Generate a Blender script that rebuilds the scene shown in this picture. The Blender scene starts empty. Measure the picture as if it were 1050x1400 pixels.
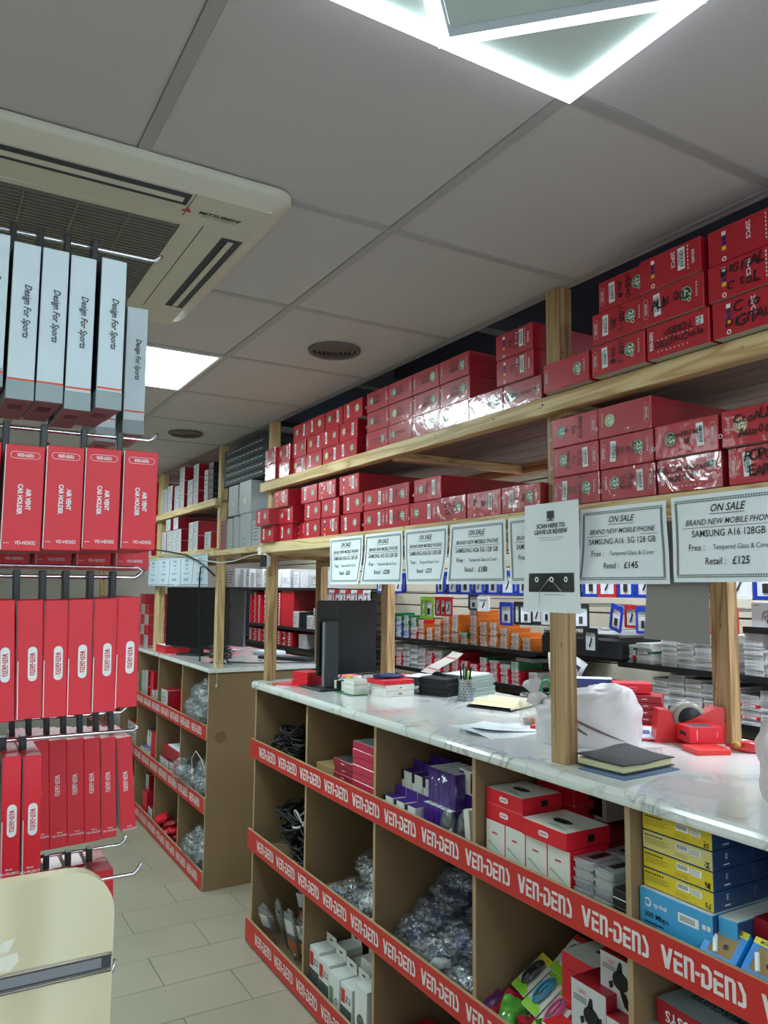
import bpy, math, random
from mathutils import Matrix, Vector, Euler, noise
random.seed(7)
PI = math.pi
SC = bpy.context.scene
COL = SC.collection
# ------------------------------------------------------------------ camera
CAMZ = 1.74
yaw, pit, rol = 0.52917837, 0.09807561, 0.00831072
Fw = Vector((math.sin(yaw)*math.cos(pit), math.cos(yaw)*math.cos(pit), math.sin(pit)))
r0 = Vector((math.cos(yaw), -math.sin(yaw), 0)); u0 = r0.cross(Fw)
r1 = r0*math.cos(rol)+u0*math.sin(rol); u1 = -r0*math.sin(rol)+u0*math.cos(rol)
cam = bpy.data.cameras.new('camera'); camo = bpy.data.objects.new('camera', cam); COL.objects.link(camo)
cam.sensor_fit = 'HORIZONTAL'; cam.sensor_width = 36.0; cam.lens = 36.0*1060.44/1050.0
cam.clip_start = 0.02
camo.matrix_world = Matrix(((r1.x, u1.x, -Fw.x, 0), (r1.y, u1.y, -Fw.y, 0), (r1.z, u1.z, -Fw.z, CAMZ), (0, 0, 0, 1)))
SC.camera = camo
# ------------------------------------------------------------------ world, exposure
w = bpy.data.worlds.new('world'); SC.world = w; w.use_nodes = True
w.node_tree.nodes['Background'].inputs[0].default_value = (0.72, 0.84, 1.0, 1)
w.node_tree.nodes['Background'].inputs[1].default_value = 0.85
SC.view_settings.view_transform = 'Standard'
SC.view_settings.look = 'None'
SC.view_settings.gamma = 1
SC.view_settings.use_curve_mapping = False
SC.view_settings.exposure = 1.5
# strengths of the ceiling luminaires
LED_STRIP, PANEL, PANEL_BACK = 1.5, 9.5, 10.0
def ceiling_lamp(x, y, sx, sy, power, z=2.585, col=(0.92, 0.97, 1.0)):
    l = bpy.data.lights.new('panel_light', 'AREA'); l.shape = 'RECTANGLE'; l.size = sx; l.size_y = sy
    l.energy = power; l.color = col
    o = bpy.data.objects.new('panel_light', l); COL.objects.link(o); o.location = (x, y, z)
    return o
# ------------------------------------------------------------------ materials
def lin(c):
    c = c/255.0
    return c/12.92 if c <= 0.04045 else ((c+0.055)/1.055)**2.4
def rgb(r, g, b): return (lin(r), lin(g), lin(b), 1)
MATS = {}
def mat(name, col, rough=0.5, metal=0.0, coat=0.0, var=0.0, vscale=8.0, bump=0.0, bscale=60.0, emit=0.0, trans=0.0, alpha=1.0, spec=0.5, coat_rough=0.08, sub=None):
    if name in MATS: return MATS[name]
    m = bpy.data.materials.new(name); m.use_nodes = True; nt = m.node_tree; b = nt.nodes['Principled BSDF']
    c = rgb(*col)
    b.inputs['Base Color'].default_value = c; b.inputs['Roughness'].default_value = rough; b.inputs['Metallic'].default_value = metal
    b.inputs['Coat Weight'].default_value = coat; b.inputs['Coat Roughness'].default_value = coat_rough
    b.inputs['Specular IOR Level'].default_value = spec
    b.inputs['Transmission Weight'].default_value = trans; b.inputs['Alpha'].default_value = alpha
    if emit: b.inputs['Emission Color'].default_value = c; b.inputs['Emission Strength'].default_value = emit
    if var or bump:
        tc = nt.nodes.new('ShaderNodeTexCoord'); oi = nt.nodes.new('ShaderNodeObjectInfo')
        ad = nt.nodes.new('ShaderNodeVectorMath'); ad.operation = 'ADD'
        nt.links.new(tc.outputs['Object'], ad.inputs[0]); nt.links.new(oi.outputs['Random'], ad.inputs[1])
    if var:
        n = nt.nodes.new('ShaderNodeTexNoise'); n.inputs['Scale'].default_value = vscale; n.inputs['Detail'].default_value = 4
        nt.links.new(ad.outputs[0], n.inputs['Vector'])
        h = nt.nodes.new('ShaderNodeMapRange'); h.inputs['From Min'].default_value = 0.25; h.inputs['From Max'].default_value = 0.75
        h.inputs['To Min'].default_value = 1-var; h.inputs['To Max'].default_value = 1+var*0.6
        nt.links.new(n.outputs['Fac'], h.inputs['Value'])
        mx = nt.nodes.new('ShaderNodeVectorMath'); mx.operation = 'SCALE'; mx.inputs[0].default_value = c[:3]
        nt.links.new(h.outputs[0], mx.inputs['Scale']); nt.links.new(mx.outputs[0], b.inputs['Base Color'])
    if bump:
        n2 = nt.nodes.new('ShaderNodeTexNoise'); n2.inputs['Scale'].default_value = bscale; n2.inputs['Detail'].default_value = 3
        nt.links.new(ad.outputs[0], n2.inputs['Vector'])
        bp = nt.nodes.new('ShaderNodeBump'); bp.inputs['Strength'].default_value = bump; bp.inputs['Distance'].default_value = 0.01
        nt.links.new(n2.outputs['Fac'], bp.inputs['Height'])
        nt.links.new(bp.outputs[0], b.inputs['Coat Normal' if coat else 'Normal'])
    MATS[name] = m; return m
def ramp(nt, stops):
    r = nt.nodes.new('ShaderNodeValToRGB'); e = r.color_ramp.elements
    while len(e) < len(stops): e.new(0.5)
    for i, (p, c) in enumerate(stops): e[i].position = p; e[i].color = rgb(*c)
    return r
def wood(name, a, b_, c, axis, scale=1.0, rough=0.55, knots=True, coat=0.0):
    m = bpy.data.materials.new(name); m.use_nodes = True; nt = m.node_tree; b = nt.nodes['Principled BSDF']
    tc = nt.nodes.new('ShaderNodeTexCoord'); oi = nt.nodes.new('ShaderNodeObjectInfo')
    mp = nt.nodes.new('ShaderNodeMapping'); s = [18*scale]*3; s[axis] = 1.1*scale; mp.inputs['Scale'].default_value = s
    sc = nt.nodes.new('ShaderNodeVectorMath'); sc.operation = 'SCALE'; sc.inputs[0].default_value = (7, 5, 3)
    nt.links.new(oi.outputs['Random'], sc.inputs['Scale']); nt.links.new(sc.outputs[0], mp.inputs['Location'])
    nt.links.new(tc.outputs['Object'], mp.inputs['Vector'])
    n = nt.nodes.new('ShaderNodeTexNoise'); n.inputs['Scale'].default_value = 1.0; n.inputs['Detail'].default_value = 2; n.inputs['Distortion'].default_value = 0.6
    nt.links.new(mp.outputs[0], n.inputs['Vector'])
    # growth rings: many thin bands through the stretched noise
    mu = nt.nodes.new('ShaderNodeMath'); mu.operation = 'MULTIPLY'; mu.inputs[1].default_value = 38; nt.links.new(n.outputs['Fac'], mu.inputs[0])
    si = nt.nodes.new('ShaderNodeMath'); si.operation = 'SINE'; nt.links.new(mu.outputs[0], si.inputs[0])
    mr = nt.nodes.new('ShaderNodeMapRange'); mr.inputs['From Min'].default_value = -1; nt.links.new(si.outputs[0], mr.inputs['Value'])
    r = ramp(nt, [(0.0, a), (0.6, b_), (1.0, c)]); nt.links.new(mr.outputs[0], r.inputs[0])
    out = r.outputs[0]
    if knots:
        v = nt.nodes.new('ShaderNodeTexVoronoi'); mp2 = nt.nodes.new('ShaderNodeMapping'); s = [9]*3; s[axis] = 2.3; mp2.inputs['Scale'].default_value = s
        nt.links.new(sc.outputs[0], mp2.inputs['Location']); nt.links.new(tc.outputs['Object'], mp2.inputs['Vector']); nt.links.new(mp2.outputs[0], v.inputs['Vector'])
        kr = nt.nodes.new('ShaderNodeMapRange'); kr.inputs['From Min'].default_value = 0.05; kr.inputs['From Max'].default_value = 0.11
        nt.links.new(v.outputs['Distance'], kr.inputs['Value'])
        mx = nt.nodes.new('ShaderNodeMix'); mx.data_type = 'RGBA'; mx.inputs[6].default_value = rgb(92, 62, 38)
        nt.links.new(kr.outputs[0], mx.inputs[0]); nt.links.new(r.outputs[0], mx.inputs[7]); out = mx.outputs[2]
    nt.links.new(out, b.inputs['Base Color']); b.inputs['Roughness'].default_value = rough; b.inputs['Coat Weight'].default_value = coat
    MATS[name] = m; return m
for i, ax in enumerate('xyz'):
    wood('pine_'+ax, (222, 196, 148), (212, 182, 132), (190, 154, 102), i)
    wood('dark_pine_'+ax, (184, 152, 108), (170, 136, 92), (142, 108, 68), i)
wood('maple', (208, 198, 166), (201, 190, 156), (192, 180, 146), 2, 0.25, 0.4, False)
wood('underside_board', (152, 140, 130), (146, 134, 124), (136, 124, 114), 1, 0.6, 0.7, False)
def marble():
    m = bpy.data.materials.new('marble_laminate'); m.use_nodes = True; nt = m.node_tree; b = nt.nodes['Principled BSDF']
    tc = nt.nodes.new('ShaderNodeTexCoord')
    n0 = nt.nodes.new('ShaderNodeTexNoise'); n0.inputs['Scale'].default_value = 3.2; n0.inputs['Detail'].default_value = 6; n0.inputs['Distortion'].default_value = 1.6
    nt.links.new(tc.outputs['Object'], n0.inputs['Vector'])
    a = nt.nodes.new('ShaderNodeMath'); a.operation = 'SUBTRACT'; a.inputs[1].default_value = 0.5; nt.links.new(n0.outputs['Fac'], a.inputs[0])
    ab = nt.nodes.new('ShaderNodeMath'); ab.operation = 'ABSOLUTE'; nt.links.new(a.outputs[0], ab.inputs[0])
    r = ramp(nt, [(0.0, (140, 142, 138)), (0.008, (190, 192, 188)), (0.028, (220, 222, 217)), (0.2, (229, 231, 226))])
    nt.links.new(ab.outputs[0], r.inputs[0])
    n1 = nt.nodes.new('ShaderNodeTexNoise'); n1.inputs['Scale'].default_value = 2.1; n1.inputs['Detail'].default_value = 2; nt.links.new(tc.outputs['Object'], n1.inputs['Vector'])
    mr = nt.nodes.new('ShaderNodeMapRange'); mr.inputs['From Min'].default_value = .45; mr.inputs['From Max'].default_value = .62; nt.links.new(n1.outputs['Fac'], mr.inputs['Value'])
    mx = nt.nodes.new('ShaderNodeMix'); mx.data_type = 'RGBA'; mx.inputs[7].default_value = rgb(229, 231, 226)
    nt.links.new(mr.outputs[0], mx.inputs[0]); nt.links.new(r.outputs[0], mx.inputs[6])
    nt.links.new(mx.outputs[2], b.inputs['Base Color']); b.inputs['Roughness'].default_value = 0.12; b.inputs['Coat Weight'].default_value = 0.3
    MATS['marble'] = m
marble()
mat('carton_red', (184, 16, 38), 0.4, coat=0.4, var=0.05, vscale=6, bump=0.15, bscale=28, coat_rough=0.12)
mat('carton_side', (164, 16, 36), 0.4, coat=0.2, var=0.06, vscale=5, bump=0.1, bscale=20)
mat('carton_under', (176, 172, 160), 0.7, var=0.06)
mat('red_card', (222, 26, 44), 0.45, coat=0.1, var=0.04, vscale=9)
mat('red_card_dark', (150, 20, 32), 0.45, coat=0.2, var=0.05)
mat('white_edge', (222, 222, 220), 0.6)
mat('sports_card', (206, 220, 224), 0.5, var=0.03, vscale=30)
mat('sports_grey', (150, 164, 166), 0.5, var=0.03)
mat('sports_side', (52, 54, 62), 0.5)
mat('orange_line', (226, 84, 60), 0.5)
mat('maroon_card', (158, 92, 100), 0.45)
mat('maroon_dark', (96, 36, 44), 0.5)
mat('ink', (18, 18, 20), 0.5)
mat('ink_soft', (60, 62, 66), 0.6)
mat('paper', (238, 243, 246), 0.65)
mat('sticker', (236, 238, 238), 0.5)
mat('white', (232, 232, 230), 0.5)
mat('off_white', (220, 221, 217), 0.6, var=0.04)
mat('badge_green', (34, 112, 60), 0.4)
mat('badge_gold', (176, 132, 50), 0.4)
mat('badge_lime', (150, 190, 90), 0.4)
mat('fascia_red', (200, 46, 40), 0.5, var=0.03, vscale=3)
mat('fascia_text', (226, 214, 212), 0.5)
mat('mdf', (134, 108, 76), 0.75, var=0.09, vscale=2.6)
mat('mdf_edge', (172, 145, 108), 0.75, var=0.05)
mat('ceiling_tile', (196, 191, 190), 0.9, var=0.015, vscale=3, bump=0.06, bscale=90)
mat('grid_bar', (168, 166, 164), 0.5)
mat('gap_dark', (30, 32, 34), 0.9)
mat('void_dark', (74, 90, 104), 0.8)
mat('floor_tile', (172, 163, 142), 0.42, var=0.06, vscale=2.2, bump=0.04, bscale=30)
mat('grout', (84, 82, 74), 0.9)
mat('wall_paint', (196, 190, 176), 0.85, var=0.02)
mat('ac_cream', (204, 201, 182), 0.45)
mat('ac_slot', (54, 58, 66), 0.6)
mat('ac_grille', (112, 111, 100), 0.6)
mat('chrome', (218, 222, 228), 0.14, metal=1.0)
mat('steel', (150, 152, 154), 0.3, metal=1.0)
mat('black_plastic', (20, 22, 25), 0.35)
mat('screen_black', (9, 10, 13), 0.12)
mat('matte_black', (16, 17, 19), 0.6)
mat('aluminium', (132, 134, 140), 0.4, metal=0.3)
mat('slat_cream', (206, 196, 172), 0.6)
mat('shelf_black', (24, 24, 26), 0.4)
mat('orange_card', (224, 122, 36), 0.45, coat=0.2)
mat('green_card', (28, 122, 66), 0.45, coat=0.2)
mat('blue_card', (30, 104, 178), 0.45, coat=0.2)
mat('navy', (24, 34, 84), 0.5)
mat('blister_blue', (22, 62, 178), 0.3, coat=0.4)
mat('blister_red', (200, 30, 44), 0.3, coat=0.4)
mat('yellow_card', (222, 196, 44), 0.4, coat=0.4)
mat('yellow_pale', (222, 208, 128), 0.4, coat=0.4)
mat('deep_blue', (40, 70, 112), 0.4, coat=0.4)
mat('sky_blue', (62, 158, 210), 0.4, coat=0.3)
mat('bright_blue', (14, 132, 214), 0.4, coat=0.3)
mat('purple_card', (66, 26, 124), 0.35, coat=0.4)
mat('tin', (196, 200, 204), 0.28, metal=0.55)
mat('brown_card', (158, 128, 84), 0.75, var=0.05)
mat('cable_black', (14, 14, 15), 0.4)
mat('cable_white', (206, 208, 204), 0.4)
mat('cyan_cable', (20, 140, 180), 0.4)
mat('pink_cable', (216, 74, 140), 0.4)
mat('lime', (140, 200, 40), 0.45)
mat('yellow', (232, 214, 60), 0.45)
mat('bag_white', (216, 208, 208), 0.34, var=0.03, vscale=5, bump=0.55, bscale=11)
mat('page', (222, 214, 168), 0.8)
mat('blue_folder', (36, 92, 150), 0.3, coat=0.4)
mat('book_black', (44, 46, 48), 0.55)
mat('tape_film', (150, 146, 134), 0.25)
mat('plate_beige', (224, 222, 214), 0.5)
mat('led', (235, 245, 255), emit=LED_STRIP)
mat('led_pale', (206, 224, 214), 0.5)
mat('led_housing', (200, 204, 208), 0.5)
mat('panel_lit', (214, 240, 244), emit=PANEL)
mat('panel_lit_back', (226, 240, 255), emit=PANEL_BACK)
mat('vent_grey', (104, 94, 90), 0.5, var=0.3, vscale=40)
mat('black_label', (120, 124, 130), 0.2, coat=0.8, var=0.5, vscale=30)
mat('matte_red', (150, 80, 88), 0.4)
mat('black_front', (12, 13, 16), 0.6)
mat('border_grey', (120, 130, 132), 0.6)
mat('grey_sheet', (138, 132, 126), 0.7)
mat('paper_blue', (196, 206, 216), 0.6)
mat('maple_edge', (226, 216, 180), 0.4)
mat('tape_scrap', (214, 208, 190), 0.25, coat=0.5)
mat('mdf_stain', (120, 88, 52), 0.8, var=0.1)
mat('blue_trim', (150, 175, 230), 0.4)
def film(name, tint, gloss, alpha, rough=0.12, bscale=45, bump=0.8):
    m = bpy.data.materials.new(name); m.use_nodes = True; nt = m.node_tree
    for n in list(nt.nodes): nt.nodes.remove(n)
    o = nt.nodes.new('ShaderNodeOutputMaterial'); tr = nt.nodes.new('ShaderNodeBsdfTransparent'); tr.inputs[0].default_value = (1, 1, 1, 1)
    di = nt.nodes.new('ShaderNodeBsdfDiffuse'); di.inputs[0].default_value = rgb(*tint)
    gl = nt.nodes.new('ShaderNodeBsdfGlossy'); gl.inputs['Roughness'].default_value = rough
    tc = nt.nodes.new('ShaderNodeTexCoord'); no = nt.nodes.new('ShaderNodeTexNoise'); no.inputs['Scale'].default_value = bscale; no.inputs['Detail'].default_value = 2; no.inputs['Distortion'].default_value = 1.5
    nt.links.new(tc.outputs['Object'], no.inputs['Vector'])
    bp = nt.nodes.new('ShaderNodeBump'); bp.inputs['Strength'].default_value = bump; bp.inputs['Distance'].default_value = 0.01
    nt.links.new(no.outputs['Fac'], bp.inputs['Height']); nt.links.new(bp.outputs[0], gl.inputs['Normal'])
    m1 = nt.nodes.new('ShaderNodeMixShader'); m1.inputs[0].default_value = alpha; nt.links.new(tr.outputs[0], m1.inputs[1]); nt.links.new(di.outputs[0], m1.inputs[2])
    m2 = nt.nodes.new('ShaderNodeMixShader'); m2.inputs[0].default_value = gloss; nt.links.new(m1.outputs[0], m2.inputs[1]); nt.links.new(gl.outputs[0], m2.inputs[2])
    nt.links.new(m2.outputs[0], o.inputs[0]); MATS[name] = m; return m
film('clear_bag', (190, 198, 202), 0.17, 0.07, .16, 38, 1.0)
film('frosted_bag', (120, 128, 142), 0.13, 0.25, .16, 30, 1.0)
film('jar_glass', (210, 220, 218), 0.18, 0.10, 0.05, 12, 0.1)
film('wrap_film', (220, 225, 230), 0.06, 0.01, 0.08, 12, 0.3)
mat('tower_grey', (58, 62, 66), 0.4)
mat('sleeve_green', (150, 172, 160), 0.3, coat=0.4)
mat('page_grey', (176, 178, 170), 0.8)
mat('booklet_grey', (142, 158, 150), 0.6, var=0.12, vscale=40)
mat('receipt', (186, 178, 166), 0.7)
mat('receipt_red', (168, 70, 74), 0.7)
mat('sweets', (168, 120, 70), 0.4, var=0.4, vscale=60)
mat('bag_fold', (120, 92, 96), 0.7)
mat('bag_pink', (224, 206, 208), 0.4, var=0.06, vscale=10, bump=0.3, bscale=18)
mat('navy_soft', (52, 62, 124), 0.5)
mat('dispenser_red', (206, 34, 38), 0.3, coat=0.3)
mat('bright_red_card', (226, 52, 46), 0.4)
film('clear_sheet', (225, 230, 235), 0.22, 0.05, 0.05, 60, 1.0)
mat('label_white', (206, 208, 208), 0.6)
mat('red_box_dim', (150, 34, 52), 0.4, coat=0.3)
mat('red_box_pink', (196, 50, 78), 0.3, coat=0.5, bump=.2, bscale=30)
mat('pouch_dark', (54, 60, 58), 0.3, coat=0.3)
mat('green_wash', (176, 196, 164), 0.5)
mat('yellow_ink', (140, 122, 40), 0.6)
mat('end_print', (86, 96, 130), 0.5)
mat('card_mix', (206, 204, 196), 0.4, coat=.4)
mat('purple_foil', (110, 40, 110), 0.2, coat=.6, var=.6, vscale=30)
mat('red_foil', (190, 40, 60), 0.2, coat=.6, var=.6, vscale=30)
mat('green_foil', (90, 160, 60), 0.2, coat=.6, var=.6, vscale=30)
mat('paper_grey', (198, 198, 198), 0.5)
mat('merc_red', (170, 28, 44), 0.45)
mat('picture_grey', (84, 90, 88), 0.5, var=.6, vscale=70)
mat('picture_green', (110, 140, 110), 0.5)
mat('bag_grey', (140, 147, 152), 0.3, var=.35, vscale=40, bump=1.0, bscale=34)
def M_(names): return [MATS[n] for n in names]
# ------------------------------------------------------------------ mesh builder
I4 = Matrix.Identity(4)
def TR(x=0, y=0, z=0): return Matrix.Translation((x, y, z))
def RZ(a): return Matrix.Rotation(a, 4, 'Z')
def RX(a): return Matrix.Rotation(a, 4, 'X')
def RY(a): return Matrix.Rotation(a, 4, 'Y')
# decal frames: local X = reading direction, local Y = up, local Z = out of the surface
F_MX = Matrix(((0, 0, -1, 0), (-1, 0, 0, 0), (0, 1, 0, 0), (0, 0, 0, 1)))   # on a face that looks to -x
F_MY = Matrix(((1, 0, 0, 0), (0, 0, -1, 0), (0, 1, 0, 0), (0, 0, 0, 1)))    # on a face that looks to -y
F_UP = Matrix(((0, 1, 0, 0), (-1, 0, 0, 0), (0, 0, 1, 0), (0, 0, 0, 1)))    # on a top face, read from -x
_txt = {}
def txt(s, size=1.0, bold=0.0, shear=0.0, spacing=1.0):
    k = (s, bold, shear, spacing)
    if k not in _txt:
        cu = bpy.data.curves.new('tmp', 'FONT'); cu.body = s; cu.size = 1.0; cu.offset = bold; cu.shear = shear; cu.resolution_u = 2
        cu.align_x = 'CENTER'; cu.align_y = 'CENTER'; cu.space_character = spacing; cu.fill_mode = 'FRONT'
        ob = bpy.data.objects.new('tmp', cu); me = bpy.data.meshes.new_from_object(ob)
        vs = [v.co.copy() for v in me.vertices]; fs = [tuple(p.vertices) for p in me.polygons]
        bpy.data.objects.remove(ob); bpy.data.curves.remove(cu); bpy.data.meshes.remove(me)
        _txt[k] = (vs, fs)
    vs, fs = _txt[k]
    return [v*size for v in vs], fs
class MB:
    def __init__(s): s.v = []; s.f = []; s.m = []; s.sm = []
    def add(s, vs, fs, mi=0, M=None, smooth=False):
        n = len(s.v)
        if M is not None: vs = [M @ Vector(v) for v in vs]
        s.v += [tuple(v) for v in vs]; s.f += [tuple(i+n for i in f) for f in fs]; s.m += [mi]*len(fs); s.sm += [smooth]*len(fs)
        return s
    def box(s, a, b, mi=0, M=None, top=None, under=None, front=None):
        x0, y0, z0 = a; x1, y1, z1 = b
        vs = [(x0,y0,z0),(x1,y0,z0),(x1,y1,z0),(x0,y1,z0),(x0,y0,z1),(x1,y0,z1),(x1,y1,z1),(x0,y1,z1)]
        fs = [(0,3,2,1),(4,5,6,7),(0,1,5,4),(1,2,6,5),(2,3,7,6),(3,0,4,7)]
        n = len(s.m); s.add(vs, fs, mi, M)
        if under is not None: s.m[n] = under
        if top is not None: s.m[n+1] = top
        if front is not None: s.m[n+5] = front
        return s
    def cham(s, a, b, c=0.002, mi=0, M=None, faces=None):
        # box with chamfered edges; faces = material per side in the order -x,+x,-y,+y,-z,+z
        lo, hi = a, b; vs = []; idx = {}
        for ax in range(3):
            for sd in (0, 1):
                for p in (0, 1):
                    for q in (0, 1):
                        co = [0, 0, 0]; o = [i for i in range(3) if i != ax]
                        co[ax] = (lo, hi)[sd][ax]
                        co[o[0]] = (lo[o[0]]+c, hi[o[0]]-c)[p]; co[o[1]] = (lo[o[1]]+c, hi[o[1]]-c)[q]
                        key = [0, 0, 0]; key[ax] = sd; key[o[0]] = p; key[o[1]] = q
                        idx[(ax, tuple(key))] = len(vs); vs.append(tuple(co))
        ctr = Vector([(lo[i]+hi[i])/2 for i in range(3)]); fs = []; ms = []
        def push(f, m):
            A = Vector(vs[f[0]]); B = Vector(vs[f[1]]); C_ = Vector(vs[f[2]]); nrm = (B-A).cross(C_-A)
            mid = sum((Vector(vs[i]) for i in f), Vector())/len(f)
            fs.append(tuple(f) if nrm.dot(mid-ctr) > 0 else tuple(reversed(f))); ms.append(m)
        for ax in range(3):
            o = [i for i in range(3) if i != ax]
            for sd in (0, 1):
                ks = []
                for p, q in ((0,0),(1,0),(1,1),(0,1)):
                    k = [0,0,0]; k[ax] = sd; k[o[0]] = p; k[o[1]] = q; ks.append(idx[(ax, tuple(k))])
                push(ks, faces[ax*2+sd] if faces else mi)
        for ax in range(3):
            o = [i for i in range(3) if i != ax]
            for p in (0, 1):
                for q in (0, 1):
                    k0 = [0,0,0]; k1 = [0,0,0]; k0[ax] = 0; k1[ax] = 1
                    for k in (k0, k1): k[o[0]] = p; k[o[1]] = q
                    push([idx[(o[0], tuple(k0))], idx[(o[0], tuple(k1))], idx[(o[1], tuple(k1))], idx[(o[1], tuple(k0))]], mi)
        for p in (0,1):
            for q in (0,1):
                for r in (0,1): push([idx[(ax, (p,q,r))] for ax in range(3)], mi)
        n = len(s.v)
        if M is not None: vs = [M @ Vector(v) for v in vs]
        s.v += [tuple(v) for v in vs]; s.f += [tuple(i+n for i in f) for f in fs]; s.m += ms; s.sm += [False]*len(fs)
        return s
    def quad(s, x0, y0, x1, y1, mi=0, M=None, z=0.0): return s.add([(x0,y0,z),(x1,y0,z),(x1,y1,z),(x0,y1,z)], [(0,1,2,3)], mi, M)
    def poly(s, pts, mi=0, M=None, z=0.0): return s.add([(p[0],p[1],z) for p in pts], [tuple(range(len(pts)))], mi, M)
    def prism(s, pts, z0, z1, mi=0, M=None, side=None):
        n = len(pts); vs = [(p[0],p[1],z0) for p in pts]+[(p[0],p[1],z1) for p in pts]
        s.add(vs, [tuple(reversed(range(n))), tuple(range(n, 2*n))], mi, M)
        s.add(vs, [(i, (i+1) % n, n+(i+1) % n, n+i) for i in range(n)], mi if side is None else side, M); return s
    def text(s, t, size, M, mi=0, bold=0.0, shear=0.0, sx=1.0, spacing=1.0):
        vs, fs = txt(t, size, bold, shear, spacing)
        if sx != 1.0: vs = [Vector((v.x*sx, v.y, v.z)) for v in vs]
        return s.add(vs, fs, mi, M)
    def hand(s, t, size, M, mi=0, seed=0):
        rn = random.Random(seed*31+len(t)); x = 0
        for ch in t:
            if ch != ' ':
                vs, fs = txt(ch, size*rn.uniform(.95, 1.35), 0.016, 0.15)
                s.add(vs, fs, mi, M @ TR(x, rn.uniform(-.09, .09)*size, 0) @ RZ(rn.uniform(-.16, .16)))
            x += size*(0.62 if ch not in 'iIlj ' else 0.42)
        return s
    def disc(s, r, mi=0, M=None, n=20, z=0.0): return s.poly([(r*math.cos(2*PI*i/n), r*math.sin(2*PI*i/n)) for i in range(n)], mi, M, z)
    def ring(s, r0_, r1_, mi=0, M=None, n=20, z=0.0, sx=1.0):
        vs = []; fs = []
        for i in range(n):
            a = 2*PI*i/n; vs += [(r0_*math.cos(a)*sx, r0_*math.sin(a), z), (r1_*math.cos(a)*sx, r1_*math.sin(a), z)]
            j = (i+1) % n; fs.append((2*i, 2*i+1, 2*j+1, 2*j))
        return s.add(vs, fs, mi, M)
    def pill(s, L, H, mi=0, M=None, n=6, z=0.0, line=None):
        def pts(L, H): 
            r = H/2; o = []
            for i in range(n+1): a = -PI/2+PI*i/n; o.append((L/2-r+r*math.cos(a), r*math.sin(a)))
            for i in range(n+1): a = PI/2+PI*i/n; o.append((-L/2+r+r*math.cos(a), r*math.sin(a)))
            return o
        if line is None: return s.poly(pts(L, H), mi, M, z)
        A = pts(L, H); B = pts(L-2*line, H-2*line); k = len(A)
        return s.add([(p[0],p[1],z) for p in A]+[(p[0],p[1],z) for p in B], [(i, (i+1) % k, k+(i+1) % k, k+i) for i in range(k)], mi, M)
    def tube(s, pts, r, n=6, mi=0, M=None, closed=False, rs=None):
        P = [Vector(p) for p in pts]; k = len(P); vs = []; fs = []; prev = None
        for i, p in enumerate(P):
            if closed: t = P[(i+1) % k]-P[i-1]
            else: t = P[min(i+1, k-1)]-P[max(i-1, 0)]
            t.normalize()
            if prev is None: a = Vector((0,0,1)) if abs(t.z) < .9 else Vector((1,0,0)); u = t.cross(a).normalized()
            else: u = (prev-t*prev.dot(t)); u = u.normalized() if u.length > 1e-6 else t.orthogonal().normalized()
            prev = u; v = t.cross(u); rr = rs[i] if rs else r
            for j in range(n): an = 2*PI*j/n; vs.append(p+u*math.cos(an)*rr+v*math.sin(an)*rr)
        for i in range(k if closed else k-1):
            a = i*n; b = ((i+1) % k)*n
            for j in range(n): fs.append((a+j, a+(j+1) % n, b+(j+1) % n, b+j))
        if not closed: fs += [tuple(reversed(range(n))), tuple(range((k-1)*n, k*n))]
        return s.add(vs, fs, mi, M, smooth=True)
    def lathe(s, prof, n=20, mi=0, M=None, smooth=True):
        vs = []; fs = []; k = len(prof)
        for i in range(n):
            a = 2*PI*i/n
            for r, z in prof: vs.append((r*math.cos(a), r*math.sin(a), z))
        for i in range(n):
            j = (i+1) % n
            for q in range(k-1): fs.append((i*k+q, j*k+q, j*k+q+1, i*k+q+1))
        return s.add(vs, fs, mi, M, smooth=smooth)
    def blob(s, r, seed=0, amp=0.25, freq=2.2, sub=3, mi=0, M=None, flat=None, ridged=False):
        import bmesh
        bm = bmesh.new(); bmesh.ops.create_icosphere(bm, subdivisions=sub, radius=1.0); off = Vector((seed*3.7, seed*1.3, seed*2.1)); vs = []
        for v in bm.verts:
            d = noise.noise(v.co*freq+off)+0.5*noise.noise(v.co*freq*2.3+off)
            if ridged: d = (1-abs(d)*2.2)*0.6+0.3*noise.noise(v.co*freq*4+off)
            q = v.co*(1+amp*d); q = Vector((q.x*r[0], q.y*r[1], q.z*r[2]))
            if flat is not None and q.z < flat: q.z = flat+(q.z-flat)*0.03
            vs.append(q)
        fs = [tuple(v.index for v in f.verts) for f in bm.faces]; bm.free()
        return s.add(vs, fs, mi, M, smooth=True)
    def mesh(s, name, mats):
        me = bpy.data.meshes.new(name); me.from_pydata(s.v, [], s.f)
        for m in mats: me.materials.append(MATS[m])
        me.polygons.foreach_set('material_index', s.m); me.polygons.foreach_set('use_smooth', s.sm); me.update(); return me
def obj(name, me, parent=None, loc=(0,0,0), rot=(0,0,0)):
    o = bpy.data.objects.new(name, me); COL.objects.link(o); o.location = loc; o.rotation_euler = rot
    if parent is not None: o.parent = parent
    return o
def part(name, mb, mats, parent, loc=(0,0,0), rot=(0,0,0)): return obj(name, mb.mesh(name, mats), parent, loc, rot)
def tag(o, label, cat, group=None, kind=None):
    if len(label.split()) > 16: print('LONG', label)
    o['label'] = label; o['category'] = cat
    if group: o['group'] = group
    if kind: o['kind'] = kind
    return o
def thing(name, label, cat, loc=(0,0,0), rot=(0,0,0), group=None): return tag(obj(name, None, None, loc, rot), label, cat, group)
def struct(o): o['kind'] = 'structure'; return o
ORD = ['first','second','third','fourth','fifth','sixth','seventh','eighth','ninth','tenth','eleventh','twelfth','thirteenth','fourteenth','fifteenth','sixteenth','seventeenth','eighteenth','nineteenth','twentieth']
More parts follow.
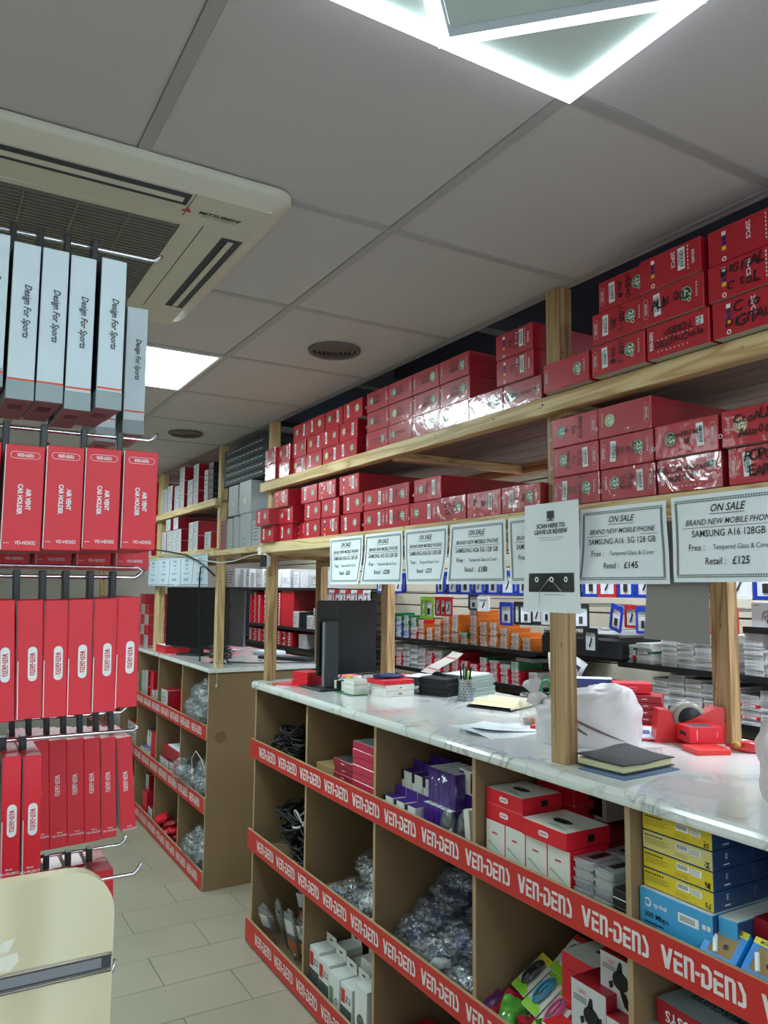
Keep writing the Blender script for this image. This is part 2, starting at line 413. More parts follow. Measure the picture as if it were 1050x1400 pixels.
def dup(root, loc=None, rot=None, label=None):
    r = root.copy(); COL.objects.link(r)
    if loc is not None: r.location = loc
    if rot is not None: r.rotation_euler = rot
    if label: r['label'] = label
    for ch in root.children:
        c = ch.copy(); COL.objects.link(c); c.parent = r
        for g in ch.children: d = g.copy(); COL.objects.link(d); d.parent = c
    return r
# the brand lettering on the fascias and boxes: stencil-like capitals, unit height
def logo(mb, h, M, mi=0, center=True):
    S = h; x = 0; W = 4.52
    if center: M = M @ TR(-W*S/2, -S/2, 0)
    def P(pts): mb.poly([((x+a)*S, b*S) for a, b in pts], mi, M)
    P([(0,1),(.2,1),(.4,.42),(.36,0),(.24,0)]); P([(.5,1),(.7,1),(.48,0),(.36,0),(.35,.38)]); x = .74
    P([(.06,.82),(.52,.82),(.52,1),(.06,1)]); P([(0,0),(.52,0),(.52,.17),(.19,.17),(.19,.66),(0,.66)]); P([(.19,.4),(.5,.4),(.5,.57),(.19,.57)]); x = 1.33
    def N():
        P([(0,0),(.19,0),(.19,.82),(0,.82)]); P([(0,.82),(.39,.82),(.44,1),(0,1)]); P([(.37,0),(.56,0),(.56,.86),(.44,1),(.37,.82)])
    N(); x = 1.95; P([(0,.38),(.26,.38),(.26,.55),(0,.55)]); x = 2.26
    P([(.04,.82),(.34,.82),(.4,1),(.04,1)]); P([(.34,.82),(.4,1),(.58,.8),(.58,.2),(.4,0),(.34,.18),(.4,.28),(.4,.72)]); P([(0,0),(.4,0),(.34,.18),(0,.18)]); P([(0,.18),(.19,.18),(.19,.6),(0,.6)]); x = 2.9
    P([(.06,.82),(.52,.82),(.52,1),(.06,1)]); P([(0,0),(.52,0),(.52,.17),(.19,.17),(.19,.66),(0,.66)]); P([(.19,.4),(.5,.4),(.5,.57),(.19,.57)]); x = 3.49
    N(); x = 4.12
    P([(0,1),(.2,1),(.42,.6),(.24,.52)]); P([(.42,.6),(.42,.12),(.3,0),(.2,.18),(.24,.22),(.24,.52)]); P([(.3,0),(0,0),(0,.18),(.2,.18)])
    return mb
def barcode(mb, wd, ht, M, mi=0, ink=1, seed=1, frac=0.55):
    # a sticker lying in the XY plane: bars run along Y, numbers under them
    mb.quad(-wd/2, -ht/2, wd/2, ht/2, mi, M)
    rn = random.Random(seed); x = -wd*0.36
    while x < wd*0.34:
        b = rn.choice([.02, .035, .05])*wd; mb.quad(x, -ht*.12, x+b, ht*.34, ink, M, 0.0003); x += b+rn.choice([.025, .04])*wd
    for k in (0, 1): mb.quad(-wd*.34, -ht*(.28+.12*k), wd*rn.uniform(.1, .34), -ht*(.22+.12*k), ink, M, 0.0003)
    return mb
# ================================================================== THE ROOM
CZ = 2.60
XL = [0.92+0.6*k for k in range(-5, 2)]            # ceiling grid lines: -2.08 ... 1.52
YL = [0.944+0.603*k for k in range(-4, 14)]        # -1.468 ... 8.78
room_x0, room_x1, room_y0, room_y1 = -2.1, 3.62, -1.5, 8.9
# floor slab (grout colour) with separate tiles laid in half bond
fl = struct(obj('floor', MB().box((room_x0, room_y0, -0.05), (room_x1, room_y1, -0.004)).mesh('floor', ['grout'])))
tm = {}
def floor_tile(wd):
    k = round(wd, 3)
    if k not in tm: tm[k] = MB().cham((0.0018, 0.0018, -0.006), (wd-0.0018, 0.2912-0.0018, 0.0), 0.0012).mesh('tile', ['floor_tile'])
    return tm[k]
row = 0; y = 3.57-0.2912*12
while y < 8.6:
    off = 0.994 if (round((y-3.57)/0.2912) % 2 == 0) else 0.994+0.3
    x = off-0.6*3
    while x < 2.4:
        if x+0.6 > -0.5 and not (x > 1.62 and (y < 3.4 or y > 4.6)): obj('tile', floor_tile(0.6), fl, (x, y, 0))
        x += 0.6
    y += 0.2912
# ceiling
SPECIAL = {}
def cell(i, j): return (XL[i], YL[j])
ce = struct(obj('ceiling', MB().box((room_x0, room_y0, CZ+0.02), (1.53, room_y1, CZ+0.06)).box((1.53, 3.95, CZ+0.02), (room_x1, room_y1, CZ+0.06)).box((2.36, room_y0, CZ+0.02), (room_x1, 3.95, CZ+0.06)).mesh('ceiling', ['gap_dark'])))
ct = MB().cham((0.0124, 0.0124, 0.0022), (0.5876, 0.5906, 0.018), 0.0015).mesh('ceiling_tile', ['ceiling_tile'])
LED_CELL = (4, 3); lit = [(4, 7), (4, 11), (1, 7), (1, 3), (4, 0), (1, 11), (1, 0)]
for i in range(6):
    for j in range(len(YL)-1):
        if (i, j) == LED_CELL or (i, j) in lit: continue
        if i in (3, 4) and j in (4, 5) and False: continue
        obj('tile', ct, ce, (XL[i], YL[j], CZ))
for i in range(3):
    for j in range(9, len(YL)-1): obj('tile', ct, ce, (1.52+0.6*i, YL[j], CZ))
for i in range(2):
    for j in range(0, 9):
        if (i, j) in ((0, 1), (0, 3), (0, 5), (0, 7)): continue
        obj('tile', ct, ce, (2.37+0.6*i, YL[j], CZ))
g = MB()
for x in XL: g.box((x-0.012, room_y0, CZ-0.001), (x+0.012, room_y1, CZ+0.016))
gx = part('grid_bar', g, ['grid_bar'], ce); gx['kind'] = 'stuff'
g = MB()
for y in YL: g.box((room_x0, y-0.012, CZ), (1.52, y+0.012, CZ+0.016))
for y in YL[9:]: g.box((1.52, y-0.012, CZ), (room_x1, y+0.012, CZ+0.016))
for x in (2.12, 2.72, 3.32): g.box((x-0.012, 3.95, CZ), (x+0.012, room_y1, CZ+0.016))
for x in (2.37, 2.97, 3.57): g.box((x-0.012, room_y0, CZ), (x+0.012, 3.95, CZ+0.016))
for y in YL[:9]: g.box((2.36, y-0.012, CZ), (room_x1, y+0.012, CZ+0.016))
gy = part('grid_bar', g, ['grid_bar'], ce); gy['kind'] = 'stuff'
part('edge_angle', MB().box((1.524, room_y0, CZ-0.003), (1.534, 3.95, CZ+0.03)).box((1.524, 3.944, CZ-0.003), (2.37, 3.954, CZ+0.03)), ['grid_bar'], ce)
# the open void above the goods: dark slab soffit with pipes and a cable tray
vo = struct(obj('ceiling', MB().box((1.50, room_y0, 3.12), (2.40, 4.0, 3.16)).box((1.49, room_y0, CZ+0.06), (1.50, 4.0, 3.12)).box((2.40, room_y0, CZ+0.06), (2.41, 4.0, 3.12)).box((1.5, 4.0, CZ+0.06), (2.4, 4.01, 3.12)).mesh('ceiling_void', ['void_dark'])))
for (x, z, r) in ((1.75, 2.86, 0.028), (1.98, 2.94, 0.04)):
    part('pipe', MB().tube([(x, room_y0+.1, z), (x, 3.9, z)], r, 8), ['ac_slot'], vo)
for y in (0.9, 2.3, 3.3): part('joist', MB().box((1.52, y, 2.74), (2.38, y+0.06, 2.80)), ['ac_slot'], vo)
# walls
struct(obj('wall_back', MB().box((room_x0, room_y1, -.05), (room_x1, room_y1+0.1, 2.7)).mesh('wall', ['wall_paint'])))
struct(obj('wall_front', MB().box((room_x0, room_y0-0.1, -.05), (room_x1, room_y0, .35)).box((room_x0, room_y0-0.1, 2.45), (room_x1, room_y0, 2.7)).box((room_x0, room_y0-.1, .35), (room_x0+.2, room_y0, 2.45)).box((room_x1-.2, room_y0-.1, .35), (room_x1, room_y0, 2.45)).mesh('wall', ['wall_paint'])))
wf = struct(obj('window_1', MB().box((room_x0+.2, room_y0-.08, .35), (room_x1-.2, room_y0-.02, .40)).box((room_x0+.2, room_y0-.08, 2.40), (room_x1-.2, room_y0-.02, 2.45)).mesh('window_frame', ['aluminium'])))  # unseen glazed shop front, added so daylight fills the room from behind the camera
for k in range(5): part('mullion', MB().box((-.025, -.03, 0), (.025, .03, 2.0)), ['aluminium'], wf, (room_x0+.225+k*1.305, room_y0-.05, .40))
for k in range(4): part('pane', MB().box((0, -.003, 0), (1.25, .003, 2.0)), ['jar_glass'], wf, (room_x0+.252+k*1.305, room_y0-.05, .40))
struct(obj('wall_left', MB().box((room_x0-0.1, room_y0, -.05), (room_x0, room_y1, 2.7)).mesh('wall', ['wall_paint'])))
wr = struct(obj('wall_right', MB().box((room_x1, room_y0, -.05), (room_x1+0.1, room_y1, 2.7)).mesh('wall', ['wall_paint'])))
# slatwall boards on the right wall: cream boards with dark grooves
n = 0; z = 0.5
while z < 2.55:
    part('slat', MB().cham((room_x1-0.018, 0.2, z+0.004), (room_x1-0.001, 8.6, z+0.096), 0.003), ['slat_cream'], wr); z += 0.10
part('slat_groove', MB().box((room_x1-0.006, 0.2, 0.5), (room_x1-0.0005, 8.6, z)), ['gap_dark'], wr)

# ------------------------------------------------------------------ ceiling lamps
def lit_panel(x, y, label, m='panel_lit'):
    t = thing('ceiling_light_panel', label, 'ceiling light', (x, y, CZ))
    part('frame', MB().box((-.288, -.289, -.003), (-.276, .289, .012)).box((.276, -.289, -.003), (.288, .289, .012)).box((-.276, -.289, -.003), (.276, -.277, .012)).box((-.276, .277, -.003), (.276, .289, .012)), ['white'], t)
    part('diffuser', MB().box((-.276, -.277, 0.0), (.276, .277, .01)), [m], t)
    return t
LBL = {(4, 7): 'square lit ceiling panel beyond the air conditioning cassette', (4, 11): 'distant square lit ceiling panel above the far shelf unit',
       (1, 7): 'unseen lit ceiling panel added over the neighbouring aisle', (1, 3): 'unseen lit ceiling panel added over the hook display aisle', (4, 0): 'unseen lit ceiling panel added behind the camera position',
       (1, 11): 'unseen lit ceiling panel added at the far end of the neighbouring aisle', (1, 0): 'unseen lit ceiling panel added near the shop front'}
for i, j in lit: lit_panel(XL[i]+.3, YL[j]+.3015, LBL[(i, j)])  # panels labelled unseen are added to light the shop from out of view
for k, j in enumerate((1, 3, 5, 7)): lit_panel(2.67, YL[j]+.3015, 'lit ceiling panel over the staff side of the counter, %s from the shop front' % ORD[k], 'panel_lit_back')
for y in (5.1, 7.0): lit_panel(2.67, y, 'lit ceiling panel over the staff side, %s' % ('near the far monitors' if y < 6 else 'at the far end'), 'panel_lit_back').location.z = CZ-0.014
# LED feature lamp: a square frame of light with a second square turned inside it
cx, cy = XL[4]+.3, YL[3]-.603*1+.3015
cx, cy = 0.62, 0.6425
t = thing('geometric_led_lamp', 'square ceiling lamp of glowing bars with a turned square inside', 'ceiling light', (cx, cy, CZ))
H = 0.288
def bars(corners, wd, z0, z1, name, side=None):
    n = len(corners)
    for i in range(n):
        a = Vector(corners[i]+(0,)); b = Vector(corners[(i+1) % n]+(0,)); d = (b-a).normalized(); q = Vector((-d.y, d.x, 0))*wd
        e = d*(wd)
        m = MB(); P = [a-e*0, b+e*0, b+q-e*1.0, a+q+e*1.0]
        m.prism([(p.x, p.y) for p in P], z0, z1, 0, None, side); part(name, m, ['led', 'led_housing'], t)
bars([(-H, -H), (H, -H), (H, H), (-H, H)], 0.018, -0.026, -0.004, 'light_bar')
K = H-0.022
bars([(0, -K), (K, 0), (0, K), (-K, 0)], 0.020, -0.048, -0.027, 'light_bar', 1)
part('glass_square', MB().prism([(0, -.235), (.235, 0), (0, .235), (-.235, 0)], -.034, -.028), ['led_pale'], t)
part('backplate', MB().box((-.292, -.292, -.004), (.292, .292, .010)), ['white'], t)
for sx, sy in ((1, 1), (1, -1), (-1, 1), (-1, -1)):
    pts = [(sx*.262, sy*.262), (sx*.262, sy*.02), (sx*.02, sy*.262)]
    if sx*sy < 0: pts = pts[::-1]
    part('glass_triangle', MB().prism(pts, -.014, -.004), ['led_pale'], t)
part('trim', MB().box((-.298, -.298, -.008), (-.290, .298, .004)).box((.290, -.298, -.008), (.298, .298, .004)).box((-.29, .290, -.008), (.29, .298, .004)).box((-.29, -.298, -.008), (.29, -.290, .004)), ['blue_trim'] if 'blue_trim' in MATS else ['white'], t)
# smoke vents (round air outlets)
def vent(x, y, label):
    t = thing('round_air_vent', label, 'vent', (x, y, CZ))
    part('rim', MB().lathe([(.096, 0), (.094, -.010), (.084, -.014), (.078, -.006), (.078, .0)], 28), ['vent_grey'], t)
    for r in (.066, .050, .034, .018):
        part('ring_blade', MB().lathe([(r+.007, -.002), (r, -.011), (r-.006, -.012), (r+.001, -.003), (r+.007, -.002)], 24), ['vent_grey'], t)
    part('throat', MB().disc(.08, 0, TR(0, 0, -.0012) @ RX(PI), 24), ['gap_dark'], t)

vent(1.226, 2.462, 'round grimy ceiling vent above the long counter'); vent(1.205, 4.275, 'round ceiling vent nearer the far shelf unit')
# ------------------------------------------------------------------ ceiling air conditioning cassette
ax0, ax1, ay0, ay1 = -.296, .654, 1.50, 2.43
t = thing('ceiling_air_conditioner', 'cream ceiling cassette air conditioner with louvred slots and grille', 'air conditioner', ((ax0+ax1)/2, (ay0+ay1)/2, CZ))
def rr(w_, h_, r, n=6):
    o = []
    for cx_, cy_, a0 in ((w_-r, h_-r, 0), (-w_+r, h_-r, PI/2), (-w_+r, -h_+r, PI), (w_-r, -h_+r, 1.5*PI)):
        for i in range(n+1): a = a0+PI/2*i/n; o.append((cx_+r*math.cos(a), cy_+r*math.sin(a)))
    return o
m = MB(); hw, hh = .475, .465
A, B, C2 = rr(hw, hh, .05), rr(hw-.006, hh-.006, .046), rr(hw-.045, hh-.042, .03)
zs = [(A, -.001), (A, -.014), (B, -.020), (C2, -.040)]
k = len(A); vs = [(p[0], p[1], z) for L, z in zs for p in L]; fs = []
for q in range(3):
    for i in range(k): fs.append((q*k+i, (q+1)*k+i, (q+1)*k+(i+1) % k, q*k+(i+1) % k))
m.add(vs, fs, 0, None, True)
part('sloped_surround', m, ['ac_cream'], t)
# inner frame ring around the square grille, with four slots cut by dark recesses
gi = .27
m = MB()
for s in (0, 1, 2, 3):
    M = RZ(s*PI/2); a_ = (hw-.045) if s % 2 == 0 else (hh-.042); b_ = (hh-.042) if s % 2 == 0 else (hw-.045)
    m.box((gi, -(b_ if s % 2 == 0 else gi), -.041), (a_, b_ if s % 2 == 0 else gi, -.030), 0, M)
part('inner_frame', m, ['ac_cream'], t)
for s in range(4):
    M = RZ(s*PI/2); L = .255; e = .425 if s % 2 == 0 else .418
    sl = part('air_slot', MB().box((e-.052, -L, -.0425), (e-.002, L, -.038), 0, M), ['ac_slot'], t)
    lv = MB(); lv.box((-.0075, -L+.012, -.0012), (.0075, L-.012, .0012), 0, M @ TR(e-.027, 0, -.0435) @ RY(-.15))
    part('louvre', lv, ['ac_cream'], sl)
gm = MB(); gm.box((-gi, -gi, -.036), (gi, gi, -.030), 1)
gr = part('intake_grille', gm, ['ac_grille', 'ac_slot'], t)
m = MB()
for i in range(34): y = -gi+.008+i*(2*gi-.016)/33; m.box((-gi+.004, y-.0035, -.045), (gi-.004, y+.0035, -.036))
o = part('slat', m, ['ac_grille'], gr); o['kind'] = 'stuff'
m = MB()
for x in (-.16, -.053, .053, .16): m.box((x-.002, -gi, -.0455), (x+.002, gi, -.036))
part('grille_rib', m, ['ac_grille'], gr)
part('grille_border', MB().box((-gi-.02, -gi-.02, -.0425), (-gi, gi+.02, -.04)).box((gi, -gi-.02, -.0425), (gi+.02, gi+.02, -.04)).box((-gi, gi, -.0425), (gi, gi+.02, -.04)).box((-gi, -gi-.02, -.0425), (gi, -gi, -.04)), ['ac_cream'], t)
for sx in (-1, 1):
    for sy in (-1, 1): part('corner_seam', MB().box((sx*.318-.0008, -.29, -.0415), (sx*.318+.0008, .29, -.0408)).box((sx*.262-.0008, min(sy*.318, sy*.424), -.0415), (sx*.262+.0008, max(sy*.318, sy*.424), -.0408)), ['ac_slot'], t)
# maker's badge at the corner of the frame, read from the aisle
m = MB(); FD = Matrix(((1, 0, 0, 0), (0, -1, 0, 0), (0, 0, -1, 0), (0, 0, 0, 1)))  # facing down, readable with x to the right
B0 = TR(.325, -.345, -.0418) @ FD @ RZ(0)
for a in (90, 210, 330):
    M = B0 @ TR(-.062, 0, 0) @ RZ(math.radians(a-90)); m.poly([(0, 0), (.005, .006), (0, .0125), (-.005, .006)], 0, M)
m.text('MITSUBISHI', .0185, B0 @ TR(.010, .004, 0), 1, 0.03, 0.25); m.text('HEAVY INDUSTRIES,LTD.', .0075, B0 @ TR(.014, -.010, 0), 1, 0.0, 0.25)
part('maker_badge', m, ['fascia_red', 'ink'], t)
# ================================================================== COUNTER UNITS
XF = 1.46; XB = 2.12; TOPZ = 1.272
_lg = {}
def shared_logo(h):
    if h not in _lg: _lg[h] = logo(MB(), h, F_MX).mesh('lettering', ['fascia_text'])
    return _lg[h]
def fascia(parent, y0, y1, z0, z1, phase, period=0.2425, name='fascia_strip', h=0.046, zc=None):
    s = part(name, MB().cham((XF-.012, y0, z0), (XF-.0005, y1, z1), 0.0015, 0, None, [1, 0, 0, 0, 0, 0]), ['mdf_edge', 'fascia_red'], parent)
    zc = (z0+z1)/2 if zc is None else zc; y = phase
    while y > y0+period: y -= period
    y += period*0
    ys = []
    yy = phase
    while yy-0.21 > y0: ys.append(yy); yy -= period
    yy = phase+period
    while yy < y1-.01: ys.append(yy); yy += period
    for yy in ys: obj('lettering', shared_logo(h), s, (XF-.0128, yy-.104, zc))
    return s
def cubby_unit(label, y0, y1, divs, zs, phase, top, endpanels=(True, True)):
    t = thing('cubby_shelf_unit', label, 'shelf unit', (0, 0, 0), group=None)
    for y in (y0, y1-.018): part('end_panel', MB().cham((XF, y, 0), (XB, y+.018, top), 0.001, 0, None, [1, 0, 0, 0, 0, 0]), ['mdf', 'mdf_edge'], t)
    for d in divs: part('divider', MB().cham((XF, d-.009, 0), (XB-.01, d+.009, top), 0.001, 0, None, [1, 0, 0, 0, 0, 0]), ['mdf', 'mdf_edge'], t)
    part('back_panel', MB().box((XB, y0, 0), (XB+.006, y1, top)), ['mdf'], t)
    for z in zs: part('shelf_board', MB().box((XF+.001, y0+.018, z-.016), (XB-.001, y1-.018, z)), ['mdf'], t)
    return t
U1 = cubby_unit('long brown fibreboard cubby counter with red lettered fascias, nearest the aisle', .10, 3.765, [.745, 1.345, 1.945, 2.548, 3.147], [.905, .465, .03], 0, 1.2355)
fascia(U1, .12, 3.792, .892, .984, 1.487); fascia(U1, .12, 3.80, .448, .545, 1.487); fascia(U1, .12, 3.80, .010, .122, 1.487)
U2 = cubby_unit('further brown fibreboard cubby unit beyond the gap, monitors on top', 4.515, 8.4, [5.07, 5.67, 6.27, 6.87, 7.47], [.86, .44, .03], 0, 1.232)
fascia(U2, 4.512, 8.4, .846, .933, 4.80); fascia(U2, 4.512, 8.4, .428, .522, 4.80); fascia(U2, 4.512, 8.4, .008, .111, 4.80)
# stains on the end panel of the further unit
m = MB()
part('stain', MB().disc(.035, 0, TR(1.54, 4.5142, .86) @ F_MY, 18), ['mdf_stain'] if 'mdf_stain' in MATS else ['mdf'], U2)
# worktops
def slab(name, label, y0, y1, x0, x1, z1, joints, th=.036):
    t = thing(name, label, 'worktop', (0, 0, 0))
    ys = [y0]+joints+[y1]
    for a, b in zip(ys[:-1], ys[1:]):
        pr = [(x0+.008, z1-th), (x0+.002, z1-th+.003), (x0, z1-th+.010), (x0, z1-.014), (x0+.004, z1-.005), (x0+.012, z1), (x1, z1), (x1, z1-th)]
        M = Matrix(((1, 0, 0, 0), (0, 0, 1, 0), (0, 1, 0, 0), (0, 0, 0, 1)))
        part('worktop_section', MB().prism(pr, a+.0008, b-.0008, 0, M), ['marble'], t)
    return t
W1 = slab('marble_worktop', 'white marble-look worktop along the long near counter', .08, 3.752, 1.432, 2.27, TOPZ, [1.672])
part('joint_plate', MB().cham((1.4305, 1.640, TOPZ-.033), (1.4325, 1.668, TOPZ-.010), .0008), ['marble'], W1)
m = MB(); m.quad(-.02, -.009, .02, .009, 0)
for k, s in enumerate(('SPECIAL AID', 'TEL 0161 44', 'www.mobile')): m.text(s, .006, TR(0, .0055-.0055*k, .0003), 1)
m2 = MB(); m2.v = [tuple((TR(1.4314, 1.255, TOPZ-.020) @ F_MX) @ Vector(v)) for v in m.v]; m2.f = m.f; m2.m = m.m; m2.sm = m.sm
part('printed_label', m2, ['marble', 'ink_soft'], W1)
W2 = slab('grey_worktop', 'pale worktop of the further counter, carrying the big monitors', 4.50, 8.4, 1.445, 2.27, 1.262, [], .026)
# ================================================================== TIMBER SHELVING ABOVE
def timber(name, a, b, parent, m, axis):
    c = [(a[i]+b[i])/2 for i in range(3)]; h = [(b[i]-a[i])/2 for i in range(3)]
    return part(name, MB().cham([-q for q in h], h, .002), [m+'_'+'xyz'[axis]], parent, c)
F1 = thing('timber_shelf_frame', 'pine timber frame with two shelves standing on the near counter', 'shelving')
PX0, PX1 = 1.50, 1.548
timber('post', (PX0, 1.592, TOPZ), (PX1, 1.648, 2.60), F1, 'dark_pine', 2)
timber('post', (PX0, 3.715, TOPZ), (PX1, 3.765, 1.912), F1, 'dark_pine', 2)
timber('post', (PX0, 3.72, 1.96), (PX1, 3.765, 2.60), F1, 'pine', 2)
timber('post', (PX0, .12, TOPZ), (PX1, .17, 2.60), F1, 'dark_pine', 2)
for (a, b) in ((1.555, 1.62), (3.63, 3.70), (.12, .17)): timber('post', (2.15, a, TOPZ), (2.198, b, 2.60), F1, 'dark_pine', 2)
BZ = ((2.229, 2.276), (1.912, 1.962))
for z0, z1 in BZ:
    timber('front_beam', (1.46, .10, z0), (1.50, 3.772, z1), F1, 'pine', 1)
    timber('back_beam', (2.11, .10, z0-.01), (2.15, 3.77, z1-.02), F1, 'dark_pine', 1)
    for y in (.12, 1.555, 2.47, 3.67): timber('cross_beam', (1.50, y, z0-.008), (2.11, y+.036, z1-.022), F1, 'pine', 0)
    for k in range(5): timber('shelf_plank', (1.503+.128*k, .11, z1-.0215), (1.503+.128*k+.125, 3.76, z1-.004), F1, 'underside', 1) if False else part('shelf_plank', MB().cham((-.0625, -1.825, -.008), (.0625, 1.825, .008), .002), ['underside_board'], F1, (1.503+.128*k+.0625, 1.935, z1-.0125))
for y in (1.62, 3.4): part('screw', MB().disc(.004, 0, TR(1.4595, y, 2.255) @ F_MX, 10), ['ink_soft'], F1)
part('end_bracket', MB().cham((1.456, 3.730, 1.905), (1.4605, 3.775, 1.945), .001), ['white'], F1)
F2 = thing('timber_shelf_frame', 'pine timber frame with two shelves standing on the further counter', 'shelving')
timber('post', (PX0, 4.53, 1.262), (PX1, 4.575, 2.60), F2, 'pine', 2)
timber('post', (2.15, 4.46, 1.262), (2.198, 4.54, 2.60), F2, 'dark_pine', 2)
timber('post', (PX0, 5.90, 1.262), (PX1, 6.02, 2.60), F2, 'pine', 2)
timber('post', (PX0, 8.2, 1.262), (PX1, 8.25, 2.60), F2, 'pine', 2)
for z0, z1 in ((2.228, 2.272), (1.925, 1.972)):
    timber('front_beam', (1.46, 4.50, z0), (1.50, 8.3, z1), F2, 'pine', 1); timber('back_beam', (2.11, 4.5, z0), (2.15, 8.3, z1), F2, 'dark_pine', 1)
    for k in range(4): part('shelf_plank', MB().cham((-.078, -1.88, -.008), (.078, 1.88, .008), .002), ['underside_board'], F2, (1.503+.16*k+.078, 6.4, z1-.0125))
    timber('cross_beam', (1.50, 4.58, z0-.008), (2.11, 4.62, z1-.022), F2, 'pine', 0)
BR = thing('bridging_shelf', 'pine shelf bridging the gap between the two timber frames', 'shelf')
timber('front_beam', (1.465, 3.775, 1.925), (1.50, 4.498, 1.955), BR, 'pine', 1)
timber('board', (1.50, 3.775, 1.935), (2.1, 4.498, 1.955), BR, 'dark_pine', 1)
timber('back_beam', (2.11, 3.775, 1.87), (2.15, 4.455, 1.955), BR, 'dark_pine', 1)
timber('cross_beam', (1.5, 4.1, 1.90), (2.1, 4.14, 1.935), BR, 'dark_pine', 0)
# ================================================================== RED CABLE CARTONS on the timber shelves
CW, CH = .172, .0795
_cm = {}
def carton_mesh(dep, w_=CW, h_=CH, mats=('carton_red', 'carton_under', 'carton_side')):
    k = (round(dep, 3), w_, h_, mats)
    if k not in _cm: _cm[k] = MB().cham((0, -w_/2+.001, 0.0006), (dep, w_/2-.001, h_), .0016, 0, None, [0, 2, 2, 2, 1, 0]).mesh('carton', list(mats))
    return _cm[k]
def FR(y, z): return TR(-.0007, y, z) @ F_MX          # a spot on the carton's front, y to its far side
_dm = {}
def shared(key, fn):
    if key not in _dm: _dm[key] = fn()
    return _dm[key]
def m_sticker(seed): 
    return shared(('st', seed), lambda: barcode(MB(), .052, .019, FR(0, 0) @ RZ(-PI/2) @ TR(0, 0, 0), 0, 1, seed).mesh('barcode_sticker', ['sticker', 'ink']))
def m_badge(n, c):
    def f():
        m = MB(); m.disc(.0165, 0, FR(0, 0), 22); m.ring(.0142, .0152, 1, FR(0, 0) @ TR(0, 0, .0003), 22)
        m.text(n, .021, FR(0, 0) @ RZ(-PI/2) @ TR(0, .003, .0004), 1, 0.03); m.text('PCS', .007, FR(0, 0) @ RZ(-PI/2) @ TR(0, -.009, .0004), 1, 0.02); return m.mesh('count_badge', [c, 'white'])
    return shared(('bd', n, c), f)
def m_pill(rot):
    def f():
        m = MB(); M = FR(0, 0) @ RZ(rot); m.pill(.048, .013, 0, M, line=.0007); logo(m, .0062, M @ TR(0, 0, .0002)); return m.mesh('printed_logo', ['fascia_text'])
    return shared(('pl', rot), f)
def m_spec(n):
    def f():
        m = MB(); M = FR(0, 0)
        for k in range(7): m.quad(-.001, .026-k*.0085, .0015, .031-k*.0085, 0, M @ TR(.062-.01, 0, 0))
        M2 = M @ TR(-.045, 0, .0001)
        for k, c in enumerate((2, 3, 4, 5)): m.quad(-.005, .020-k*.011, .005, .029-k*.011, c, M2)
        m.ring(.003, .0055, 0, M2 @ TR(0, -.032, 0), 12); logo(m, .007, M @ TR(.066, 0, 0) @ RZ(-PI/2)); m.text(n+'PCS', .0145, M @ TR(.012, .010, 0) @ RZ(-PI/2), 0, 0.02)
        return m.mesh('printed_panel', ['white', 'ink', 'sticker', 'navy', 'purple_card', 'yellow_card'])
    return shared(('sp', n), f)
def m_dots():
    def f():
        m = MB(); M = FR(0, 0); logo(m, .010, M @ TR(-.071, 0, 0) @ RZ(PI/2))
        for r in (0, 1):
            for k in range(9 if r else 8): m.disc(.0016, 0, M @ TR(-.052+k*.0115, -.029+r*.028, 0), 8)
        m.quad(.052, .004, .071, .023, 1, M)
        rn = random.Random(3)
        for i in range(8):
            for j in range(8):
                if rn.random() < .5: m.quad(.053+i*.0021, .0055+j*.002, .0551+i*.0021, .0075+j*.002, 2, M, .0003)
        return m.mesh('printed_panel', ['white', 'sticker', 'ink_soft'])
    return shared('dots', f)
def m_small(rot=-PI/2):
    def f():
        m = MB(); M = FR(0, 0) @ RZ(rot)
        for k in range(5): m.ring(.0018, .0026, 0, M @ TR(-.014+k*.007, 0, 0), 8)
        m.ring(.0034, .005, 0, FR(0, 0) @ TR(-.02, -.018, 0), 10)
        return m.mesh('printed_icons', ['white'])
    return shared(('sm', rot), f)
def m_hand(lines, size, vert, seed):
    m = MB(); M0 = FR(0, 0) @ (RZ(-PI/2) if vert else RZ(0.03))
    for k, s in enumerate(lines): m.hand(s, size, M0 @ TR(-sum(.62 if ch not in 'iIlj ' else .42 for ch in s)*.5*size+.25*size, (len(lines)-1)*.62*size-k*1.25*size, .0006), 0, seed+k)
    return m.mesh('marker_writing', ['ink'])
cartons = []
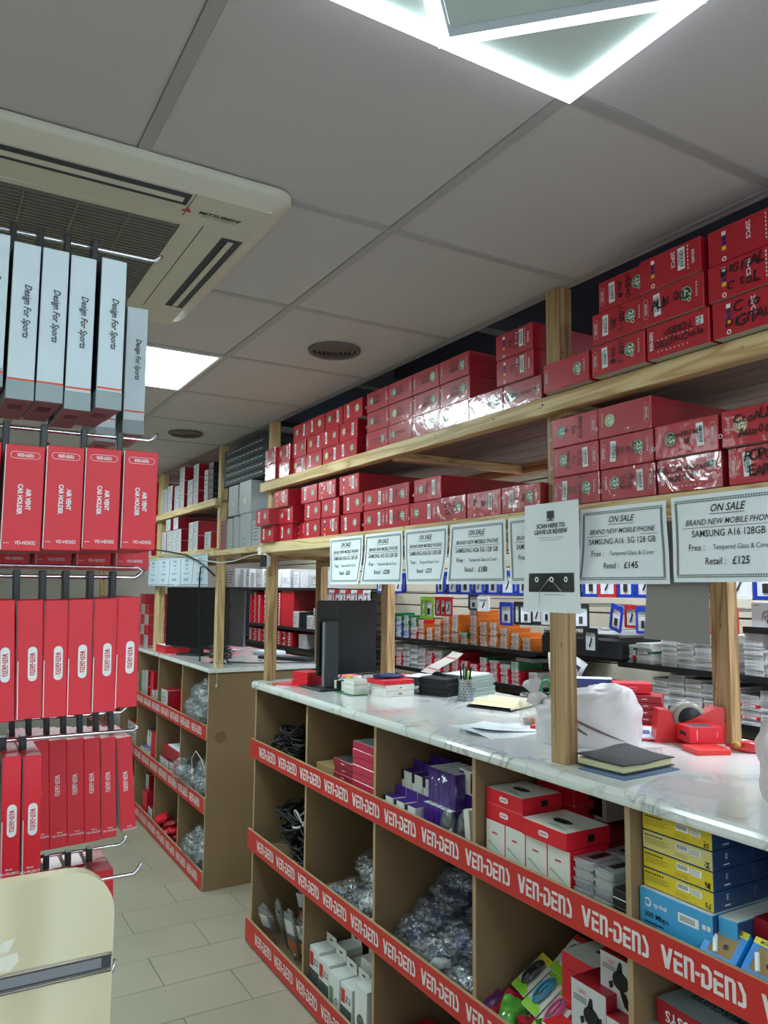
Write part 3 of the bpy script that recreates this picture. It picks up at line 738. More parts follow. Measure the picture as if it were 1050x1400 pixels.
def carton(x, y, z, dep, kind, label, group, n='25', bc='badge_green', hand=None, vert=False, flip=False, tilt=0.0, wrap=False, seed=1, simple=False, w_=CW, col='carton_red', hsize=.02, ho=0.0):
    me = carton_mesh(dep, w_, CH, (col, 'carton_under', 'carton_side'))
    t = tag(obj('cable_carton', me, None, (x, y, z), (0, 0, tilt)), label, 'box', group)
    f = -1 if flip else 1
    if kind == 'code':      # barcode sticker at one side, count badge at the other
        obj('barcode_sticker', m_sticker(seed % 4), t, (0, f*.040, .042), (random.uniform(-.07, .07), 0, 0)); obj('count_badge', m_badge(n, bc), t, (0, -f*.040, .043))
        if not simple:
            obj('printed_logo', m_pill(-PI/2), t, (-.0001, f*.072, .04)); obj('printed_icons', m_small(), t, (-.0001, -f*.068, .045))
    elif kind == 'spec': 
        obj('printed_panel', m_spec(n), t, (0, 0, .040)); 
        if seed % 2: obj('barcode_sticker', m_sticker(seed % 4), t, (-.0004, f*-.035, .045))
    elif kind == 'dots': obj('printed_panel', m_dots(), t, (0, 0, .042))
    elif kind == 'plain':
        obj('count_badge', m_badge(n, bc), t, (0, -f*.045, .042))
        if not simple: obj('printed_logo', m_pill(-PI/2), t, (-.0001, f*.072, .04)); obj('printed_icons', m_small(), t, (-.0001, -f*.07, .045))
    if hand: obj('marker_writing', m_hand(hand, hsize, vert, seed), t, (-.0006, ho, .042))
    if wrap: obj('plastic_wrap', shared(('wrap', round(dep, 2), w_), lambda: MB().cham((-.0022, -w_/2-.0008, 0), (dep+.002, w_/2+.0008, CH+.0012), .002).mesh('plastic_wrap', ['wrap_film'])), t)
    cartons.append(t); return t
GT, GL = 'red cartons on the top timber shelf', 'red cartons on the lower timber shelf'
RT, R2 = 2.2775, .0812
xt = 1.478; z0 = RT
lb = lambda a, b: 'red carton %s, %s' % (a, b)
# --- top shelf, right of the central post (nearest the camera)
z1, z2 = z0+R2, z0+2*R2
xt = 1.432; FX = 1.432/1.47
carton(xt+.006, 1.506, z0, .40, 'plain', lb('with green 20 badge', 'beside the central post in the bottom row'), GT, '20')
carton(xt, 1.319, z0, .40, 'code', lb('marked 1m', 'second from the post, bottom row, top shelf'), GT, hand=['USB-L', '1m B'], vert=True, seed=2)
carton(xt, 1.142, z0, .40, 'dots', lb('marked USB TO L digital cable', 'on the top shelf'), GT, hand=['USBTO L', 'DIGITALCable'], hsize=.019, seed=3, ho=-.006)
carton(xt, 0.964, z0, .40, 'spec', lb('marked C to digital', 'bottom row of the top shelf'), GT, '25', hand=['C to', 'DIGITAL'], hsize=.026, seed=4)
carton(xt, 0.791, z0, .40, 'code', lb('out at the near end', 'bottom row of the top shelf'), GT, seed=4)
carton(xt-.002, 1.313, z1, .40, 'code', lb('marked USB-L 3m', 'second tier behind the central post group'), GT, hand=['USB-L', '3m'], vert=True, seed=5)
carton(xt-.006, 1.149, z1, .38, 'code', lb('marked AUX 002', 'second tier of the top shelf'), GT, hand=['AUX 002'], hsize=.026, seed=6)
carton(xt-.004, 0.969, z1, .40, 'spec', lb('marked digital C to L', 'second tier of the top shelf'), GT, '25', hand=['DIGITAL', 'C toL'], hsize=.026, seed=8)
carton(xt, 0.794, z1, .40, 'code', lb('out at the near end', 'second tier of the top shelf'), GT, seed=7)
carton(xt+.004, 1.295, z2, .40, 'code', lb('marked USB-C 2m', 'third tier partly behind a 20 pieces carton'), GT, hand=['USB+C', '2m B'], vert=True, seed=9)
carton(xt-.008, 1.152, z2, .38, 'spec', lb('printed 20 pcs', 'topmost over the AUX 002 carton'), GT, '20', seed=3)
carton(xt, 0.969, z2, .40, 'spec', lb('printed 20 pcs without writing', 'topmost of the nearest column'), GT, '20', seed=10)
# --- top shelf, left of the central post
names = ['C TO L 1m white', 'C TO C', 'C TO L', 'C to L 2m', 'C TO C 3m', 'C TO C 1m']
ys = [1.740, 1.913, 2.086, 2.259, 2.432, 2.605]
for k, y in enumerate(ys):
    carton(1.487, y, z0, .40, 'plain', lb('with marker writing', '%s from the central post in the bottom row' % ORD[k]), GT, '20', 'badge_green' if k != 3 else 'badge_lime', hand=[names[k]], hsize=.015, wrap=True, flip=(k % 2 == 0), seed=k)
carton(1.480, 1.764, z1, .35, 'spec', lb('with scribbles', 'middle of the three beside the central post'), GT, '20', hand=['C to L', '3m'], vert=True, seed=11)
carton(1.480, 1.767, z2, .35, 'spec', lb('with scribbles', 'topmost of the three beside the central post'), GT, '20', hand=['USB L', '2m'], vert=True, seed=13)
for k, y in enumerate(ys[2:]):
    for r in (1, 2):
        carton(1.487+(.004 if r == 1 else .001), y, z0+r*R2, .40, 'plain', lb('marked DCD0%d' % (5+k), '%s column past the step, %s tier' % (ORD[k], ORD[r])), GT, '20', 'badge_green' if (k+r) % 3 else 'badge_lime', hand=['C TO C', 'DCD0%d' % (5+k)], hsize=.015, wrap=(r == 1), flip=(k > 1), seed=20+k*3+r)
yf = [2.851, 3.015, 3.182, 3.350, 3.497, 3.635]
XF_ = [1.487, 1.487, 1.487, 1.487, 1.472, 1.456]; WF_ = [.165, .160, .162, .148, .138, .134]
for k, y in enumerate(yf):
    for r in range(3):
        if r == 2 and k > 3: continue
        yy = y if r == 0 else (y-.008 if r == 1 else y-.045 if k < 2 else y+.0)
        bc = ['badge_green', 'badge_green', 'badge_lime', 'badge_gold'][(k*2+r*3) % 4]
        if r == 2: yy = [2.808, 2.990, 3.165, 3.340][k]
        if r == 1: yy = [2.851, 3.015, 3.182, 3.350, 3.499, 3.636][k]
        carton(XF_[k]+.003*((k+r) % 2), yy, z0+r*R2*.985, .40, 'code', lb('in the far block', '%s column after its near edge, %s tier' % (ORD[k], ORD[r])), GT, '25', bc, hand=['Aux%d' % (k+1)] if (k+r) % 2 else None, hsize=.014, seed=30+k*3+r, simple=True, flip=((k+r) % 2 == 1), wrap=(r < 2 and k > 3), w_=WF_[k] if r < 2 else .170)
# --- lower shelf, right of the central post
z0 = 1.9635; z1, z2 = z0+R2, z0+2*R2; xt = 1.466
carton(xt, 1.504, z0, .46, 'code', lb('with tilted barcode, wrapped', 'beside the post, bottom row, lower shelf'), GL, hand=['C to Aux', '1m', 'AU'], hsize=.015, vert=True, seed=2, wrap=True, flip=False)
carton(xt, 1.327, z0, .46, 'code', lb('with crinkled wrap', 'second from the post, bottom row, lower shelf'), GL, hand=['Aux', '002'], vert=True, seed=3, wrap=True, flip=True)
carton(xt, 1.148, z0, .44, 'dots', lb('marked TYPE-C Audio Jack', 'bottom row of the lower shelf'), GL, hand=['TYPE-C AudioJack', 'AUX 007'], hsize=.017, seed=4, wrap=True, ho=.02)
carton(xt, .962, z0, .46, 'code', lb('marked POPUP EAR', 'bottom row of the lower shelf'), GL, hand=['POPUPI', 'EAR C'], hsize=.026, seed=5)
carton(xt, .782, z0, .46, 'code', lb('out at the near end', 'bottom row of the lower shelf'), GL, seed=6)
carton(xt, 1.506, z1, .46, 'code', lb('marked C to Aux 2m', 'second tier by the post, lower shelf'), GL, hand=['C to', '1m', 'Aux 2'], vert=True, hsize=.017, seed=7, flip=True)
carton(xt, 1.330, z1, .44, 'code', lb('marked Aux 4C', 'beneath the glossy one, lower shelf'), GL, hand=['Aux', '4C', '1m', '007'], vert=True, hsize=.015, seed=8)
carton(xt-.006, 1.150, z1, .42, 'code', lb('marked IP Audio Jack', 'second tier of the lower shelf'), GL, hand=['IPAudioJack', ' 10'], hsize=.015, seed=9, flip=True)
carton(xt-.010, .968, z1, .42, 'code', lb('marked C to AUX 002 with gold badge', 'second tier of the lower shelf'), GL, '25', 'badge_gold', hand=['CtoAUXC', 'Aux002'], hsize=.024, seed=10, flip=True)
carton(xt, 1.507, z2, .46, 'plain', lb('marked Aux+2 1m', 'third tier by the post, lower shelf'), GL, '25', hand=['Aux+2', '1m', 'B'], vert=True, hsize=.02, seed=11, flip=True)
c = carton(xt, 1.334, z2, .42, 'plain', lb('under shiny wrapping with a lime badge', 'third tier, lower shelf'), GL, '25', 'badge_lime', seed=12, wrap=True, flip=True)
m = MB(); M = TR(.30, -CW/2-.0002, .045) @ F_MY; m.pill(.075, .021, 0, M, line=.001); logo(m, .0095, M); part('printed_logo', m, ['fascia_text'], c)
# --- lower shelf, left of the central post
L = [1.736, 1.911, 2.088, 2.260, 2.434, 2.610, 2.812, 3.004, 3.190, 3.328, 3.450, 3.615]
xs = [1.475, 1.475, 1.475, 1.478, 1.478, 1.482, 1.484, 1.484, 1.486, 1.505, 1.470, 1.440]
kd = ['code', 'spec', 'plain', 'code', 'code', 'code', 'code', 'spec', 'code', 'spec', 'code', 'code']
for k, y in enumerate(L):
    carton(xs[k], y, z0, .46 if k < 6 else .4, kd[k], lb('on the lower shelf', '%s from the central post in the bottom row' % ORD[k]), GL, '20' if k == 0 else '25', hand=[['5m', '2'], ['Sm'], ['C to L', 'Cable'], None, ['Aux', '1m'], None][k] if k < 6 else None, vert=(k in (0, 4)), seed=40+k, simple=(k > 5), wrap=(k in (0, 2)), flip=(k in (3, 5)), w_={9: .085, 10: .152, 11: .170}.get(k, CW))
for k, (y, x) in enumerate([(2.232, 1.478), (2.439, 1.480), (2.608, 1.482), (2.796, 1.486), (3.000, 1.484), (3.186, 1.486), (3.440, 1.464), (3.612, 1.412)]):
    carton(x, y, z1, .46 if k < 3 else .4, 'code', lb('on the lower shelf', '%s from the central post in the second tier' % ORD[k]), GL, '25', hand=['Aux'] if k in (0, 1) else None, vert=True, seed=60+k, simple=(k > 2), wrap=(k in (1, 7)), flip=(k % 2 == 0))
for k, (y, x, kk) in enumerate([(2.816, 1.478, 'spec'), (3.028, 1.480, 'spec'), (3.212, 1.480, 'code'), (3.460, 1.446, 'spec')]):
    carton(x, y, z2, .4, kk, lb('on the lower shelf', '%s from the step in the third tier' % ORD[k]), GL, '25', seed=81+2*k, simple=True)

# ================================================================== GOODS ON THE FURTHER FRAME
GU = 'white-fronted boxes on the further timber frame'
def wf_mesh(d, w_, h_, front='gloss_white', side='carton_side'):
    return shared(('wf', d, w_, h_, front, side), lambda: MB().cham((0, -w_/2+.001, .0005), (d, w_/2-.001, h_), .0015, 0, None, [0, 1, 1, 1, 1, 1]).mesh('box', [front, side]))
mat('gloss_white', (214, 212, 214), 0.15, coat=0.8, var=0.08, vscale=14)
mat('matte_white', (196, 194, 194), 0.4, var=0.12, vscale=24)
mat('grey_grid', (172, 174, 176), 0.4, coat=0.3, var=0.04)
def m_print(seed, w_, h_):
    def f():
        m = MB(); rn = random.Random(seed)
        for k in range(5): m.quad(-w_*.36, h_*(.3-.14*k), w_*rn.uniform(-.1, .36), h_*(.33-.14*k), 0, FR(0, 0))
        return m.mesh('printed_text', ['ink_soft'])
    return shared(('pt', seed, w_, h_), f)
def wbox(x, y, z, d, w_, h_, label, group=GU, front='gloss_white', seed=0, side='carton_side', pr=True, cat='box', name='product_box'):
    t = tag(obj(name, wf_mesh(d, w_, h_, front, side), None, (x, y, z)), label, cat, group)
    if pr: obj('printed_text', m_print(seed % 3, round(w_, 3), round(h_, 3)), t, (0, 0, h_/2))
    return t
zt = 2.2735
rows = [(4.90, [.10]), (5.06, [.085, .085, .085]), (5.18, [.085, .085]), (5.31, [.085, .085]), (5.40, [.085, .085]), (5.52, [.085, .085]), (5.66, [.085, .085, ]), (5.78, [.085, .085])]
spec = [(4.745, .075, .20, 1), (4.965, .110, .088, 3), (5.090, .118, .088, 2), (5.290, .115, .095, 3), (5.415, .115, .085, 2), (5.60, .125, .095, 2), (5.74, .125, .09, 2), (6.12, .12, .09, 3), (6.26, .12, .09, 2)]
for k, (y, w_, h_, n) in enumerate(spec):
    for r in range(n): wbox(1.476, y, zt+r*(h_+.001), .4, w_, h_, 'white-fronted box on the high shelf, %s column from the further post, %s tier' % (ORD[k], ORD[r]), seed=k+r)
for r in range(6): wbox(1.478, 4.655, zt+r*.040, .3, .09, .038, 'black box with silver label beside the further post, %s from below' % ORD[r], 'black boxes on the high further shelf', front='black_label', side='matte_black', pr=False) if 'black_label' in MATS else None
zl = 1.9735
for k, (y, w_, h_, n, x) in enumerate([(4.675, .125, .105, 1, 1.474), (4.93, .10, .093, 2, 1.474), (5.035, .10, .093, 2, 1.474), (5.33, .12, .08, 2, 1.476), (5.455, .12, .08, 2, 1.476), (5.58, .12, .08, 2, 1.476), (5.72, .12, .08, 2, 1.476), (6.14, .12, .08, 3, 1.474)]):
    for r in range(n): wbox(x, y, zl+r*(h_+.001), .45, w_, h_, 'printed box on the low further shelf, %s column from the post, %s tier' % (ORD[k], ORD[r]), front='matte_white', seed=k+r)
for k, y in enumerate((5.40, 5.60)): wbox(1.472, y, zl+.164, .5, .12, .082, 'long red-sided box, %s of the top tier on the low further shelf' % ORD[k], front='matte_white', seed=k)
# grey gridded boxes and black flat boxes on the bridging shelf
GG = 'grey gridded boxes on the bridging shelf'
for k, (y, z, w_, h_, n, c) in enumerate([(4.425, 1.956, .10, .175, None, None), (4.31, 1.956, .085, .178, '25', 'badge_green'), (4.225, 1.956, .04, .182, None, None), (4.18, 1.956, .04, .182, None, None), (4.055, 1.956, .17, .188, '25', 'badge_green'), (3.88, 1.956, .13, .14, None, None), (4.27, 2.146, .16, .175, '20', 'badge_gold'), (4.075, 2.146, .18, .18, '25', 'badge_lime')]):
    t = wbox(1.49, y, z, .35, w_, h_, 'tall grey box on the bridging shelf, %s' % ['red fronted, next to the post', 'with green badge, narrow', 'thin, first of two', 'thin, second of two', 'wide with green badge', 'low, at the near end', 'upper tier with gold 20 badge', 'upper tier with lime badge'][k], GG, front='matte_red' if k == 0 and 'matte_red' in MATS else 'grey_grid', side='grey_grid', pr=(k in (0, 5)))
    if n: obj('count_badge', m_badge(n, c), t, (0, 0, .035 if z < 2 else .07), (0, 0, 0)).scale = (1, 1.35, 1.35)
for r in range(5):
    t = wbox(1.50, 4.122, 2.33+r*.043, .5, .70, .041, 'flat black carton on the bridging shelf, %s from below' % ORD[r], 'flat black cartons over the grey boxes', front='black_front', side='matte_black', pr=False)
    m = MB()
    for q in range(9): m.quad(-.30+.065*q, .022, -.30+.065*q+.05, .025, 0, FR(0, 0))
    m.quad(-.345, .038, .345, .0405, 1, FR(0, 0)); part('printed_text', m, ['sticker', 'ink_soft'], t)
# ================================================================== PAPER PRICE NOTICES hung from the lower front beams
def paper(w_, h_, curl=.010, seed=0, nx=10, ny=8, mi=0, lift=0.02):
    # sheet in the decal frame (x reading, y up from 0 to -h), slightly cockled
    vs = []; fs = []
    for j in range(ny+1):
        for i in range(nx+1):
            u = i/nx; v = j/ny
            z = noise.noise(Vector((u*2.0+seed*5.1, v*1.6, seed)))*curl*v + lift*v*v*((u-.5)*1.2*(1 if seed % 2 else -1)+.35)
            vs.append((w_*(u-.5), -h_*v, z))
    for j in range(ny):
        for i in range(nx):
            a = j*(nx+1)+i; fs.append((a, a+nx+1, a+nx+2, a+1))
    def zf(x, y):
        u = x/w_+.5; v = min(1, max(0, -y/h_))
        return noise.noise(Vector((u*2.0+seed*5.1, v*1.6, seed)))*curl*v + lift*v*v*((u-.5)*1.2*(1 if seed % 2 else -1)+.35)
    return vs, fs, zf
def drape(mb, zf, off=.0008):
    mb.v = [(x, y, zf(x, y)+off+z) for x, y, z in mb.v]; return mb
def place(mb, M): mb.v = [tuple(M @ Vector(v)) for v in mb.v]; return mb
def sale_sign(y_left, y_right, model, price, label, seed, z=1.947, h=.192, x=1.4545, tilt=0, wf=1.0, blur=False):
    w_ = (y_left-y_right)-.006; M = F_MX
    t = thing('price_notice', label, 'sign', (x, (y_left+y_right)/2, z), (tilt, 0, 0), 'white sale notices along the lower beam')
    vs, fs, zf = paper(w_, h, seed=seed)
    m = MB().add(vs, fs, 0, None, True); place(m, M); part('paper_sheet', m, ['paper'], t)
    m = MB(); bw, e = .0068, .010
    for x0, y0, x1, y1 in ((-w_/2+e, -e-bw, w_/2-e, -e), (-w_/2+e, -h+e, w_/2-e, -h+e+bw)):
        n = 8
        for i in range(n): xa = x0+(x1-x0)*i/n; xb = x0+(x1-x0)*(i+1)/n; m.quad(xa, y0, xb, y1)
    for x0 in (-w_/2+e, w_/2-e-bw):
        for i in range(6): ya = -e-bw-(h-2*e-2*bw)*i/6; yb = -e-bw-(h-2*e-2*bw)*(i+1)/6; m.quad(x0, yb, x0+bw, ya)
    for i in range(44):
        xa = -w_/2+e+(w_-2*e)*i/44
        for yy in (-e-bw*.7, -h+e+bw*.3): m.quad(xa, yy, xa+.0035, yy+bw*.4, 1, TR(0, 0, .0004))
    drape(m, zf); place(m, M); part('printed_border', m, ['border_grey', 'sticker'], t)
    m = MB(); s = w_/.29
    def ln(tx, size, y, sx=.86, shear=0, bold=.0, xo=0): m.text(tx, size*s, TR(xo*s, y, 0), 0, bold, shear, sx)
    ln('ON SALE', .0235, -.033, .9, .3, .012); m.quad(-.043*s, -.0455, .043*s, -.0443)
    ln('BRAND NEW MOBILE PHONE', .0185, -.062, .88, .3, .006); m.quad(-.117*s, -.0735, .117*s, -.0725)
    ln(model, .0215, -.087, .88, 0, .008)
    ln('Free :', .0215, -.117, .9, 0, .004, -.078); ln('Tempered Glass & Cover', .0155, -.1175, .86, 0, .0, .034)
    ln('Retail :', .0215, -.1475, .9, 0, .006, -.028); ln(price, .0235, -.1472, .92, 0, .018, .035)
    drape(m, zf, .0012); place(m, M); part('printed_text', m, ['ink'], t)
    return t
NB = 'white sale notice reading %s, %s'
sale_sign(2.939, 2.645, 'SAMSUNG A56 5G 128 GB', '£265', NB % ('Retail £265', 'furthest along the near beam'), 1)
sale_sign(2.633, 2.352, 'SAMSUNG A55 5G 128 GB', '£250', NB % ('Retail £250', 'second from the far end'), 2)
sale_sign(2.342, 2.071, 'SAMSUNG A36 5G 128 GB', '£215', NB % ('Retail £215', 'with one curled corner'), 3)
sale_sign(2.063, 1.777, 'SAMSUNG A26 5G 128 GB', '£180', NB % ('Retail £180', 'in the middle of the row'), 4)
sale_sign(1.770, 1.482, 'SAMSUNG A17 5G 128 GB', '£155', NB % ('half hidden', 'behind the review notice'), 5)
sale_sign(1.478, 1.200, 'SAMSUNG A16  5G 128 GB', '£145', NB % ('Retail £145', 'beside the review notice'), 6)
sale_sign(1.192, .900, 'SAMSUNG A16 128GB', '£125', NB % ('Retail £125', 'nearest of the row'), 7, z=1.951)
# review notice stapled over the central post (the square code is left out)
t = thing('review_notice', 'portrait white notice reading SCAN HERE TO LEAVE US REVIEW on central post', 'sign', (1.428, 1.5585, 1.972), (0, 0, 0))
vs, fs, zf = paper(.208, .292, .014, 12, lift=.012)
m = place(MB().add(vs, fs, 0, None, True), F_MX); part('paper_sheet', m, ['paper'], t)
m = MB(); m.text('SCAN HERE TO', .0165, TR(0, -.062, 0), 0, .03, 0, .95); m.text('LEAVE US REVIEW', .0165, TR(0, -.078, 0), 0, .03, 0, .95)
m.text('Your feedback helps us improve and it takes less', .0048, TR(0, -.093, 0), 0); m.text('than a minute. Thank you for your time', .0048, TR(0, -.099, 0), 0); m.text('Thank you for choosing our shop', .0055, TR(.01, -.245, 0), 0)
m.quad(-.014, -.042, .014, -.022); m.quad(-.004, -.047, .004, -.042)
for k in range(2): m.quad(-.014, -.046-.003*k, .014, -.0445-.003*k)
for i_ in range(10):
    for j_ in range(3): m.quad(-.084+.0168*i_, -.238+.01667*j_, -.0672+.0168*i_, -.22133+.01667*j_)
for k in (-1, 0, 1): m.disc(.0075, 1, TR(k*.052, -.205, .0006), 14); m.disc(.0035, 0, TR(k*.052, -.205, .001), 10)
for k in (-1, 0, 1): m.quad(k*.052-.018, -.222, k*.052+.018, -.2205, 2, TR(0, 0, .0006)); m.quad(k*.052-.013, -.227, k*.052+.013, -.226, 2, TR(0, 0, .0006))
drape(m, zf, .0012); place(m, F_MX); part('printed_text', m, ['ink', 'white', 'ink_soft'], t)
part('wire', MB().tube([(-.004, .045, -.275), (-.006, .040, -.235), (-.010, .0, -.205), (-.010, -.02, -.215), (-.008, -.045, -.235)], .0009, 5), ['chrome'], t)
# grey back of an older notice hanging behind the row
t = thing('folded_notice', 'grey-backed sheet hanging behind the £145 and £125 notices', 'sign', (1.475, 1.19, 1.90), (0.03, 0, 0))
vs, fs, zf = paper(.165, .275, .012, 4); m = place(MB().add(vs, fs, 0, None, True), F_MX); part('paper_sheet', m, ['grey_sheet'], t)
# notices on the further beam
m0 = None
for k, (a, b) in enumerate([(4.585, 4.875), (4.885, 5.165), (5.175, 5.435), (5.445, 5.745), (5.755, 6.03)]):
    t = thing('price_notice', 'pale blue notice on the further beam, %s from the post' % ORD[k], 'sign', (1.452, (a+b)/2, 1.944), (0, 0, 0), 'price notices on the further beam')
    vs, fs, zf = paper(b-a, .20, .006, 20+k, 6, 5, lift=.008); part('paper_sheet', place(MB().add(vs, fs, 0, None, True), F_MX), ['paper_blue'], t)
    m = MB()
    for tx, sz, yy in (('ON SALE', .024, -.034), ('Sim Card', .020, -.062), (['£20', '£10', '£5', '£15', '£8'][k], .020, -.088), ('Free Tempered Glass', .015, -.118), ('Retail £%d' % (280+20*k), .024, -.158)): m.text(tx, sz, TR(0, yy, 0), 0, .01, 0, .85)
    m.quad(-(b-a)/2+.01, -.010, (b-a)/2-.01, -.007); m.quad(-(b-a)/2+.01, -.193, (b-a)/2-.01, -.190)
    drape(m, zf, .0012); place(m, F_MX); part('printed_text', m, ['ink_soft'], t)
# ================================================================== HOOK DISPLAY beside the aisle (nearest the camera, on the far side of the end panel)
D = thing('hook_display_stand', 'slatwall display stand with chrome hooks beside the aisle', 'display stand')
bx = -.10
for k in range(18): part('slat', MB().cham((bx-.016, .88, .52+k*.105), (bx, 2.1, .52+k*.105+.099), .003), ['maple'], D)
part('backing_board', MB().box((bx-.024, .88, .05), (bx-.016, 2.1, 2.42)), ['mdf'], D)
part('plinth', MB().cham((bx, .885, 0), (.53, 2.1, .50), .003), ['maple'], D)
part('foot', MB().box((bx-.3, .9, 0), (bx-.024, 2.05, .08)), ['maple'], D)
# end panel, rounded top corner, with an aluminium hook rail
r = .045; pts = [(-.60, 0), (.183, 0), (.183, 1.455-r)]+[(.183-r+r*math.cos(a), 1.455-r+r*math.sin(a)) for a in [PI/2*i/8 for i in range(1, 9)]]+[(-.60, 1.455)]
E_ = thing('slatwall_end_panel', 'pale maple end panel with rounded corner and one chrome rail', 'panel', (0, .85, 0))
M = Matrix(((1, 0, 0, 0), (0, 0, -1, 0), (0, 1, 0, 0), (0, 0, 0, 1)))
part('board', MB().prism(pts, -.018, 0, 0, M, 1), ['maple', 'maple_edge'], E_)
rl = part('rail_insert', MB().box((-.60, -.0008, 1.357), (.1815, .002, 1.370)), ['ac_slot'], E_)
part('rail_lip', MB().tube([(-.60, -.0022, 1.3708), (.1815, -.0022, 1.3708)], .0020, 8), ['chrome'], rl)
part('rail_lip', MB().tube([(-.60, -.0022, 1.3555), (.1815, -.0022, 1.3555)], .0016, 8), ['chrome'], rl)
part('rail_channel', MB().box((-.60, -.0012, 1.359), (.172, -.0008, 1.3685)), ['steel'], rl)
m = MB(); m.poly([(.078, 1.388), (.094, 1.390), (.096, 1.382), (.088, 1.374), (.078, 1.376)], 0, TR(0, -.0006, 0) @ F_MY); m.poly([(.080, 1.402), (.092, 1.404), (.086, 1.392), (.078, 1.393)], 0, TR(0, -.0009, 0) @ F_MY)
part('tape_scrap', m, ['tape_scrap'], E_)
def hook(y, z, x1, label, tip=.016, r=.0026, twin=False, up=.6):
    t = thing('chrome_hook', label, 'hook', (bx, y, z), group='chrome display hooks')
    L = x1-bx-tip*math.cos(up)
    part('arm', MB().tube([(0, 0, 0), (L*.5, 0, 0), (L, 0, 0), (L+tip*.25, 0, .002), (L+tip*math.cos(up), 0, tip*math.sin(up)+.002)], r, 8), ['chrome'], t)
    part('back_plate', MB().cham((0, -.02, -.012), (.003, .02, .012), .001), ['steel'], t)
    if twin: part('return_wire', MB().tube([(0, 0, .014), (L*.5, 0, .014), (L+.004, 0, .014), (L+.010, 0, .010), (L+.010, 0, .002)], r*.8, 8), ['chrome'], t)
    return t
hook(1.125, 2.217, .273, 'chrome hook carrying the white sports boxes')
hook(1.375, 2.232, .272, 'chrome hook behind the sports boxes', up=1.3)
hook(1.115, 1.947, .274, 'chrome hook carrying the air vent holder boxes')
hook(1.115, 1.752, .262, 'double chrome hook carrying the pill logo boxes', twin=True)
hook(1.375, 1.528, .305, 'chrome hook carrying the dark red rear boxes')
hook(1.115, 1.543, .262, 'chrome hook in front of the dark red rear boxes', tip=.006, up=.2)
hook(1.375, 1.312, .312, 'rear chrome hook just above the end panel')
hook(1.10, 1.357, .270, 'front chrome hook just above the end panel', up=.75)
hook(1.10, 1.236, .240, 'chrome hook low beside the end panel', up=1.1)
# --- boxes. local frame: origin at the top centre of the spine that looks to -y; body goes to +y
def hang(nm, cat, label, group, x0, x1, z0, z1, y, dep, mats, faces, printfn, tabmat='black_plastic', rx=0, rz=0, lean=0.0, tabdx=0, hook_z=None, hy=None):
    x1 -= {'sports_box': .0045, 'car_holder_box': .0034, 'logo_spine_box': .0028, 'slim_logo_box': .0022, 'dark_spine_box': .0032}[nm]
    t = tag(obj(nm, shared(('hg', nm, round(x1-x0, 3), round(z1-z0, 3), dep), lambda: MB().cham((-(x1-x0)/2, 0, -(z1-z0)), ((x1-x0)/2, dep, 0), .0009, 4 if len(mats) > 4 else 0, None, faces).mesh(nm, mats)), None, ((x0+x1)/2, y, z1), (rx, lean, rz)), label, cat, group)
    if printfn: obj('printed_spine', printfn, t, (0, -.0006, 0))
    if hook_z is not None:
        h = hook_z-z1+.006; tm_ = shared(('tab', tabmat, round(h, 3), dep), lambda: MB().cham((-.004, dep*.5-.008, -.004), (.004, dep*.5+.008, h), .0008).mesh('hang_tab', [tabmat]))
        obj('hang_tab', tm_, t, (-(x1-x0)/2+.0035, (hy if hy is not None else 0), 0))
    return t
def sports_print():
    m = MB(); m.text('Design For Sports', .0118, F_MY @ TR(.003, -.088, 0) @ RZ(-PI/2), 0, 0.02, .28, .80)
    w_ = .0155; m.quad(-w_, -.178, w_, -.1755, 1, F_MY); return m.mesh('printed_spine', ['ink_soft', 'orange_line'])
sp = sports_print()
SG = 'white boxed sports earphones on the top hook'
def sports(x0, x1, z0, z1, y, label, rz=0, dep=.135):
    h = z1-z0
    t = hang('sports_box', 'box', label, SG, x0, x1, z0, z1, y, dep, ['sports_card', 'sports_side', 'maroon_card', 'sports_card', 'sports_card'], [1, 1, 0, 0, 2, 0], sp, rz=rz, hook_z=2.218 if y < 1.2 else 2.233)
    x1 -= .0045
    part('grey_base_band', MB().cham((-(x1-x0)/2-.0004, -.0004, -h-.0003), ((x1-x0)/2+.0004, dep*.6, -h+.024), .0005, 0, None, [0, 0, 0, 0, 1, 0]), ['sports_grey', 'maroon_card'], t)
    part('base_window', MB().box((-(x1-x0)*.25, .035, -h-.001), ((x1-x0)*.25, .06, -h)), ['maroon_dark'], t)
    return t
for k, (a, b, z0, z1) in enumerate([(.034, .070, 1.984, 2.179), (.070, .106, 1.971, 2.173), (.104, .140, 1.972, 2.173), (.138, .174, 1.966, 2.171), (.176, .213, 1.972, 2.176)]):
    sports(a, b, z0, z1, 1.05, 'white sports earphones box, %s along the top hook' % ORD[k], rz=0.06 if k == 4 else 0.02)
sports(.262, .300, 1.99, 2.205, 1.30, 'white sports earphones box hanging alone behind the front five', rz=-.05)
sports(.221, .257, 1.975, 2.19, 1.31, 'white sports earphones box mostly hidden behind the front five')
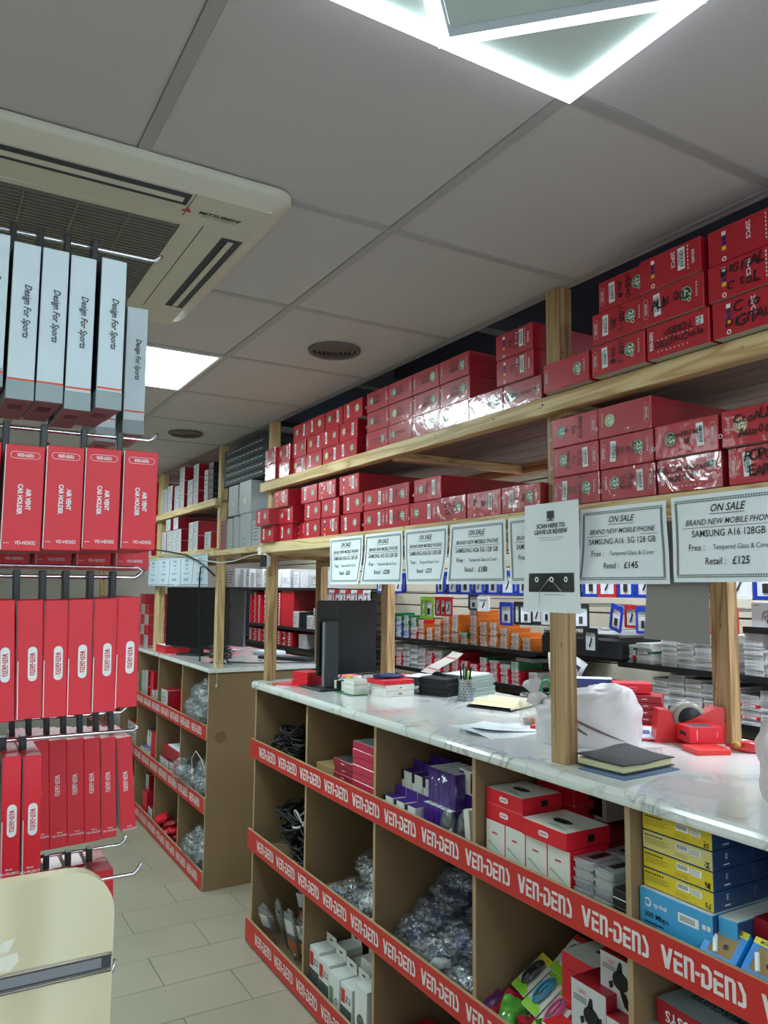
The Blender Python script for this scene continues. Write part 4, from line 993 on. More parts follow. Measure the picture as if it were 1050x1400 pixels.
# air vent holder boxes
def vent_print():
    m = MB(); M = F_MY
    m.pill(.034, .0088, 0, M @ TR(0, -.013, 0), line=.0005); logo(m, .0042, M @ TR(0, -.013, .0001))
    m.text('AIR VENT', .0078, M @ TR(.0052, -.068, 0) @ RZ(-PI/2), 0, .04, 0, .78); m.text('CAR HOLDER', .0078, M @ TR(-.0042, -.068, 0) @ RZ(-PI/2), 0, .04, 0, .78)
    m.quad(-.0228, -.1305, -.0218, -.001, 0, M); m.text('VD-HD032', .0060, M @ TR(.0045, -.122, 0), 0, .02, 0, .85); m.quad(-.020, -.1228, -.0135, -.1222, 0, M)
    return m.mesh('printed_spine', ['white'])
vp = vent_print()
for k, (a, b, z0, z1) in enumerate([(.022, .072, 1.780, 1.915), (.074, .122, 1.782, 1.914), (.121, .169, 1.784, 1.917), (.168, .215, 1.786, 1.919), (.216, .263, 1.788, 1.920)]):
    hang('car_holder_box', 'box', 'bright red air vent car holder box, %s along its hook' % ORD[k], 'red air vent car holder boxes', a, b, z0, z1, 1.05, .13, ['red_card', 'white_edge', 'red_card_dark', 'red_card', 'red_card'], [1, 0, 0, 0, 2, 0], vp, rz=[0, .01, .03, -.03, -.02][k], hook_z=1.948)
for k, (a, b) in enumerate([(.075, .128), (.130, .184), (.186, .240), (.242, .296)]):
    hang('car_holder_box', 'box', 'dark undersided holder box in the second rank, %s along' % ORD[k], 'second rank of car holder boxes', a, b, 1.765, 1.90, 1.22, .12, ['red_card', 'white_edge', 'red_card_dark', 'red_card', 'red_card'], [1, 0, 0, 0, 2, 0], vp, hook_z=1.935, hy=-.10)
# boxes with the white pill logo on the spine
def pill_print():
    m = MB(); M = F_MY @ TR(.003, -.078, 0) @ RZ(-PI/2); m.pill(.042, .0105, 0, M); logo(m, .0060, M @ TR(0, 0, .0003), 1); m.ring(.0008, .0012, 0, M @ TR(.018, -.003, .0003), 8); m.quad(-.0138, -.143, -.0128, -.074, 0, F_MY); return m.mesh('printed_spine', ['white', 'fascia_red'])
pp = pill_print()
for k, (a, b, z0, z1) in enumerate([(.066, .096, 1.576, 1.722), (.096, .128, 1.578, 1.722), (.127, .157, 1.578, 1.722), (.155, .187, 1.579, 1.723), (.186, .217, 1.580, 1.724), (.215, .246, 1.584, 1.726)]):
    hang('logo_spine_box', 'box', 'red box with white pill logo, %s along the third hook' % ORD[k], 'red boxes with pill logo spines', a, b, z0, z1, 1.05, .12, ['red_card', 'white_edge', 'red_card_dark', 'red_card', 'red_card'], [1, 1, 0, 0, 2, 0], pp, lean=-.045+.008*k, hook_z=1.754)
def pill_print2():
    m = MB(); M = F_MY @ TR(.001, -.075, 0) @ RZ(-PI/2); m.pill(.038, .0105, 0, M); logo(m, .0056, M @ TR(0, 0, .0003), 1); m.quad(-.0098, -.139, -.0090, -.075, 0, F_MY); m.text('VD-WLE013', .0042, F_MY @ TR(-.001, -.136, 0), 0, .02); m.text('Model', .003, F_MY @ TR(-.001, -.131, 0), 0, .02); return m.mesh('printed_spine', ['white', 'fascia_red'])
p2 = pill_print2()
for k, (a, b, z0, z1) in enumerate([(.066, .088, 1.396, 1.537), (.089, .112, 1.394, 1.535), (.112, .135, 1.394, 1.534)]):
    hang('slim_logo_box', 'box', 'slim red box with pill logo, %s on the fourth hook' % ORD[k], 'slim red boxes on the fourth hook', a, b, z0, z1, 1.05, .10, ['red_card', 'white_edge', 'red_card_dark', 'red_card', 'red_card'], [1, 1, 0, 0, 0, 0], p2, lean=-.03, hook_z=1.545)
def dark_print():
    m = MB(); logo(m, .0068, F_MY @ TR(-.001, -.068, 0) @ RZ(-PI/2)); m.text('VD-WLE003', .0042, F_MY @ TR(.002, -.143, 0), 0, .02); m.text('Model', .003, F_MY @ TR(.002, -.1385, 0), 0, .02); return m.mesh('printed_spine', ['fascia_text'])
dp = dark_print()
for k, (a, b, z0, z1) in enumerate([(.123, .152, 1.343, 1.507), (.147, .176, 1.343, 1.506), (.173, .201, 1.344, 1.505), (.198, .226, 1.345, 1.504), (.223, .250, 1.346, 1.503), (.248, .274, 1.348, 1.502), (.272, .299, 1.356, 1.500)]):
    hang('dark_spine_box', 'box', 'red box with plain white logo, %s on the rear fourth hook' % ORD[k], 'red boxes on the rear fourth hook', a, b, z0, z1, 1.30, .12, ['red_card', 'white_edge', 'red_card_dark', 'red_card', 'red_card'], [1, 1, 0, 0, 2, 0], dp, lean=-.05 if k < 6 else -.085, hook_z=1.53)
for k, (a, b) in enumerate([(.150, .180), (.182, .212), (.214, .244), (.246, .279)]):
    hang('dark_spine_box', 'box', 'red box half hidden behind the end panel, %s on its hook' % ORD[k], 'red boxes behind the end panel', a, b, 1.145, 1.300, 1.30, .12, ['red_card', 'white_edge', 'red_card_dark', 'red_card', 'red_card'], [1, 1, 0, 0, 2, 0], None, lean=-.03, hook_z=1.314)
for k, (a, b) in enumerate([(.150, .185), (.187, .222)]):
    hang('dark_spine_box', 'box', 'red box low behind the end panel, %s on its hook' % ORD[k], 'low red boxes behind the end panel', a, b, 1.07, 1.222, 1.06, .12, ['red_card', 'white_edge', 'red_card_dark', 'red_card', 'red_card'], [1, 0, 0, 0, 2, 0], None, lean=-.02, hook_z=1.238)
# ================================================================== THINGS ON THE NEAR WORKTOP
T0 = TOPZ
def sbox(name, cat, label, loc, size, mats, faces, rz=0, group=None, c=.0012, top_inset=None):
    w_, d, h = size
    return tag(obj(name, MB().cham((-w_/2, -d/2, 0), (w_/2, d/2, h), c, 0, None, faces).mesh(name, mats), None, loc, (0, 0, rz)), label, cat, group)
# --- back-to-front monitor on its tower stand
t = thing('desktop_monitor', 'black desktop monitor seen from behind on a grey tower stand', 'monitor', (1.70, 3.32, T0))
part('screen_housing', MB().cham((-.107, 0, .060), (.205, .028, .408), .004), ['black_plastic'], t)
part('screen', MB().box((-.100, .028, .067), (.198, .0288, .400)), ['screen_black'], t)
part('stand_tower', MB().cham((-.098, -.050, .010), (-.026, -.018, .310), .003, 0, None, [1, 0, 0, 0, 0, 0]), ['tower_grey', 'aluminium'], t)
part('stand_arm', MB().box((-.080, -.02, .19), (-.040, .004, .25)), ['matte_black'], t)
part('foot', MB().cham((-.150, -.110, 0), (.090, .115, .010), .003), ['black_plastic'], t)
part('cable', MB().tube([(-.03, .02, .17), (-.02, -.03, .12), (.0, -.03, .06), (-.02, .02, .012)], .003, 6), ['cable_black'], t)
part('hinge_mark', MB().box((-.016, -.0008, .335), (-.008, 0, .385)), ['ac_slot'], t)
# --- small red boxes at the far end
for k in range(3): sbox('small_red_box', 'box', 'small red box at the far end of the worktop, %s from below' % ORD[k], (1.625, 3.50, T0+.004+k*.020), (.10, .115, .019), ['red_card', 'carton_side'], None, .25, 'small red boxes stacked beside the monitor')
sbox('red_tray', 'tray', 'flat red opened carton under the small red boxes', (1.585, 3.53, T0), (.16, .19, .0035), ['red_card'], None, .5)
sbox('dark_device', 'charger', 'flat black device between the red boxes and the monitor', (1.73, 3.62, T0), (.14, .10, .022), ['matte_black'], None, .2)
# --- white and red boxes near the monitor
sbox('green_card', 'card', 'green card sheet under the white boxes', (1.662, 3.17, T0), (.09, .30, .002), ['green_card'], None, -.1)
for k in range(3): sbox('white_box', 'box', 'small banded white box on the green sheet, %s from below' % ORD[k], (1.665, 3.085, T0+.003+k*.021), (.07, .085, .020), ['plate_beige', 'plate_beige'], None, .05, 'small white boxes on the green sheet')
for k in range(2): 
    b = sbox('white_box', 'box', 'small black-banded white box behind, %s from below' % ORD[k], (1.685, 3.22, T0+.003+k*.021), (.07, .085, .020), ['plate_beige', 'plate_beige'], None, .1, 'black-banded white boxes')
    part('black_band', MB().box((-.0355, -.02, -.0005), (.0355, .02, .0205)), ['ink'], b)
for k in range(2):
    b = sbox('white_box', 'box', 'wide white box with gold oval, %s of the stack' % ('lower' if k == 0 else 'upper'), (1.800, 2.995, T0+k*.026), (.150, .13, .025), ['plate_beige', 'sticker'], None, .06, 'wide white boxes under the red box')
    m = MB(); m.pill(.020, .008, 0, TR(.01 if k else .0, -.0655, .012) @ F_MY) if not k else m.quad(-.004, .010, .008, .014, 0, TR(0, -.0655, 0) @ F_MY); part('printed_mark', m, ['badge_gold' if not k else 'ink_soft'], b)
sbox('red_box', 'box', 'flat red box on top of the wide white boxes', (1.792, 2.998, T0+.0525), (.160, .14, .019), ['red_card', 'carton_side'], None, .04)
t = thing('navy_cloth', 'crumpled navy cloth lying on the flat red box', 'cloth', (1.80, 3.03, T0+.0725), (0, 0, .2)); part('fabric', MB().blob((.075, .055, .012), 3, .3, 2.6, 3, 0, TR(0, 0, .006), flat=-.4), ['navy'], t)
t = thing('tape_roll', 'roll of yellow-green tape behind the white boxes', 'tape', (1.735, 3.27, T0+.028), (PI/2, .2, .5)); part('tape', MB().lathe([(.026, -.008), (.028, -.008), (.028, .008), (.024, .008), (.024, -.008), (.026, -.008)], 24), ['yellow'], t)
part('loose_end', MB().tube([(0, .028, 0), (-.02, .03, 0), (-.035, .022, .003)], .0025, 5), ['yellow'], t)
sbox('red_package', 'box', 'red and white packet behind the monitor foot', (1.82, 3.50, T0), (.14, .12, .035), ['red_card', 'sticker'], [0, 0, 1, 0, 0, 0], .1)
# --- grey-green sleeve, notebooks, booklets, receipt, pen cup
t = thing('plastic_sleeve', 'translucent green-edged plastic sleeve lying beside the wide white boxes', 'sleeve', (1.93, 3.02, T0)); part('sheet', MB().cham((-.06, -.07, 0), (.06, .07, .004), .001).add(*paper(.11, .15, .03, 5)[:2], 0, TR(.0, .06, .02) @ RZ(.3)), ['sleeve_green'], t)
rn = random.Random(5)
for k in range(8): sbox('black_notebook', 'notebook', 'black notebook beside the pen cup, %s from below' % ORD[k], (1.985+rn.uniform(-.004, .004), 2.895+rn.uniform(-.004, .004), T0+k*.0095), (.105, .15, .0088), ['matte_black', 'page_grey'], [0, 1, 0, 0, 0, 0], .35+rn.uniform(-.03, .03), 'stack of black notebooks', c=.0006)
for k in range(9): sbox('grey_booklet', 'booklet', 'grey-green booklet behind the pen cup, %s from below' % ORD[k], (2.13+rn.uniform(-.005, .005), 2.86+rn.uniform(-.004, .004), T0+k*.0098), (.16, .15, .0085), ['booklet_grey', 'booklet_grey'], None, .30+rn.uniform(-.04, .04), 'stack of grey-green booklets', c=.0008)
sbox('white_card', 'paper', 'white sheet on top of the grey-green booklets', (2.12, 2.88, T0+9*.0098), (.17, .15, .002), ['paper'], None, .35)
sbox('small_white_card', 'paper', 'printed cards scattered on the black notebooks', (1.93, 2.98, T0+.078), (.13, .07, .003), ['paper'], None, .5)
sbox('red_leaflet', 'leaflet', 'thin red and white leaflet poking out beyond the notebooks', (1.91, 3.11, T0+.066), (.09, .05, .006), ['red_card', 'paper'], [1, 0, 1, 0, 0, 0], .4)
sbox('dark_pouch', 'pouch', 'dark pouch supporting the leaflet beyond the notebooks', (1.93, 3.13, T0), (.14, .12, .065), ['matte_black', 'paper'], None, .2, c=.006)
t = thing('till_receipt', 'long curled paper receipt rising from the notebooks', 'receipt', (2.02, 2.93, T0+.085), (0, 0, .25))
n = 12; vs = []; fs = []
for i in range(n+1):
    a = i/n; x = -.11+.22*a; z = .012+.085*a**1.4+.008*math.sin(a*5)
    vs += [(x, -.038, z), (x+.012, .038, z+.004)]
for i in range(n): fs.append((2*i, 2*i+2, 2*i+3, 2*i+1))
m = MB().add(vs, fs, 0, None, True)
part('paper_strip', m, ['receipt'], t)
m = MB()
for (i, w_) in ((2, 1), (9, 1)):
    a, b, c, d = [Vector(vs[j]) for j in (2*i, 2*i+2, 2*i+3, 2*i+1)]; o = Vector((0, 0, .0009)); e = (b-a)*.55
    m.add([a*.95+d*.05+o, a*.95+d*.05+e+o, a*.08+d*.92+e+o, a*.08+d*.92+o], [(0, 1, 2, 3)], 0)
part('printed_lines', m, ['receipt_red'], t)
t = thing('pen_cup', 'perforated steel pen cup holding pens', 'pen cup', (1.985, 2.70, T0))
m = MB().lathe([(.030, 0), (.032, .003), (.032, .088), (.0335, .090), (.0305, .088), (.030, .003), (0, .003)], 28); part('cup', m, ['steel'], t)
m = MB()
for r in range(6):
    for k in range(14): a = 2*PI*(k+.5*(r % 2))/14; m.disc(.0026, 0, TR(.0323*math.cos(a), .0323*math.sin(a), .018+r*.011) @ RZ(a+PI/2) @ RX(PI/2), 8)
o = part('perforation', m, ['ink'], t); o['kind'] = 'stuff'
for k, (dx, dy, h, c) in enumerate([(-.012, .01, .14, 'ink'), (.008, .006, .13, 'matte_black'), (.012, -.01, .135, 'ink'), (0, -.012, .12, 'lime'), (-.008, -.006, .128, 'steel'), (.004, .016, .145, 'black_plastic')]):
    p = tag(obj('pen', MB().tube([(0, 0, 0), (dx*.9, dy*.9, h-.01), (dx, dy, h)], .0042, 8).mesh('pen', [c]), None, (1.985+dx*.5, 2.70+dy*.5, T0+.006)), ['black pen standing highest in the cup', 'short black pen in the cup', 'black marker at the cup front', 'lime green pen in the cup', 'steel pen in the cup', 'thick black pen at the cup back'][k], 'pen', 'pens in the steel cup')
# --- open yellow-paged notebook and papers
t = thing('open_notebook', 'open notebook with cream pages and black cover', 'notebook', (2.03, 2.50, T0), (0, 0, .35)); t.scale = (1.2, 1.2, 1.5)
part('cover', MB().cham((-.10, -.085, 0), (.10, .085, .004), .001), ['matte_black'], t)
for s in (-1, 1):
    n = 8; vs = []; fs = []
    for i in range(n+1):
        a = i/n; x = s*.095*a; z = .005+.020*math.sin(min(1, a*1.3)*PI)*(.6)+.004
        vs += [(x, -.08, z), (x, .08, z)]
    for i in range(n): fs.append((2*i, 2*i+2, 2*i+3, 2*i+1) if s > 0 else (2*i, 2*i+1, 2*i+3, 2*i+2))
    m = MB().add(vs, fs, 0, None, True)
    for e in (0, 1): m.add([vs[2*i+e] for i in range(n+1)]+[(s*.095, (-.08, .08)[e], .004), (0, (-.08, .08)[e], .004)], [tuple(range(n+3))], 0)
    part('page_block', m, ['page'], t)
t = thing('loose_papers', 'white printed papers lying flat on the worktop', 'paper', (1.665, 2.05, T0)); 
for k, (x, y, a) in enumerate([(0, 0, .1), (.03, .05, -.3), (-.02, .06, .4)]):
    p = part('sheet', MB().add(*paper(.17, .24, .004, 30+k)[:2], 0, TR(0, .12, .0012+.0012*k), True), ['paper'], t, (x, y, .0008), (0, 0, a-PI/2))
m = MB()
for k in range(9): m.quad(-.06, -.07+k*.016, .02+.03*((k*7) % 3)/2, -.068+k*.016, 0, TR(0, 0, .0055) @ RZ(-1.4))
part('printed_lines', m, ['ink_soft'], t)
# --- clear jar
t = thing('glass_jar', 'clear plastic jar with a few sweets inside', 'jar', (1.835, 2.115, T0))
part('jar_wall', MB().lathe([(0, .002), (.036, .002), (.040, .006), (.040, .082), (.035, .090), (.036, .094), (.038, .100), (.034, .108), (.030, .108)], 28), ['jar_glass'], t)
part('contents', MB().blob((.030, .030, .013), 4, .3, 3, 3, 0, TR(0, 0, .016), flat=-.5), ['sweets'], t)
sbox('red_tag', 'tag', 'small red packet lying beside the glass jar', (1.80, 2.055, T0), (.045, .022, .012), ['red_card'], None, .6)
t = thing('key_holder', 'green key ring standing behind the glass jar', 'key ring', (2.0, 2.22, T0)); part('ring', MB().tube([(.024*math.cos(a), 0, .105+.028*math.sin(a)) for a in [2*PI*i/16 for i in range(16)]], .006, 6, closed=True), ['green_card'], t)
part('stem', MB().lathe([(0, .012), (.006, .014), (.006, .07), (.012, .085), (0, .09)], 10).lathe([(.03, 0), (.03, .012), (0, .014)], 16), ['black_plastic'], t)
# --- white carrier bag, knotted at one side
def carrier(loc, rz, label):
    t = thing('carrier_bag', label, 'bag', loc, (0, 0, rz))
    m = MB(); nu, nv = 56, 22; vs = []; fs = []
    for j in range(nv+1):
        v = j/nv
        for i in range(nu):
            a = 2*PI*i/nu; sx = .155*(1-v**3.2*.55); sy = .105*(1-v**2.6*.62)
            q = Vector((math.cos(a)*sx, math.sin(a)*sy, 0))
            # gathered folds that fan out from the knot
            kn = Vector((-.135, .02, .165)); fo = math.sin(math.atan2(q.y-.02, q.x+.16)*21+math.sin(v*4)*1.2)
            wv = .0050*fo*(.35+v)+.012*noise.noise(Vector((a*1.3, v*2.5, 3)))+.012*(abs(noise.noise(Vector((math.cos(a)*4, math.sin(a)*4, v*5))))-.2)
            hgt = .158*math.sin(min(1, v*1.02)*PI/2)**.75 if v < .99 else .158
            sh = .0; z = hgt*(1+.10*math.cos(a-.2)-.06*(q.x < 0)*(-q.x/.15))
            q = q*(1+wv*9); vs.append((q.x+sh, q.y, max(.0005, z+wv*.6)))
    for j in range(nv):
        for i in range(nu): a = j*nu+i; b = j*nu+(i+1) % nu; fs.append((a, b, b+nu, a+nu))
    vs.append((sum(v[0] for v in vs[-nu:])/nu, sum(v[1] for v in vs[-nu:])/nu, .160)); c = len(vs)-1
    for i in range(nu): fs.append((nv*nu+i, nv*nu+(i+1) % nu, c))
    m.add(vs, fs, 0, None, True)
    body = part('bag_body', m, ['bag_white'], t)
    mk = MB()
    prof = [(.006, .0), (.012, .01), (.030, .03), (.018, .046), (.010, .052), (.017, .062), (.026, .078), (.020, .09), (.004, .094)]
    nn = 24; v2 = []; f2 = []
    for i in range(nn):
        a = 2*PI*i/nn
        for r_, z in prof: rr_ = r_*(1+.28*math.sin(a*5+z*60)); v2.append((rr_*math.cos(a), rr_*.7*math.sin(a), z))
    for i in range(nn):
        for q in range(len(prof)-1): j = (i+1) % nn; k_ = len(prof); f2.append((i*k_+q, j*k_+q, j*k_+q+1, i*k_+q+1))
    mk.add(v2, f2, 0, TR(-.148, .01, .095) @ RY(-.25), True); part('knot', mk, ['bag_white'], t)
    sd = MB()
    for k, (a, l) in enumerate(((-.55, .19), (-.85, .15))):
        pts = [(-.11+l*s*math.cos(a)*1.35, -.078-.038*math.sin(PI*s), .115-.095*s) for s in [i/8 for i in range(9)]]
        sd.tube(pts, .0028, 5, 0, None, False, [.0008+.0034*math.sin(PI*i/8) for i in range(9)])
    part('dark_fold', sd, ['bag_fold'], t); return t
carrier((1.790, 1.800, T0), -.78, 'knotted white carrier bag behind the central post')
t = thing('pink_bag', 'crumpled pink-white bag at the near end of the worktop', 'bag', (1.640, .985, T0)); part('bag_body', MB().blob((.105, .12, .14), 9, .16, 2.4, 4, 0, TR(0, 0, .10), flat=-.70), ['bag_pink'], t)
# --- black diary on the blue folder
t = thing('blue_folder', 'glossy blue folder under the black diary', 'folder', (1.615, 1.478, T0), (0, 0, PI/2+.06)); part('cover', MB().cham((-.075, -.110, 0), (.075, .110, .003), .0008), ['blue_folder'], t)
part('printed_motif', MB().ring(.018, .026, 0, TR(.02, -.055, .0034), 16, 0, 1.6).poly([(-.01, -.07), (.02, -.09), (.03, -.085), (.0, -.062)], 0, TR(0, 0, .0034)), ['plate_beige'], t)
t = thing('black_diary', 'thick black diary with cream pages, slightly open', 'book', (1.640, 1.512, T0+.0032), (0, 0, PI/2+.08))
part('lower_cover', MB().cham((-.078, -.105, 0), (.078, .105, .003), .001), ['book_black'], t)
part('page_block', MB().cham((-.072, -.100, .003), (.074, .100, .019), .001), ['page'], t)
n = 8; vs = []; fs = []
for j in range(n+1):
    for i in range(n+1):
        x = -.078+.156*i/n; y = -.105+.21*j/n; z = .0195+.010*max(0, (x+.03)/.1)**1.2*(.5+.5*(1-j/n))+.002*math.sin(j)
        vs.append((x, y, z))
k = len(vs); vs += [(x, y, z+.003) for x, y, z in vs]
for j in range(n):
    for i in range(n): a = j*(n+1)+i; fs += [(a, a+n+1, a+n+2, a+1), (k+a, k+a+1, k+a+n+2, k+a+n+1)]
for i in range(n): fs += [(i, i+1, k+i+1, k+i), (n*(n+1)+i+1, n*(n+1)+i, k+n*(n+1)+i, k+n*(n+1)+i+1), (i*(n+1), k+i*(n+1), k+(i+1)*(n+1), (i+1)*(n+1)), (i*(n+1)+n, (i+1)*(n+1)+n, k+(i+1)*(n+1)+n, k+i*(n+1)+n)]
part('upper_cover', MB().add(vs, fs, 0), ['book_black'], t)
part('loose_leaf', MB().cham((-.070, -.108, .0192), (.082, .02, .0205), .0004), ['page_grey'], t)
t = thing('clear_film_sheet', 'creased clear plastic sheet lying flat near the worktop edge', 'plastic sheet', (1.600, 1.270, T0+.0004), (0, 0, .4))
vs, fs, _ = paper(.15, .20, .02, 41, 18, 18); part('sheet', MB().add([(x, y+.1, abs(noise.noise(Vector((x*60, y*18, 2))))*.0035+.0006) for x, y, z in vs], fs, 0, None, True), ['clear_sheet'], t)
# --- red boxes, blue box, leaflet, tape dispenser group
for k in range(5): 
    b = sbox('red_box', 'box', 'dark red box behind the carrier bag, %s from below' % ORD[k], (2.155, 1.915, T0+k*.0225), (.15, .115, .0215), ['carton_side', 'carton_side'], None, -.95+(.06 if k % 2 else 0), 'dark red boxes stacked behind the carrier bag')
    m = MB(); m.pill(.018, .003, 0, TR(.02, -.0583, .011) @ F_MY); part('printed_logo', m, ['fascia_text'], b)
sbox('navy_box', 'box', 'navy box lying on the dark red stack', (2.115, 2.10, T0+.119), (.14, .07, .030), ['navy_soft', 'sticker'], [0, 0, 0, 0, 0, 1], -.75)
b = sbox('red_box', 'box', 'red box with pill logo on top of the dark red stack', (2.145, 1.945, T0+.1145), (.125, .08, .034), ['red_card', 'sticker'], [0, 0, 0, 0, 0, 0], -.72)
m = MB(); m.pill(.032, .010, 0, TR(0, -.0405, .017) @ F_MY, line=.0012); part('printed_logo', m, ['fascia_text'], b)
sbox('support_carton', 'box', 'dark carton supporting the navy box', (2.12, 2.13, T0), (.12, .08, .118), ['carton_side'], None, -.75)
t = thing('leaflet', 'red-edged printed leaflet leaning behind the tape dispenser', 'leaflet', (2.015, 1.775, T0+.002), (0, 0, -.95)); part('sheet', MB().cham((-.05, -.075, 0), (.05, .075, .0015), .0004, 0, TR(0, 0, .012) @ RX(.12)), ['red_card'], t)
part('printed_face', MB().quad(-.042, -.066, .042, .066, 0, TR(0, 0, .0142) @ RX(.12)).poly([(-.01, -.03), (.02, -.02), (.012, .02), (-.015, .015)], 1, TR(0, 0, .0148) @ RX(.12)), ['paper_blue', 'navy_soft'], t)
t = thing('tape_dispenser', 'red tape dispenser holding a roll of brown-grey tape', 'tape dispenser', (2.075, 1.660, T0), (0, 0, -.62))
M = Matrix(((1, 0, 0, 0), (0, 0, -1, 0), (0, 1, 0, 0), (0, 0, 0, 1)))
part('housing', MB().prism([(-.105, 0), (.105, 0), (.105, .108), (.090, .112), (-.030, .055), (-.045, .055), (-.058, .098), (-.092, .100)], -.030, .030, 0, M), ['dispenser_red'], t)
part('tape_roll', MB().lathe([(.022, -.024), (.050, -.024), (.050, .024), (.022, .024), (.022, -.024)], 32, 0, TR(.004, 0, .072) @ RX(PI/2)), ['tape_film'], t)
part('roll_core', MB().lathe([(0, -.026), (.034, -.026), (.036, .026), (0, .026)], 28, 0, TR(.004, 0, .072) @ RX(PI/2)), ['matte_black'], t)
b = sbox('flat_red_box', 'box', 'flat bright red box under the small red box', (1.985, 1.523, T0), (.105, .085, .016), ['bright_red_card', 'bright_red_card'], None, -.40)
b = sbox('red_window_box', 'box', 'small red box with dark side window in front of the dispenser', (2.045, 1.590, T0+.0165), (.105, .078, .047), ['red_card', 'sticker'], [0, 0, 0, 0, 0, 0], -.42)
part('side_window', MB().poly([(-.018, .018), (.022, .018), (.014, .030), (-.026, .030)], 0, TR(-.053, -.0, 0) @ F_MX), ['ink'], b)
part('top_print', MB().quad(-.035, -.028, .03, .02, 0, TR(0, 0, .0474)), ['ink_soft'], b)
m = MB(); m.quad(-.030, .008, -.028, .038, 0, TR(0, -.0395, 0) @ F_MY); m.quad(.034, .016, .035, .034, 0, TR(0, -.0395, 0) @ F_MY); part('side_print', m, ['fascia_text'], b)
t = thing('snack_packet', 'red and gold crumpled snack packet near the rear post', 'packet', (2.115, 1.455, T0), (0, 0, -.75)); part('packet', MB().blob((.070, .026, .018), 12, .35, 3, 3, 0, TR(0, 0, .014), flat=-.7).blob((.018, .018, .012), 2, .3, 3, 2, 1, TR(-.052, -.004, .018)), ['dispenser_red', 'badge_gold'], t)
part('twisted_end', MB().blob((.022, .016, .013), 14, .5, 3, 3, 0, TR(.082, .0, .012), flat=-.7), ['dispenser_red'], t)
# ================================================================== FURTHER WORKTOP
T2 = 1.2625
t = thing('large_monitor', 'large black monitor on the further worktop beside the pine post', 'monitor', (1.645, 5.44, T2+.055), (0, 0, math.atan2(-.5, .28)))
part('housing', MB().cham((-.29, .0, -.012), (.29, .035, .418), .006), ['black_plastic'], t)
part('screen', MB().box((-.278, -.0008, .004), (.278, .0, .405)), ['screen_black'], t)
part('stand', MB().cham((-.045, .0, -.045), (.045, .05, .02), .005), ['matte_black'], t)
part('foot', MB().cham((-.11, -.07, -.0552), (.11, .11, -.043), .004), ['matte_black'], t)
sbox('red_flat_carton', 'box', 'flat red carton under the large monitor', (1.60, 5.76, T2), (.22, .26, .055), ['red_card', 'sticker'], [0, 0, 0, 0, 0, 1], 0)
t = thing('all_in_one_computer', 'silver-backed all-in-one computer behind the pine post', 'computer', (2.02, 5.72, T2), (0, 0, -1.36))
part('housing', MB().cham((-.26, -.016, .12), (.22, .010, .475), .004, 0, None, [0, 0, 1, 0, 0, 0]), ['black_plastic', 'aluminium'], t)
part('back_shell', MB().cham((-.24, -.028, .035), (.205, -.014, .455), .006), ['aluminium'], t)
part('stand', MB().tube([(0, -.03, .20), (0, -.10, .12), (0, -.14, .01), (0, -.02, .008)], .012, 6), ['chrome'], t)
part('foot', MB().cham((-.09, -.15, 0), (.09, .05, .006), .002), ['aluminium'], t)
part('maker_mark', MB().disc(.014, 0, TR(0, -.0285, .33) @ F_MY, 14), ['matte_black'], t)
def coil(mb, R, r, turns, seed, c=(0, 0, 0), flat=.5, mi=0, n=18, tiltmax=.5):
    rn = random.Random(seed)
    for k in range(turns):
        M = TR(c[0]+rn.uniform(-.012, .012), c[1]+rn.uniform(-.012, .012), c[2]+k*r*1.6) @ Matrix.Rotation(rn.uniform(-tiltmax, tiltmax), 4, Vector((rn.random(), rn.random(), 0.01)).normalized()) @ RZ(rn.uniform(0, 6))
        a = R*rn.uniform(.75, 1.1); b = a*rn.uniform(flat, 1)
        mb.tube([(a*math.cos(2*PI*i/n), b*math.sin(2*PI*i/n), .004*math.sin(4*PI*i/n)) for i in range(n)], r, 5, mi, M, True)
    return mb
t = thing('cable_tangle', 'big tangle of black and white twisted cables at the foot of the pine post', 'cables', (1.62, 4.80, T2))
m = MB(); coil(m, .075, .006, 9, 3, (0, 0, .02), .5, 0, 18, 1.2); coil(m, .06, .005, 6, 4, (0, 0, .07), .5, 0, 16, 1.3); part('black_cables', m, ['cable_black'], t)
m = MB(); coil(m, .07, .003, 5, 6, (0, 0, .03), .5, 0, 16, 1.2); part('white_strands', m, ['cable_white'], t)
t = thing('keyboard', 'black keyboard lying on the further worktop', 'keyboard', (2.10, 4.85, T2), (0, 0, .5)); part('body', MB().cham((-.07, -.20, 0), (.07, .20, .018), .003), ['matte_black'], t)
m = MB()
for i in range(4):
    for j in range(12): m.box((-.058+i*.029, -.19+j*.032, .018), (-.035+i*.029, -.164+j*.032, .022))
o = part('keys', m, ['black_plastic'], t); o['kind'] = 'stuff'
sbox('white_packet', 'packet', 'white plastic packet beyond the black keyboard', (2.13, 5.25, T2), (.16, .20, .03), ['paper_blue'], None, .2, c=.008)
sbox('red_box_pair', 'box', 'wide red box behind the silver computer', (2.10, 6.35, T2), (.3, .30, .15), ['red_card', 'sticker'], [0, 0, 0, 0, 0, 0], 0)
sbox('grey_box', 'box', 'grey and white box on the wide red box', (2.10, 6.35, T2+.151), (.3, .28, .08), ['grey_grid', 'sticker'], None, 0)
t = thing('loose_cable', 'black cable running along the further worktop', 'cable'); part('cable', MB().tube([(1.66, 4.78, T2+.006), (1.78, 4.66, T2+.006), (1.95, 4.60, T2+.006), (2.12, 4.56, T2+.006), (2.24, 4.62, T2+.007)], .004, 6), ['cable_black'], t)
t = thing('worktop_cable', 'black cables trailing behind the desktop monitor', 'cable')
